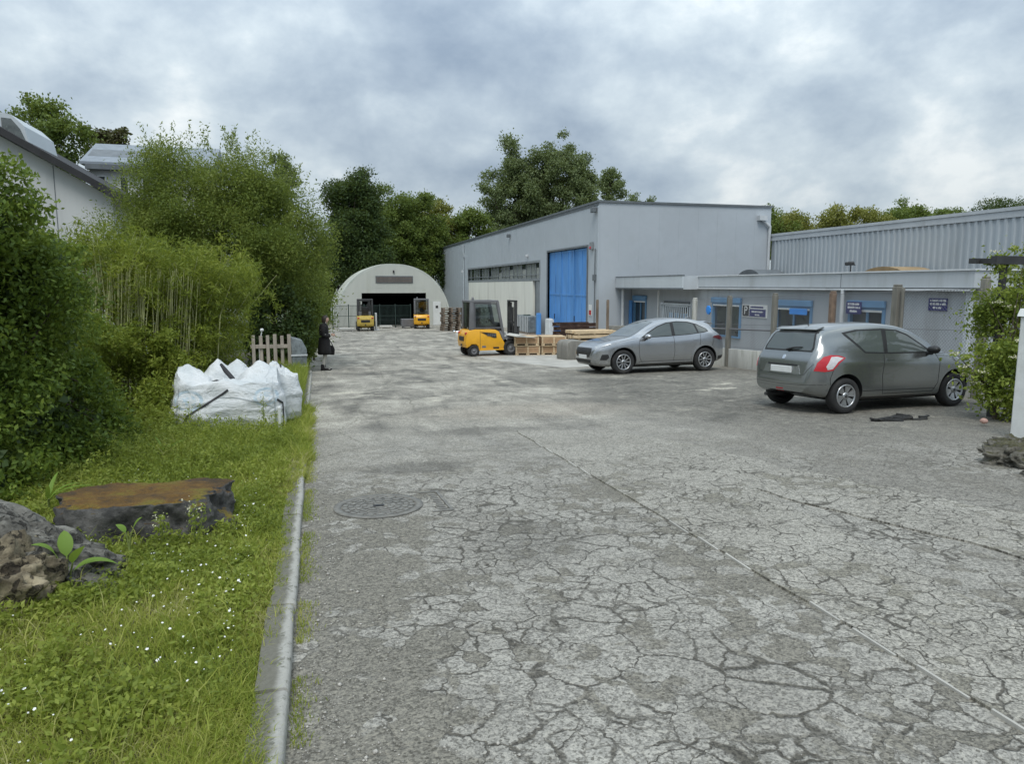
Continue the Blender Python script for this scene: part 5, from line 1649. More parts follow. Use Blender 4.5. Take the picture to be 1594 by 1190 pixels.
# rounded grey block before the crates
b = B(); n_ = 10
poly = [(-.42, 0), (.42, 0), (.42, .42)] + [(.42 - .2 + .2 * math.cos(a_), .5 + .2 * math.sin(a_)) for a_ in np.linspace(0, math.pi / 2, 6)] + [(-.22 - .2 * math.sin(a_), .5 + .2 * math.cos(a_)) for a_ in np.linspace(0, math.pi / 2, 6)]
b.prism(poly, -.45, .45)
tag(b.obj('concrete_block', M['concrete'], loc=(8.98, 24.7, g(24.7)), rot=(0, 0, .1), bevel=.03), 'rounded grey concrete block standing in front of the nose of the silver car', 'concrete block')
# stack of dark brown frames
names = ['topmost', 'second from the top', 'third from the top', 'fourth from the top', 'lowest']
for k_ in range(5):
    t = thing('steel_tray', f'dark brown steel tray, {names[4 - k_]} of the stack before the blue door', 'steel tray', (12.15 + random.uniform(-.06, .06) - (.1 if k_ < 3 else 0), 33.0, g(33) + k_ * .215), .04 + random.uniform(-.02, .02), 'dark brown trays stacked before the blue door')
    Lf = 1.9 if k_ > 2 else 1.7
    for sy in (1, -1):
        b = B(); y0 = sy * .48; b.box(-Lf / 2, Lf / 2, y0 - .05, y0 + .05, .0, .03).box(-Lf / 2, Lf / 2, y0 - .012, y0 + .012, .03, .15).box(-Lf / 2, Lf / 2, y0 - .05, y0 + .05, .15, .18)
        b.obj('beam', M['rust_beam'], t)
    for sx in (-.8, -.3, .3, .8):
        b = B(); b.box(sx * Lf / 2 - .05, sx * Lf / 2 + .05, -.46, .46, .05, .13); b.obj('crosspiece', M['rust_beam'], t)
# pale timber stack
names = ['topmost', 'middle', 'lowest']
for k_ in range(3):
    t = thing('timber_layer', f'pale timber layer, {names[2 - k_]} of the stack behind the silver car bonnet', 'timber', (11.35 + random.uniform(-.04, .04), 29.0, g(29) + .30 + k_ * .20), .02, 'pale timber layers stacked behind the silver car')
    for q in range(8):
        b = B(); yy = -.5 + q * .13; dz = random.uniform(-.012, .012); dx = random.uniform(-.07, .07)
        b.box(-.95 + dx, .95 + dx, yy, yy + .118, .04 + dz, .17 + dz, bev=.01); b.obj('plank', M['wood_pale'], t)
    b = B()
    for xx in (-.7, 0, .7): b.box(xx - .04, xx + .04, -.5, .54, 0, .028)
    b.obj('batten', M['wood_pale'], t)
b = B(); b.box(-1, 1, -.5, .5, .14, .30)
for xx in (-.9, -.08, .74): b.box(xx, xx + .16, -.5, .5, 0, .14)
tag(b.obj('timber_bearer', M['wood_old'], loc=(11.35, 29.0, g(29))), 'brown wooden bearer under the pale timber stack', 'bearer')
# pallet stacks by the hall
def pallet_mesh():
    b = B()
    for yy in (-.4, -.05, .3): b.box(-.6, .6, yy, yy + .1, 0, .022)
    for xx in (-.6, -.07, .46):
        for yy in (-.4, -.05, .3): b.box(xx, xx + .14, yy, yy + .1, .022, .10)
    for xx in (-.6, -.07, .46): b.box(xx, xx + .14, -.4, .4, .10, .122)
    return b
proto = None
for s_, (sx, sy, nst, side) in enumerate(((8.85, 48.6, 10, 'left'), (10.15, 48.0, 10, 'right'))):
    for k_ in range(nst):
        z = g(sy) + k_ * .158
        if proto is None:
            proto = thing('pallet', 'x', 'pallet', (0, 0, 0))
            pallet_mesh().obj('pallet_frame', M['wood_old'], proto)
            b = B(); b.box(-.6, .6, -.4, -.29, .124, .146); d0 = b.obj('deck_board', M['wood_old'], proto)
            for q in range(1, 6):
                c = d0.copy(); COL.objects.link(c); c.location = (0, q * .138, 0)
            t = proto
        else:
            t = copy_tree(proto)
        t.location = (sx + random.uniform(-.05, .05), sy + random.uniform(-.05, .05), z)
        t.rotation_mode = 'XYZ'; t.rotation_euler = (0, 0, random.uniform(-.05, .05) + .05)
        ords = ['lowest', 'second from the bottom', 'third from the bottom', 'fourth from the bottom', 'fifth from the bottom', 'fifth from the top', 'fourth from the top', 'third from the top', 'second from the top', 'topmost']
        tag(t, f'weathered brown pallet, {ords[k_]} of the {side} pallet stack by the hall', 'pallet', 'brown pallets stacked by the hall')
# things against the hall front
b = B(); b.box(-.4, .4, -1.6, 1.6, .12, 1.12, bev=.05)
t = tag(b.obj('storage_tank', M['bin'], loc=(12.85, 43.7, g(43.7))), 'pale grey ribbed tank standing before the cream wall panel', 'tank')
for q in range(9):
    b = B(); b.box(-.43, -.4, -1.5 + q * .36, -1.44 + q * .36, .14, 1.1); b.obj('cage_bar', M['plastic_grey'], t)
b = B(); b.box(-.43, .43, -1.6, 1.6, 0, .118); b.obj('pallet_base', M['wood_old'], t)
b = B(); b.lathe([(0, .05), (.22, .05), (.24, .0), (.24, -.02)], 'z', (0, 0, 1.13), n=18); b.obj('lid', M['green_metal'], t)
b = B(); b.box(-.12, .12, -.16, .16, 0, 1.28, bev=.02); b.box(-.09, .09, -.12, .12, 1.28, 1.32)
tag(b.obj('blue_cabinet', M['blue'], loc=(12.95, 41.55, g(41.5)), bevel=.0), 'narrow deep blue cabinet left of the sliding door', 'cabinet')
b = B(); b.box(-.14, .14, -.4, .4, 0, .98, bev=.02); b.box(-.10, .10, -.3, .3, .98, 1.02)
tag(b.obj('white_cabinet', M['white'], loc=(13.2, 40.2, g(40.2))), 'white cabinet right beside the blue cabinet and the sliding door', 'cabinet')

# ------------------------------------------------------------------ woven sacks
def fbm(p, o=4):
    s_, a_ = 0, 1
    for i in range(o):
        s_ += a_ * mn.noise(Vector(p) * (2 ** i)); a_ *= .5
    return s_
def ridge(p, o=3):
    s_, a_ = 0, 1
    for i in range(o):
        s_ += a_ * (1 - 2 * abs(mn.noise(Vector(p) * (2 ** i)))); a_ *= .5
    return s_
def sack_material():
    m, k = new_mat('woven_sack')
    P = k.n('ShaderNodeTexCoord').outputs['Object']
    n1 = k.noise(P, 2.2, 6, .6)
    c = k.mix(k.step(n1, .35, .65), (.54, .57, .575), (.68, .69, .685))
    sx = k.n('ShaderNodeSeparateXYZ', i_0=P)
    # green-grey dirt rising from the grass and faint blue rings of a worn print
    c = k.mix(k.math('MULTIPLY', k.step(k.math('ADD', sx.outputs[2], k.math('MULTIPLY', n1, .5)), .25, .62, 1, 0), .55), c, (.36, .40, .32))
    for (px, pz, rr) in ((-.50, .56, .17), (.52, .58, .15)):
        d = k.n('ShaderNodeVectorMath', operation='LENGTH', i_0=k.vmath('MULTIPLY', k.vmath('SUBTRACT', P, (px, 0, pz)), (1, 0, 1.35))).outputs['Value']
        ring = k.step(k.math('ABSOLUTE', k.math('SUBTRACT', d, rr)), .012, .035, 1, 0)
        inner = k.math('MULTIPLY', k.step(d, rr * .55, rr * .7, 1, 0), k.step(k.noise(P, 22, 3, .6), .47, .55))
        f = k.math('MULTIPLY', k.math('MAXIMUM', ring, inner), k.step(k.noise(P, 9, 3, .6), .35, .6, .2, .62))
        c = k.mix(f, c, (.30, .45, .55))
    wv = k.n('ShaderNodeTexChecker', i_Vector=P, i_Scale=140.0).outputs['Fac']
    rg = k.math('ABSOLUTE', k.math('SUBTRACT', k.noise(P, 3.2, 5, .55, dist=.8), .5))
    rg2 = k.math('ABSOLUTE', k.math('SUBTRACT', k.noise(k.vmath('MULTIPLY', P, (.7, .7, 2.0)), 6, 5, .55, dist=.6), .5))
    h = k.math('ADD', k.math('MULTIPLY', wv, .03), k.math('ADD', k.math('MULTIPLY', rg, -3.2), k.math('MULTIPLY', rg2, -1.6)))
    bp = k.n('ShaderNodeBump', i_Strength=.55, i_Distance=.045, i_Height=h)
    return finish(m, k, Base_Color=c, Roughness=.55, Normal=bp.outputs[0])
M['sack'] = sack_material()
M['seam'] = mat('sack_seam_and_fold_shade', (.36, .385, .39), .8, var=.15)
def sack(label, loc, yaw, sx, sy, peaks, base, seed, group):
    """slumped bag: a sheet from the ground up the sides and over the folded top"""
    n = 150
    def top(u, v):
        z = base + .05 * fbm((u * 1.5 + seed, v * 1.5, 1))
        for (pu_, pv_, ph, pw) in peaks:
            d = math.hypot((u - pu_) / pw, (v - pv_) / (pw * 1.3))
            z = max(z, base + .02 + (ph - base) * max(0, 1 - d) ** .8) if d < 1 else z
        z += .042 * ridge((u * 1.6 + seed, v * 1.6 + u, 7), 3) - .16 * max(0, 1 - math.hypot((u + .12) / .42, (v + .05) / .4))
        return z
    vs, fs = [], []
    m_ = 26
    # sides: rows from ground to rim; then top rings shrinking to the middle
    per = []
    for i in range(n):
        a_ = 2 * math.pi * i / n
        c, s_ = math.cos(a_), math.sin(a_)
        q = (abs(c) ** 4.5 + abs(s_) ** 4.5) ** (-1 / 4.5)
        per.append((c * q, s_ * q))
    rows = []
    for j in range(34):
        t = j / 33
        rows.append([(u * (1 + .07 * math.sin(t * math.pi) - .10 * t * t), v * (1 + .09 * math.sin(t * math.pi) - .10 * t * t), t) for u, v in per])
    for j in range(1, 30):
        r_ = 1 - j / 30
        rows.append([(u * .9 * r_, v * .9 * r_, 2) for u, v in per])
    for row in rows:
        for (u, v, t) in row:
            zt = top(max(-1, min(1, u)), max(-1, min(1, v)))
            z = zt * t if t <= 1 else zt
            x, y_ = u * sx / 2, v * sy / 2
            if t <= 1:
                dd = .028 * ridge((x * 1.0 + seed, y_ * 1.0, z * 2.6), 3) + .022 * ridge((x * 1.5 + z * 1.5 + seed, y_ * 1.4, z * 1.0), 2) + .03 * fbm((x * 1.3, y_ * 1.3 + seed, z * 1.3 + 4), 2) + .02 * mn.noise((x * .8, y_ * .8 + seed, z * 9))
                x += u * dd; y_ += v * dd
            vs.append((x, y_, z))
    nr = len(rows)
    for j in range(nr - 1):
        for i in range(n):
            fs.append((j * n + i, j * n + (i + 1) % n, (j + 1) * n + (i + 1) % n, (j + 1) * n + i))
    fs.append(tuple((nr - 1) * n + i for i in range(n)))
    b = B(); b.add(vs, fs, 0, True)
    t = thing('bulk_sack', label, 'sack', loc, yaw, group)
    o = b.obj('sack_body', M['sack'], t)
    o.data.set_sharp_from_angle(angle=R(50))
    return t, o
t, o = sack('large slumped white woven sack with black straps lying in the weeds', (-1.27, 11.25, vz(-1.3, 11.2) - .06), .05, 1.40, 1.15,
            [(-.80, -.1, .95, .62), (-.24, .62, .98, .36), (.16, .66, .97, .40), (.62, .3, .95, .52), (.1, -.7, .76, .7)], .68, 3.1, 'white sacks in the weeds')
sk = Skin(o.data, t)
b = B(); sk.line(b, [(-.58, .02), (-.60, .18), (-.52, .36), (-.32, .48), (-.06, .64), (.02, .70)], 'y-', .030, .008); b.obj('strap', M['strap'], t, recalc=False)
b = B(); sk.line(b, [(.735, .10), (.74, .3), (.735, .46), (.66, .53)], 'y-', .034, .008); b.obj('strap', M['strap'], t, recalc=False)
for sx_ in (-.655, .63):
    b = B(); sk.line(b, [(sx_, .03), (sx_ * 1.01, .3), (sx_ * .99, .55), (sx_ * .95, .72)], 'y-', .022, .006); b.obj('seam', M['seam'], t, recalc=False)
b = B(); sk.line(b, [(-.45, .47), (-.1, .60), (.12, .585), (.4, .52), (.62, .42)], 'y-', .016, .005); b.obj('seam', M['seam'], t, recalc=False)  # shade of a fold put into colour as a thin darker strip
for (x_, y_, z_, dx_) in ((-.56, -.1, .86, .10), (.46, .15, .86, .12), (.14, .40, .90, .10)):
    b = B(); P_ = [(x_ - dx_, y_, z_ - .10), (x_ - dx_ * .7, y_ - .02, z_ + .06), (x_, y_ - .05, z_ + .10), (x_ + dx_ * .8, y_ - .06, z_ + .03), (x_ + dx_, y_ - .04, z_ - .12)]
    b.tube(P_, [.020, .022, .024, .022, .02], 6); b.obj('lifting_loop', M['sack'], t)
b = B(); b.tube([(.04, -.28, .70), (.06, -.15, .80), (-.03, -.05, .90), (-.10, .02, 1.0)], [.02, .035, .035, .02], 8); b.obj('strap_loop', M['strap'], t)
b = B(); b.tube([(-.34, -.12, .72), (-.15, -.2, .78), (.04, -.28, .70), (-.1, -.34, .64), (-.3, -.2, .66)], .022, 8); b.obj('strap_loop', M['strap'], t)
t, o = sack('smaller tied white sack leaning on the right end of the large sack', (-.60, 11.9, vz(-.5, 11.9) - .03), .2, .48, .55, [(-.2, .0, .98, .8), (.5, -.3, .82, .5)], .70, 8.4, 'white sacks in the weeds')
b = B(); b.tube([(-.10, -.27, .60), (-.02, -.2, .80), (.02, -.12, .95)], .012, 6); b.obj('strap', M['strap'], t)
b = B(); b.tube([(0, 0, -.1), (.005, -.01, .42)], .022, 8); b.lathe([(.024, .42), (.02, .44), (0, .45)], 'z', (.005, -.01, 0), n=8)
tag(b.obj('white_stake', M['white'], loc=(-.53, 10.2, vz(-.5, 10.2))), 'short white stake in the grass before the large white sack', 'stake')

# slatted wooden panel, bin by the hedge
fp = thing('slatted_panel', 'short weathered fence panel of six upright slats behind the white sacks', 'fence panel', (-1.70, 20.6, g(20.6) + .03), .0); fp.scale = (.82, .82, 1.1)
for i in range(6):
    b = B(); x0 = i * .225; wd = .105 + .01 * (i % 2)
    hh = 1.05 + random.uniform(-.03, .02)
    yo = (.026 if i in (1, 4) else -.05)
    b.box(x0, x0 + wd, yo, yo + .022, -.05, hh, bev=.004); b.obj('slat', M['wood_grey'], fp)
for z in (.22, .72):
    b = B(); b.box(-.05, 1.32, -.026, .024, z, z + .09, bev=.004); b.obj('rail', M['wood_grey'], fp)
b = B()
b.prism([(-.24, 0), (.24, 0), (.26, .80), (.10, 1.08), (-.26, 1.16)], -.3, .3)
t = tag(b.obj('tarp_bundle', M['bin'], loc=(-.50, 20.8, g(20.8)), rot=(0, 0, .1), bevel=.05), 'grey wrapped bundle standing right of the slatted fence panel', 'bundle'); t.scale = (.80, .8, .97)
b = B(); b.box(-.27, .27, -.325, -.305, .3, .345).box(-.27, .27, -.325, -.305, .62, .665); b.obj('band', M['plastic_grey'], t)
# a spray of white on a thin stalk above the panel
b = B(); b.tube([(0, 0, 0), (.02, 0, .9), (.10, 0, 1.28)], .014, 6); b.box(.06, .15, -.04, .04, 1.28, 1.36, bev=.02)
tag(b.obj('stake_with_tip', M['white'], loc=(-1.55, 20.9, g(21))), 'thin pale stake with a white tip rising behind the slatted panel', 'stake')
b = B(); bm = bmesh.new(); bmesh.ops.create_icosphere(bm, subdivisions=2, radius=.055)
b.add([Vector((v.co.x, v.co.y, v.co.z * .8)) * (1 + .2 * mn.noise(v.co * 9)) for v in bm.verts], [[q.index for q in f.verts] for f in bm.faces], 0, True); bm.free()
tag(b.obj('pink_float', M['pink'], loc=(9.45, 8.25, g(8.2) + .075)), 'small faded pink ball under the flowering shrub', 'ball')

# ------------------------------------------------------------------ stones
def rock(name, label, loc, dims, amp, m_, sub=5, sq=3.0, seed=0, fr=1.6, rot=(0, 0, 0), flat=None, cav=0.0):
    bm = bmesh.new(); bmesh.ops.create_icosphere(bm, subdivisions=sub, radius=1)
    for v in bm.verts:
        p = v.co.normalized()
        q = (abs(p.x) ** sq + abs(p.y) ** sq + abs(p.z) ** sq) ** (-1 / sq)
        p = p * q
        d = fbm((p.x * fr + seed, p.y * fr, p.z * fr), 6) * amp
        if cav:
            d -= cav * max(0, ridge((p.x * 2.2 + seed, p.y * 2.2, p.z * 2.2 + 5), 3) - .45)
            d += cav * .45 * ridge((p.x * 5 + seed, p.y * 5, p.z * 5), 4) - cav * .5 * max(0, mn.noise((p.x * 7 + seed, p.y * 7, p.z * 7)) - .1)
        p = p * (1 + d)
        if flat is not None and p.z > flat: p.z = flat + (p.z - flat) * .25
        v.co = Vector((p.x * dims[0], p.y * dims[1], p.z * dims[2]))
    b = B(); b.add([v.co.copy() for v in bm.verts], [[q.index for q in f.verts] for f in bm.faces], 0, True); bm.free()
    o = b.obj(name, m_, None, loc, rot)
    return tag(o, label, 'boulder' if dims[0] > .3 else 'stone')
rock('boulder', 'dark flat topped boulder covered in orange and green moss in the grass', (-1.34, 6.02, g(6.0) + .02), (.63, .44, .47), .20, M['boulder'], 6, 3.6, 2.2, 1.5, (-.05, .03, .10), .70, .05)
rock('boulder', 'pitted tan boulder at the left edge of the picture', (-1.98, 4.50, g(4.6) + .04), (.46, .28, .38), .26, M['rock'], 6, 3.2, 5.7, 1.9, (0, .1, .3), None, .20)
rock('boulder', 'long grey slab of rock sloping down in front of the mossy boulder', (-1.92, 4.98, g(5) + .20), (.80, .30, .26), .22, M['rock_grey'], 6, 3.0, 9.1, 2.0, (0, .42, -.12), None, .16)
for i, (x, y_, s_, lab) in enumerate(((7.55, 6.1, .33, 'broken grey lump of masonry nearest the road below the flowering shrub'), (8.25, 6.0, .36, 'rough grey stone below the white gate pillar'), (8.05, 6.55, .27, 'small rough stone between the masonry lump and the white pillar'), (7.25, 5.5, .22, 'low flat stone at the right edge of the road'), (8.9, 5.9, .4, 'large rough stone right of the white gate pillar base'))):
    o = rock('rubble_stone', lab, (x, y_, g(y_) + .03), (s_, s_ * .8, s_ * .52), .34, M['masonry'], 5, 3, i * 3.3, 2.4, (0, 0, i), None, .22); o['category'] = 'stone'

# ------------------------------------------------------------------ the person by the hedge
pp = thing('person', 'person in a black coat and pale leggings standing at the hedge with a phone', 'person', (.22, 22.85, g(22.85)), 0)
def skinned(name, pts, edges, rad, root_i, m_, parent, sub=2):
    me = bpy.data.meshes.new(name); me.from_pydata([Vector(p) for p in pts], edges, [])
    o = bpy.data.objects.new(name, me); COL.objects.link(o)
    md = o.modifiers.new('s', 'SKIN')
    sv = me.skin_vertices[0].data
    for i, r_ in enumerate(rad):
        sv[i].radius = (r_, r_) if not hasattr(r_, '__len__') else r_
        sv[i].use_root = (i == root_i)
    md.use_smooth_shade = True
    o.modifiers.new('u', 'SUBSURF').levels = sub
    dg = bpy.context.evaluated_depsgraph_get()
    m2 = bpy.data.meshes.new_from_object(o.evaluated_get(dg)); m2.name = name
    bpy.data.objects.remove(o)
    for p in m2.polygons: p.use_smooth = True
    return link(name, m2, m_, parent)
# facing +x; x forward, y left
pts = [(0, 0, .90), (0, 0, 1.05), (-.01, 0, 1.22), (-.01, 0, 1.37), (.02, 0, 1.46), (.05, 0, 1.56), (.06, 0, 1.64),          # 0-6 spine, neck, head
       (.0, .09, .86), (.03, .10, .47), (-.02, .10, .09), (.10, .10, .045), (.20, .10, .035),                                 # 7-11 left leg and foot
       (.0, -.09, .86), (.0, -.10, .47), (-.06, -.10, .09), (.06, -.10, .045), (.16, -.10, .035),                             # 12-16 right
       (-.01, .17, 1.35), (-.03, .21, 1.10), (.20, .13, 1.08),                                                               # 17-19 left arm
       (-.01, -.17, 1.35), (-.03, -.21, 1.10), (.22, -.11, 1.08)]                                                            # 20-22 right arm
ed = [(0, 1), (1, 2), (2, 3), (3, 4), (4, 5), (5, 6), (0, 7), (7, 8), (8, 9), (9, 10), (10, 11), (0, 12), (12, 13), (13, 14), (14, 15), (15, 16), (3, 17), (17, 18), (18, 19), (3, 20), (20, 21), (21, 22)]
ra = [(.13, .15), (.12, .14), (.13, .15), (.12, .14), .05, .085, .075, .085, .055, .04, .04, .03, .085, .055, .04, .04, .03, .06, .045, .03, .06, .045, .03]
body = skinned('body', pts, ed, ra, 0, M['stocking'], pp)
# head with face in skin tone, joined above the collar
b = B(); bm = bmesh.new(); bmesh.ops.create_icosphere(bm, subdivisions=3, radius=1)
for v in bm.verts:
    x, y_, z = v.co
    jaw = 1 - .28 * max(0, -z)
    fx = x * .098 * jaw + (.018 * max(0, 1 - abs(z + .1) * 5) * max(0, 1 - abs(y_) * 4) if x > 0 else 0)
    if x > .5 and abs(z - .08) < .13 and .2 < abs(y_) < .5: fx -= .010
    v.co = (.065 + fx, y_ * .076 * jaw, 1.565 + z * .118)
b.add([v.co.copy() for v in bm.verts], [[q.index for q in f.verts] for f in bm.faces], 0, True); bm.free()
head = b.obj('head', M['skin'], pp)
b = B()
for sy in (1, -1):
    b.lathe([(0, .006), (.010, .003), (.011, 0)], 'x', (.148, sy * .03, 1.575), n=10)
b.obj('eye', M['hair'], head)
b = B(); b.box(.136, .148, -.022, .022, 1.512, 1.520, bev=.003); b.obj('mouth', M['pink'], head)
for sy in (1, -1):
    b = B(); b.lathe([(0, .012), (.022, .01), (.028, .0), (.02, -.004)], 'y', (.05, sy * .073, 1.565), n=12); b.obj('ear', M['skin'], head)
b = B(); bm = bmesh.new(); bmesh.ops.create_icosphere(bm, subdivisions=3, radius=1)
for v in bm.verts:
    x, y_, z = v.co
    zz = z if not (x > .25 and z < .35) else max(z, .35 + .2 * x)
    v.co = (.05 + x * .108, y_ * .088, 1.585 + zz * .115 - (.10 if x < -.1 and z < -.2 else 0))
b.add([v.co.copy() for v in bm.verts], [[q.index for q in f.verts] for f in bm.faces], 0, True); bm.free()
b.obj('hair', M['hair'], pp)
# coat: an open-bottomed shell from collar to knee, with sleeves
b = B(); prof = [(1.47, .06, .075), (1.42, .11, .17), (1.36, .135, .205), (1.25, .145, .20), (1.08, .14, .185), (.95, .165, .205), (.80, .18, .22), (.62, .195, .235), (.50, .20, .24), (.50, .185, .225), (.62, .18, .22)]
n_ = 28; vs = []
for z, rx, ry in prof:
    for i in range(n_):
        a_ = 2 * math.pi * i / n_; f = 1 + (.06 * math.sin(5 * a_) * sm(1.1, .5, z))
        vs.append((rx * math.cos(a_) * f, ry * math.sin(a_) * f, z))
b.add(vs, [(j * n_ + i, j * n_ + (i + 1) % n_, (j + 1) * n_ + (i + 1) % n_, (j + 1) * n_ + i) for j in range(len(prof) - 1) for i in range(n_)], 0, True)
for sy in (1, -1):
    b.tube([(-.01, sy * .15, 1.38), (-.02, sy * .215, 1.30), (-.035, sy * .225, 1.10), (.06, sy * .19, 1.07), (.17, sy * .135, 1.075)], [.075, .075, .062, .058, .052], 12)
b.obj('coat', M['coat'], pp)
for sy in (1, -1):
    b = B(); fx = .0 if sy > 0 else -.04
    b.prism([(fx - .10, 0), (fx + .20, 0), (fx + .215, .03), (fx + .12, .075), (fx + .02, .10), (fx + .01, .20), (fx - .08, .20), (fx - .09, .08)], sy * .10 - .045, sy * .10 + .045); b.obj('shoe', M['coat'], pp, bevel=.015)
# hands: a palm and five fingers curled round the phone
for sy in (1, -1):
    hx, hy, hz = (.20, .13, 1.08) if sy > 0 else (.22, -.11, 1.08)
    P_ = [(hx, hy, hz), (hx + .05, hy - sy * .02, hz + .01)]
    E_ = [(0, 1)]; Rr = [.022, .026]
    for f in range(4):
        zz = hz + .035 - f * .018
        i0 = len(P_)
        ln = (.050, .056, .053, .042)[f]
        P_ += [(hx + .075, hy - sy * .03, zz), (hx + .075 + ln * .5, hy - sy * .045, zz + .004), (hx + .075 + ln * .55, hy - sy * .075, zz + .006)]
        E_ += [(1, i0), (i0, i0 + 1), (i0 + 1, i0 + 2)]; Rr += [.009, .008, .007]
    i0 = len(P_); P_ += [(hx + .04, hy - sy * .015, hz + .045), (hx + .07, hy - sy * .05, hz + .06)]; E_ += [(0, i0), (i0, i0 + 1)]; Rr += [.010, .008]
    skinned('hand', P_, E_, Rr, 0, M['skin'], pp, 1)
ph = B(); ph.box(-.005, .005, -.038, .038, -.075, .075, bev=.004)
pho = tag(ph.obj('phone', M['black'], loc=(.22 + .315, 22.865, g(22.85) + 1.11), rot=(0, -.5, 0)), 'dark phone held in both hands by the person at the hedge', 'phone')
s_ = B(); s_.box(-.0065, -.005, -.033, .033, -.068, .068); s_.obj('screen', M['glass'], pho)
hb = thing('shoulder_bag', 'black bag hanging low at the far side of the person in the black coat', 'bag', (.22, 22.85, g(22.85)))
b = B(); b.prism([(.08, .46), (.30, .44), (.32, .62), (.27, .74), (.12, .74)], .26, .36); b.obj('bag_body', M['coat'], hb, bevel=.03)
b = B(); b.tube([(.14, .30, .73), (.05, .26, 1.1), (-.02, .14, 1.42), (.05, .25, 1.15), (.26, .31, .73)], .012, 6); b.obj('bag_strap', M['strap'], hb)
# ------------------------------------------------------------------ plants
def leaves(name, pos, out, size, asp, m_, parent, droop=.0, fold=.25, upb=.35, jit=.9):
    """one small folded leaf (two triangles) per position; out = outward direction of the spray it sits on"""
    n = len(pos)
    d = out * .6 + rng.normal(size=(n, 3)) * jit
    d[:, 2] -= droop
    d /= np.linalg.norm(d, axis=1, keepdims=True) + 1e-9
    nr = rng.normal(size=(n, 3)) * .8 + out * .5
    nr[:, 2] += upb
    s_ = np.cross(d, nr); s_ /= np.linalg.norm(s_, axis=1, keepdims=True) + 1e-9
    nn = np.cross(s_, d)
    L = size * (.65 + .7 * rng.random(n))[:, None]
    w_ = L * asp
    base = pos - d * L * .5
    mid = pos + nn * w_ * fold
    v = np.stack([base, mid * 1 + s_ * w_ * .5 - nn * w_ * fold, pos + d * L * .5, mid - s_ * w_ * .5 - nn * w_ * fold], 1)
    v[:, 0] -= nn * 0; v[:, 2] -= nn * (L * .08)
    idx = np.arange(n)[:, None] * 4
    return np_mesh(name, v.reshape(-1, 3), np.concatenate([idx, idx + 1, idx + 2, idx + 3], 1), m_, parent)


def blob_points(centres, radii, per, shell=.55):
    """leaf positions in clumps: mostly toward the outside of each clump"""
    P, O = [], []
    for c, r_, k_ in zip(centres, radii, per):
        k_ = int(k_)
        d = rng.normal(size=(k_, 3)); d /= np.linalg.norm(d, axis=1, keepdims=True)
        t = shell + (1 - shell) * rng.random(k_) ** (1 / 3.0) - (rng.random(k_) < .35) * rng.random(k_) * shell
        t = t * (1 + .22 * rng.normal(size=k_))
        d = d + .22 * rng.normal(size=(k_, 3)) * (rng.random((k_, 1)) < .5)
        P.append(np.asarray(c) + d * np.asarray(r_) * t[:, None]); O.append(d)
    return np.concatenate(P), np.concatenate(O)


def crown_clumps(c, R3, n, rel=.28, flat=.75, keep=None, low=-1.0, inner=.35):
    """clump centres spread through an uneven ellipsoid"""
    C_, Rr = [], []
    c = np.asarray(c, float); R3 = np.asarray(R3, float)
    tries = 0
    while len(C_) < n and tries < n * 40:
        tries += 1
        d = rng.normal(size=3); d /= np.linalg.norm(d)
        if d[2] < low: continue
        lump = min(1.14, 1 + .30 * mn.noise(Vector((d * 1.7 + c).tolist())) + .15 * mn.noise(Vector((d * 4 + c).tolist())))
        t = (inner + (1 - inner) * rng.random() ** .5) * lump * .88
        p = c + d * R3 * t
        if keep and not keep(p): continue
        C_.append(p); s_ = rel * (.6 + .8 * rng.random()) * np.mean(R3)
        Rr.append((s_, s_, s_ * flat))
    return C_, Rr


def branches(parent, base, tips, r0, m_=None, lean=0.0, name='trunk', split=.3):
    """tapered trunk with limbs that end inside the crown clumps"""
    b = B()
    base = Vector(base)
    cen = Vector(np.mean(np.array(tips), 0)) if len(tips) else base + Vector((0, 0, 2))
    top = Vector((cen.x, cen.y, cen.z))
    n_ = 7
    path = [base.lerp(top, i / (n_ - 1)) + Vector((mn.noise((i * .7, base.x, 1)), mn.noise((i * .7, base.y, 5)), 0)) * r0 * 1.6 * (i > 0) for i in range(n_)]
    b.tube(path, [r0 * (1.25 if i == 0 else 1 - .75 * i / (n_ - 1)) for i in range(n_)], 9)
    for t in tips:
        t = Vector(t)
        f = min(.92, max(split, split + .6 * random.random()))
        s_ = path[int(f * (n_ - 1))]
        md = s_.lerp(t, .5) + Vector((0, 0, .08 * (t - s_).length)) + Vector((random.uniform(-1, 1), random.uniform(-1, 1), 0)) * .08 * (t - s_).length
        b.tube([s_, md, t], [r0 * .34, r0 * .2, r0 * .06], 6)
    return b.obj(name, m_ or M['bark'], parent)


def tree(name, label, base, c, R3, ncl, nleaf, size, m_, cat='tree', r0=.2, rel=.28, asp=.55, group=None, flat=.75, low=-1, droop=0, keep=None, inner=.35, jit=.9, shell=.5, extra=None, limbs=14):
    t = thing(name, label, cat, base, 0, group)
    cl, rr = crown_clumps(np.array(c) - np.array(base), R3, ncl, rel, flat, keep, low, inner)
    if extra:
        for (p, r_) in extra: cl.append(np.array(p) - np.array(base)); rr.append(r_)
    vol = np.array([r_[0] ** 2 for r_ in rr]); per = nleaf * vol / vol.sum()
    P, O = blob_points(cl, rr, per, shell)
    leaves('crown', P, O, size, asp, M[m_], t, droop=droop, jit=jit)
    pick = [cl[i] for i in np.linspace(0, len(cl) - 1, min(limbs, len(cl))).astype(int)]
    branches(t, (0, 0, -.3), [tuple(p) for p in pick], r0)
    return t


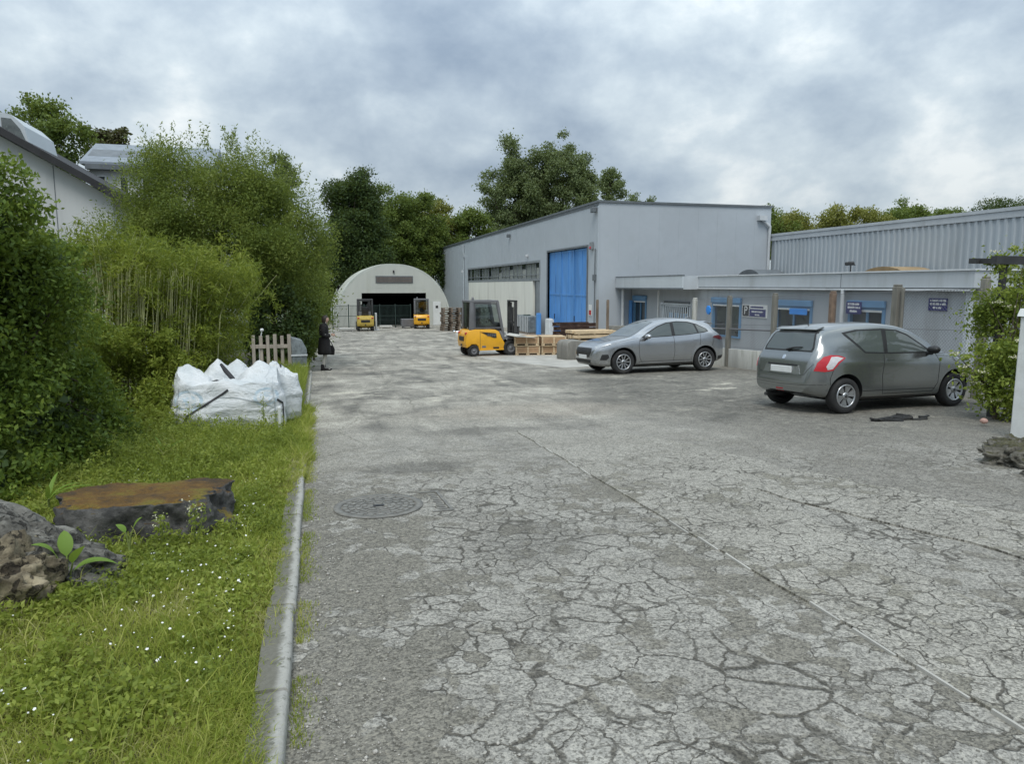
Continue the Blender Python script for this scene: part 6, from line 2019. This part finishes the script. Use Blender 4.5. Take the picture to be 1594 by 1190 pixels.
# background wood and trees -------------------------------------------------
tree('dark_tree', 'tall very dark green tree rising left of the arched hangar', (4.2, 70, -1.6), (4.0, 70, 6.5), (3.1, 3.0, 6.6), 150, 60000, .22, 'l_dark', r0=.35, rel=.22, asp=.6)
tree('poplar_tree', 'tall grey green poplar, left half of the big pair behind the hall roof', (26.5, 96, -1.6), (26.3, 96, 12.3), (5.0, 4.2, 8.8), 170, 50000, .27, 'l_poplar', r0=.4, rel=.16, asp=.7, inner=.3)
tree('poplar_tree', 'tall grey green poplar, right and highest half of the big pair behind the hall roof', (33.2, 96, -1.6), (33.0, 96, 13.0), (5.6, 4.4, 9.8), 210, 62000, .27, 'l_poplar', r0=.45, rel=.15, asp=.7, inner=.3)
tree('slender_tree', 'slender pale tree just right of the big poplars above the hall corner', (46.4, 110, -1.6), (46.4, 110, 17.3), (2.3, 2.2, 3.6), 40, 6500, .28, 'l_poplar', r0=.2, rel=.28, asp=.7)
tree('sparse_tree', 'thin sparse treetop showing along the hall roof edge', (55.5, 120, -1.6), (55.5, 120, 15.6), (4.6, 3, 2.6), 40, 3000, .28, 'l_poplar', r0=.25, rel=.2, asp=.7)
mids = [(8.2, 78, 8.3, 2.6, 4.6, 'l_mid', 'mid green tree directly right of the dark tree'), (11.4, 80, 8.8, 2.6, 4.5, 'l_mid', 'mid green tree behind the top of the arched hangar'), (14.3, 84, 8.2, 3.0, 4.2, 'l_yellow', 'paler green tree right of the hangar top'), (17.8, 82, 7.2, 3.0, 4.6, 'l_mid', 'mid green tree behind the far end of the hall')]
for (x, y_, z, rx, rz, mm, lab) in mids:
    tree('deciduous_tree', lab, (x, y_, -1.6), (x, y_, z - 1), (rx * 1.12, 2.6, rz), 75, 22000, .24, mm, r0=.25, rel=.23, asp=.6, group='trees behind the hangar')
tree('bare_topped_tree', 'thin feathery treetop above the wood behind the hangar', (13.8, 88, -1.6), (13.6, 88, 11.0), (2.2, 1.8, 2.4), 20, 1500, .28, 'l_poplar', r0=.2, rel=.2, asp=.4)
for i, (x, z, rx, rz) in enumerate(((1.5, 2.2, 2.8, 3.8), (6.4, 2.6, 3.2, 3.6), (10.5, 3.4, 3.2, 3.4), (15.5, 3.2, 3.6, 4.2), (-3.2, 3.0, 3.0, 4.5))):
    lab = ['dark undergrowth left of the hangar', 'dark bush behind the left shoulder of the hangar', 'dark bush over the hangar top', 'dark bush between hangar and hall', 'dark bush deep behind the left hedge'][i]
    tree('bush', lab, (x, 79 if i < 4 else 60, -1.6), (x, 79.5 if i < 4 else 60, z), (rx, 1.8, rz), 50, 13000, .25, 'l_dark' if i != 2 else 'l_mid', cat='bush', r0=.15, rel=.3, asp=.6, group='undergrowth behind the hangar')
for i, (x, y_, z, rx, rz, mm, lab) in enumerate(((41, 62, 6.6, 4.5, 2.6, 'l_mid', 'green treetop at the left end of the row behind the corrugated shed'), (46.5, 64, 6.9, 4.2, 2.7, 'l_yellow', 'yellow green treetop second in the row behind the corrugated shed'), (50.8, 60, 7.3, 3.6, 2.3, 'l_yellow', 'yellow green treetop in the middle of the row behind the corrugated shed'), (58.4, 62, 8.0, 3.2, 2.7, 'l_mid', 'dark green round treetop nearest the gap behind the corrugated shed'), (62.8, 62, 7.9, 2.6, 2.2, 'l_mid', 'small round dark treetop right of the larger round one behind the shed'), (81, 70, 9.6, 6, 2.3, 'l_dark', 'dark treetop at the far right above the shed roof'))):
    tree('deciduous_tree', lab, (x, y_, -1.6), (x, y_, z), (rx * 1.1, 2.6, rz), 60, 14000, .22, mm, r0=.25, rel=.24, asp=.6, group='trees behind the corrugated shed')
tree('deciduous_tree', 'dark green tree rising behind the roof of the white house', (-15.4, 50, -1.3), (-15.2, 50, 9.6), (2.4, 2.3, 3.3), 80, 15000, .20, 'l_mid', r0=.25, rel=.24, asp=.6)
tree('deciduous_tree', 'small reddish green tree behind the slate roof of the distant house', (-14.2, 60, -1.5), (-14.2, 60, 11.4), (2.0, 2, 2.2), 40, 7000, .28, 'l_copper', r0=.2, rel=.26, asp=.6)
tree('deciduous_tree', 'small pale tree peeping over the willow top', (-1.75, 45, -1.25), (-1.75, 45, 7.6), (1.05, 1.0, 1.9), 22, 4200, .17, 'l_poplar', r0=.12, rel=.3, asp=.6)

# the big willow shrub ------------------------------------------------
tree('willow_shrub', 'big feathery yellow green willow shrub over the bamboo and the fence panel', (-3.0, 23.4, -.9), (-2.75, 23.6, 3.0), (3.45, 2.3, 3.05), 300, 165000, .088, 'l_willow', cat='shrub', r0=.10, rel=.15, asp=.34, flat=1.0, low=-.55, jit=.7, shell=.35, inner=.25,
     extra=[((-5.6, 23, 3.2), (.7, .6, .8)), ((-5.0, 23, 4.4), (.6, .6, .6)), ((-.6, 23.4, 4.2), (.8, .7, .7)), ((.0, 23.8, 3.2), (.7, .6, .8)), ((.2, 23.8, 2.3), (.55, .6, .8)), ((-.0, 24, 1.2), (.55, .6, .9)), ((-.2, 24.5, .3), (.5, .6, .7)), ((-.9, 23.2, 3.3), (.8, .6, .8)), ((-4.2, 23.2, 5.5), (.6, .5, .5)), ((-1.6, 23.2, 5.3), (.55, .5, .5))])
# upright shoots along its top
wt = rng.random((70, 2))
sp_p, sp_o = [], []
for u, v in wt:
    x = -5.2 + 5.0 * u; zt = 2.9 + 2.95 * math.sqrt(max(0, 1 - ((x + 2.7) / 3.3) ** 2))
    k_ = 26; t = np.linspace(0, 1, k_)[:, None]; ln = .35 + .5 * v
    sp_p.append(np.array([x, 23.2 + rng.normal() * .7, zt - .25]) + t * np.array([rng.normal() * .12, 0, ln]) + rng.normal(size=(k_, 3)) * .035); sp_o.append(np.tile([0, 0, 1.0], (k_, 1)))
ws = [o for o in bpy.data.objects if o.name.startswith('willow_shrub')][0]
o = leaves('top_shoots', np.concatenate(sp_p) - np.array([-3.0, 23.4, -.9]), np.concatenate(sp_o), .10, .32, M['l_willow'], ws)
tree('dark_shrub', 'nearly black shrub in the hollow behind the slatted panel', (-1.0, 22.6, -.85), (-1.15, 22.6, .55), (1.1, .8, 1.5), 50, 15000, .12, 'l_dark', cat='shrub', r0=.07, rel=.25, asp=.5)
tree('roadside_shrub', 'green shrub overhanging the yard beside the person', (-.35, 24.6, -.9), (-.4, 24.6, .45), (.62, .9, 1.5), 46, 13000, .09, 'l_mid', cat='shrub', r0=.05, rel=.3, asp=.5)
tree('roadside_shrub', 'low bright shrub behind the person at the yard edge', (-.1, 27.5, -1), (-.1, 27.5, 1.3), (.6, 1.4, 2.2), 40, 10000, .10, 'l_willow', cat='shrub', r0=.05, rel=.3, asp=.45)

# hedge at the left ---------------------------------------------------
hx = [((-3.05, 7.9, .5), (1.0, 1.2, .95)), ((-3.1, 8.0, 1.7), (.95, 1.2, .95)), ((-2.85, 8.8, .3), (.75, 1.0, .75)), ((-2.95, 8.9, 1.35), (.72, .9, .85)), ((-3.6, 7.2, 1.2), (1.0, 1.2, 1.2)), ((-3.2, 7.6, 2.50), (.95, .8, .52)), ((-2.75, 7.3, 2.2), (.35, .5, .35)), ((-2.6, 9.4, .0), (.5, .7, .45)), ((-2.9, 7.0, .15), (.62, .6, .5)), ((-2.75, 8.4, 1.95), (.5, .7, .45))]
hcl, hrr = [], []
ht = thing('hedge', 'tall leafy green hedge filling the left edge of the picture', 'hedge', (-3.1, 8, vz(-3.1, 8)))
for c, r3 in hx:
    a_, b_ = crown_clumps(c, r3, 34, .24, .85, None, -1, .45); hcl += a_; hrr += b_
vol = np.array([r_[0] ** 2 for r_ in hrr])
P, O = blob_points(hcl, hrr, 95000 * vol / vol.sum(), .45)
off0 = np.array(ht.location)
leaves('foliage', P - off0, O, .054, .52, M['l_hedge'], ht, upb=.6)
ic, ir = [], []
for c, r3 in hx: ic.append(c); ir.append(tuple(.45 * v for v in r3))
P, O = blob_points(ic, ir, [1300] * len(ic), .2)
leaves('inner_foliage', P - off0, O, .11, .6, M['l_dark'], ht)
branches(ht, (0, 0, -.1), [tuple(np.array(hcl[i]) - off0) for i in range(0, len(hcl), 9)], .06, name='branches')
# bamboo ----------------------------------------------------------------
bt = thing('bamboo_clump', 'yellow green bamboo clump with bare leaning culms above the white sacks', 'bamboo', (-2.4, 13, vz(-2.4, 13)))
cb = B(); P, O = [], []
off0 = np.array(bt.location)
for i in range(260):
    x = -3.75 + 2.2 * rng.random(); y_ = 12.2 + 2.4 * rng.random()
    top = 2.25 + .25 * math.sin((x + 3.7) * 3.2) - .45 * sm(-2.1, -1.5, x) + rng.normal() * .14
    lean = rng.normal() * .16 + .10
    p0 = np.array([x, y_, vz(x, y_) - .05]); p1 = np.array([x + lean * 1.0, y_ - .1 + rng.normal() * .12, top * .66]); p2 = np.array([x + lean * 2.1 + rng.normal() * .12, y_ - .25 + rng.normal() * .2, top])
    if i < 90: cb.tube([p0 - off0, p1 - off0, p2 - off0], [.012, .009, .003], 5, cap=False)
    elif i < 164:      # bare culms at the front
        f0 = np.array([-3.45 + 1.5 * rng.random() ** 1.3, 11.95 + .15 * rng.random(), 0]); f0[2] = vz(f0[0], f0[1]); f1 = f0 + np.array([.05 + .30 * rng.random(), .05, 2.1 + .2 * rng.random()])
        cb.tube([f0 - off0, (f0 + f1) / 2 - off0 + np.array([.02, 0, 0]), f1 - off0], [.010, .009, .005], 6, cap=False)
    for q in range(9):
        t = .12 + .88 * rng.random() ** .75
        c = (p0 * (1 - t) ** 2 + 2 * p1 * t * (1 - t) + p2 * t * t) + rng.normal(size=3) * np.array([.13, .13, .10])
        k_ = 13 + int(18 * t)
        if rng.random() < (.25 if (-3.5 < x < -2.7 and .4 < t < .7) else 0): continue
        d = rng.normal(size=(k_, 3)); d /= np.linalg.norm(d, axis=1, keepdims=True)
        P.append(c + d * .135 * rng.random((k_, 1)) ** .5); O.append(d * .7 + np.array([0, 0, -.1]))
cb.obj('culms', M['culm'], bt, recalc=False)
P = np.concatenate(P); O = np.concatenate(O)
leaves('foliage', P - off0, O, .105, .17, M['l_bamboo'], bt, droop=.25, upb=.5)
lp = thing('bramble_undergrowth', 'tangled green undergrowth at the foot of the bamboo beside the sacks', 'undergrowth', (-2.3, 11, vz(-2.3, 11)))
cl, rr = [], []
for c, r3 in (((-2.55, 11.0, .0), (.7, .9, .62)), ((-2.3, 10.2, -.22), (.5, .6, .38)), ((-2.9, 11.6, .35), (.6, .7, .8)), ((-2.0, 11.9, .2), (.5, .5, .7)), ((-1.55, 13, .0), (.55, .6, .7)), ((-2.75, 9.6, .0), (.5, .6, .55)), ((-2.35, 11.7, .75), (.6, .4, .5)), ((-1.95, 12.0, .85), (.45, .4, .45)), ((-2.9, 11.2, .9), (.45, .5, .5))):
    a_, b_ = crown_clumps(c, r3, 24, .28, .8); cl += a_; rr += b_
vol = np.array([r_[0] ** 2 for r_ in rr]); P, O = blob_points(cl, rr, 38000 * vol / vol.sum(), .4)
leaves('foliage', P - np.array(lp.location), O, .062, .40, M['l_bamboo'], lp, upb=.5)

# flowering shrub on the right ---------------------------------------
rs = thing('flowering_shrub', 'drooping green shrub with cream flower heads at the right edge beside the white pillar', 'shrub', (10.0, 8.7, g(8.7)))
cl, rr = [], []
for c, r3, n_ in (((10.62, 8.9, 1.0), (.60, .5, .85), 40), ((10.35, 8.6, .25), (.62, .5, .55), 32), ((11.0, 9.2, 1.95), (.40, .45, .6), 18), ((9.95, 8.8, .50), (.32, .3, .26), 10), ((10.2, 8.6, -.1), (.5, .5, .26), 12), ((10.15, 9.0, 1.52), (.26, .3, .16), 6), ((10.35, 9.0, 2.12), (.40, .3, .14), 7), ((9.60, 9.0, .66), (.34, .2, .09), 5), ((10.05, 8.35, .9), (.32, .22, .7), 16), ((9.95, 8.4, 1.75), (.3, .2, .2), 6)):
    a_, b_ = crown_clumps(c, r3, n_, .25, .7); cl += a_; rr += b_
vol = np.array([r_[0] ** 2 for r_ in rr]); P, O = blob_points(cl, rr, 16000 * vol / vol.sum(), .3)
off0 = np.array(rs.location)
P = P + (rng.random((len(P), 1)) < .3) * rng.normal(size=P.shape) * np.array([.16, .12, .12])
leaves('foliage', P - off0, O, .068, .48, M['l_elder'], rs, droop=.3, upb=.5)
branches(rs, (.2, 0, -.1), [tuple(np.array(cl[i]) - off0) for i in range(0, len(cl), 5)], .05, name='branches')
fl = []
for i in rng.choice(len(cl), 34):
    c = np.array(cl[i]) + np.array([-.12, -.18, .06]) + rng.normal(size=3) * .08; d = rng.normal(size=(42, 3)); d[:, 2] *= .25
    fl.append(c + d * .045)
P = np.concatenate(fl); leaves('flower_heads', P - off0, np.tile([0, 0, 1.0], (len(P), 1)), .022, .8, M['cream_flower'], rs)

# grass, weeds and flowers of the verge --------------------------------
def excluded(x, y_):
    return (((x + 1.34) / .61) ** 2 + ((y_ - 6.0) / .44) ** 2 < 1) or (((x + 2.0) / .42) ** 2 + ((y_ - 4.5) / .24) ** 2 < 1)
def blades(name, n, xf, yf, hf, wf, m_, label, cat='grass', lean=.5):
    xs, ys, hs, ws_ = [], [], [], []
    while len(xs) < n:
        y_ = yf(); x = xf(y_)
        if excluded(x, y_): continue
        h = hf(x, y_)
        if h <= 0: continue
        xs.append(x); ys.append(y_); hs.append(h); ws_.append(wf(y_))
    x, y_, h, w_ = map(np.array, (xs, ys, hs, ws_))
    z = np.array([vz(a, b) if a < -.34 else g(b) + (.05 if a < -.17 else .0) for a, b in zip(x, y_)]) - .015
    az = rng.random(n) * 6.283; sd_ = np.stack([np.cos(az), np.sin(az), np.zeros(n)], 1) * w_[:, None]
    la = rng.random(n) * 6.283; ld = np.stack([np.cos(la), np.sin(la), np.zeros(n)], 1) * (h * lean * (.2 + rng.random(n)))[:, None]
    p = np.stack([x, y_, z], 1); up_ = np.zeros((n, 3)); up_[:, 2] = h
    v = np.stack([p - sd_, p + sd_, p + ld * .35 + up_ * .6 - sd_ * .75, p + ld * .35 + up_ * .6 + sd_ * .75, p + ld + up_ * (.98 - .25 * rng.random(n))[:, None]], 1)
    i = np.arange(n)[:, None] * 5
    o = np_mesh(name, v.reshape(-1, 3), np.concatenate([i, i + 1, i + 3, i + 2], 1), m_, None, tris=np.concatenate([i + 2, i + 3, i + 4], 1))
    return tag(o, label, cat, None, 'stuff')
def gx(y_):
    e = -.32 + .085 * mn.noise((y_ * 1.4, 0, 3)) + .05 * mn.noise((y_ * 6, 0, 8)) + .12 * sm(7.2, 7.9, y_)
    r_ = rng.random()
    if r_ < .06: return e + abs(rng.normal()) * .035
    return e - (2.3 + .25 * max(0, y_ - 3) * .3) * rng.random() ** 1.25
def gh(x, y_):
    c = .5 + .5 * mn.noise((x * 1.6, y_ * 1.6, 9)); f = .5 + .5 * mn.noise((x * 5, y_ * 5, 2))
    return max(.018, (.030 + .080 * c * c + .045 * f * f + (.10 if rng.random() < .03 else 0)) * (1 + .8 * sm(7, 9.5, y_)) * (1 - .45 * sm(-.6, -.34, x) * (1 if y_ < 7 else .3))) * (.5 + .8 * rng.random())
blades('grass', 190000, gx, lambda: 2.2 + 11.3 * rng.random() ** 1.9, gh, lambda y_: .0018 + .0005 * y_ * rng.random(), M['l_grass'], 'short mixed green and yellow grass covering the verge along the kerb', lean=1.25)
blades('kerb_grass', 9000, lambda y_: -.165 + abs(rng.normal()) * .05 + .02 * mn.noise((y_ * 2, 0, 0)), lambda: 1.9 + 11 * rng.random(),
       lambda x, y_: .045 * rng.random() + .012 if mn.noise((y_ * 2.1, 7, 0)) + .3 * sm(4, 9, y_) > -.12 else 0, lambda y_: .0025, M['l_grass'], 'sparse grass growing in the gutter at the foot of the kerb')
blades('tall_grass', 4200, lambda y_: -.34 - 1.9 * rng.random() ** 1.1, lambda: 7.2 + 3.9 * rng.random() ** .8, lambda x, y_: (.10 + .20 * rng.random()) * (.55 + .7 * (.5 + .5 * mn.noise((x * 2.3, y_ * 2.3, 1)))), lambda y_: .0045, M['l_weed'], 'taller rough grass and weeds in front of the white sacks')
blades('tall_grass', 9000, lambda y_: -.30 - .9 * rng.random(), lambda: 12.2 + 11 * rng.random(), lambda x, y_: .25 + .30 * rng.random(), lambda y_: .008, M['l_weed'], 'long grass running along the kerb behind the white sacks toward the fence panel')

# leafy weeds: patches of small leaves close over the ground
P, O = [], []
for i in range(2600):
    y_ = 2.3 + 8.6 * rng.random() ** .95; x = -.42 - 2.2 * rng.random()
    if excluded(x, y_) or mn.noise((x * 1.4, y_ * 1.4, 21)) < -.12 + .3 * sm(6, 3, y_) - .3 * sm(-1, -2, x): continue
    k_ = 30; r_ = .04 + .07 * rng.random(); h = .04 + .07 * rng.random() + .22 * sm(6.4, 8.8, y_) * rng.random() ** 1.5 * (.4 + max(0, .6 + mn.noise((x * 2.2, y_ * 2.2, 44))))
    d = rng.normal(size=(k_, 3)) * np.array([r_, r_, .0]); d[:, 2] = h * (.4 + .6 * rng.random(k_))
    P.append(np.array([x, y_, vz(x, y_)]) + d); O.append(np.tile([0, 0, .6], (k_, 1)))
P = np.concatenate(P); O = np.concatenate(O)
tag(leaves('leafy_weeds', P, O, .034, .5, M['l_weed'], None, upb=1.3), 'patches of low leafy weeds among the verge grass', 'weeds', None, 'stuff')
# taller leafy weeds in front of the sacks and round the boulder
P, O = [], []
for i in range(560):
    if i < 230: y_ = 6.7 + 4.0 * rng.random() ** .8; x = -.36 - 2.0 * rng.random() ** 1.1
    else: y_ = 2.4 + 4.6 * rng.random(); x = -.5 - 2.1 * rng.random()
    if excluded(x, y_) or mn.noise((x * 1.5, y_ * 1.5, 51)) < -.2: continue
    h = (.12 + .26 * rng.random() ** 1.6) * (1 if i < 230 else .42) * (.6 + .4 * sm(-.4, -.8, x)); k_ = int(40 + 130 * h)
    t = rng.random(k_)
    ax = np.array([rng.normal() * .25, rng.normal() * .25, 1.0])
    r_ = (.035 + .055 * rng.random()) * (1.1 - .7 * t)
    d = rng.normal(size=(k_, 3)); d[:, 2] *= .3
    P.append(np.array([x, y_, vz(x, y_)]) + ax * (t * h)[:, None] + d * r_[:, None]); O.append(d * .6 + np.array([0, 0, .3]))
P = np.concatenate(P); O = np.concatenate(O)
tag(leaves('tall_weeds', P, O, .036, .45, M['l_weed'], None, upb=.9), 'knee high leafy weeds in front of the white sacks and behind the mossy boulder', 'weeds', None, 'stuff')
# daisies
fv, ff = [], []
q = 0
for i in range(700):
    y_ = 2.4 + 5.4 * rng.random() ** 1.2; x = -.45 - 1.5 * rng.random()
    if excluded(x, y_) or mn.noise((x * 1.1, y_ * 1.1, 31)) < -.12: continue
    c = np.array([x, y_, vz(x, y_) + .05 + .05 * rng.random()]); r_ = .003 + .007 * rng.random() ** 2
    nrm = np.array([rng.normal() * .3, -.35 + rng.normal() * .3, 1]); nrm /= np.linalg.norm(nrm)
    u = np.cross(nrm, [1, 0, 0]); u /= np.linalg.norm(u); w_ = np.cross(nrm, u)
    ring = [c + (u * math.cos(a_) + w_ * math.sin(a_)) * r_ * (1.0 if k_ % 2 else .7) for k_, a_ in enumerate(np.linspace(0, 6.283, 11)[:-1])]
    fv += [c + nrm * .003] + ring; ff += [(q, q + 1 + k_, q + 1 + (k_ + 1) % 10) for k_ in range(10)]; q += 11
tag(np_mesh('daisies', np.array(fv), None, M['white_flower'], tris=np.array(ff)), 'tiny white daisies scattered through the verge grass', 'flowers', kind='stuff')


def big_leaf(b, base, az, L, w_, tilt, bend):
    n_ = 8
    vs = []
    for i in range(n_ + 1):
        t = i / n_; e = tilt - bend * t
        r_ = L * t
        c = Vector(base) + Vector((math.cos(az) * r_ * math.cos(e), math.sin(az) * r_ * math.cos(e), r_ * math.sin(e)))
        ww = w_ * (math.sin(math.pi * min(1, t ** .8)) ** .75) * .5 + .002
        s_ = Vector((-math.sin(az), math.cos(az), 0)) * ww
        vs += [c + s_ + Vector((0, 0, ww * .3)), c, c - s_ + Vector((0, 0, ww * .3))]
    b.add(vs, [(3 * i + k_, 3 * i + k_ + 1, 3 * i + 3 + k_ + 1, 3 * i + 3 + k_) for i in range(n_) for k_ in range(2)], 0, True)
def broad_plant(loc, spec, label, stem=.0):
    t = thing('broad_leaf_plant', label, 'plant', loc)
    for (az, L, w_, ti, be, st) in spec:
        b = B()
        top = (math.cos(az) * .06 * st * 4, math.sin(az) * .06 * st * 4, st)
        big_leaf(b, top, az, L, w_, ti, be); lf = b.obj('leaf', M['l_broad'], t, recalc=False)
        b = B(); b.tube([(0, 0, -.02), (top[0] * .4, top[1] * .4, st * .6), top], [.007, .006, .005], 6); b.obj('stalk', M['l_stem'], t)
broad_plant((-1.50, 4.72, vz(-1.5, 4.72)), [(-.6, .16, .085, 1.15, .3, .18), (1.9, .17, .08, 1.2, .3, .20), (.3, .24, .085, .65, .7, .12), (-2.4, .15, .07, 1.2, .3, .16), (3.4, .14, .07, 1.1, .5, .24)], 'broad leaved green plant growing against the front of the grey rock')
broad_plant((-1.28, 5.22, vz(-1.28, 5.22) + .1), [(.2, .10, .06, 1.2, .3, .12), (2.6, .09, .05, 1.0, .4, .10)], 'single small broad leaf standing behind the tip of the grey rock')
broad_plant((-2.1, 6.3, vz(-2.1, 6.3) + .10), [(-.4, .28, .035, 1.1, .5, .05), (.2, .32, .035, .7, .5, .05), (.6, .26, .03, .9, .6, .05), (1.4, .24, .03, 1.2, .4, .05), (-1.2, .22, .03, 1.1, .4, .05)], 'narrow leaved tuft at the left end of the mossy boulder')
broad_plant((-1.75, 8.9, vz(-1.75, 8.9)), [(a_, .30, .022, 1.1 - .2 * (i % 3), .5, .04) for i, a_ in enumerate(np.linspace(0, 5.6, 9))], 'spiky tuft of long leaves behind the mossy boulder')
# flowering weed stalks before the mossy boulder and the sacks
for i, (x, y_, h, lab) in enumerate(((-.90, 5.42, .36, 'tall seeding weed in front of the right end of the mossy boulder'), (-1.12, 5.38, .28, 'shorter seeding weed in front of the middle of the mossy boulder'), (-.75, 10.3, .62, 'tall weed standing before the right half of the large sack'), (-1.62, 10.3, .52, 'tall weed standing before the left half of the large sack'), (-1.9, 10.2, .45, 'leafy weed at the left end of the large sack'))):
    t = thing('weed_stalk', lab, 'weed', (x, y_, vz(x, y_)))
    b = B(); P = []
    for k_ in range(3):
        tip = Vector((rng.normal() * .06, rng.normal() * .05, h * (.75 + .25 * rng.random())))
        b.tube([(0, 0, -.02), tip * .5 + Vector((rng.normal() * .01, 0, 0)), tip], [.004, .003, .0015], 5)
        for q_ in range(46):
            f = .15 + .85 * rng.random(); P.append(np.array(tip) * f + rng.normal(size=3) * .028 * (1.2 - f * .5))
    b.obj('stalks', M['l_stem'], t)
    P = np.array(P); leaves('leaves', P, np.tile([0, 0, .3], (len(P), 1)), .038, .38, M['l_weed'], t, upb=.8)
    if i < 2:
        P2 = np.array([np.array([0, 0, h * .9]) + rng.normal(size=3) * .035 for _ in range(40)]); tag(leaves('seed_heads', P2, np.tile([0, 0, 1.0], (40, 1)), .012, .8, M['cream_flower'], t), kind='stuff')
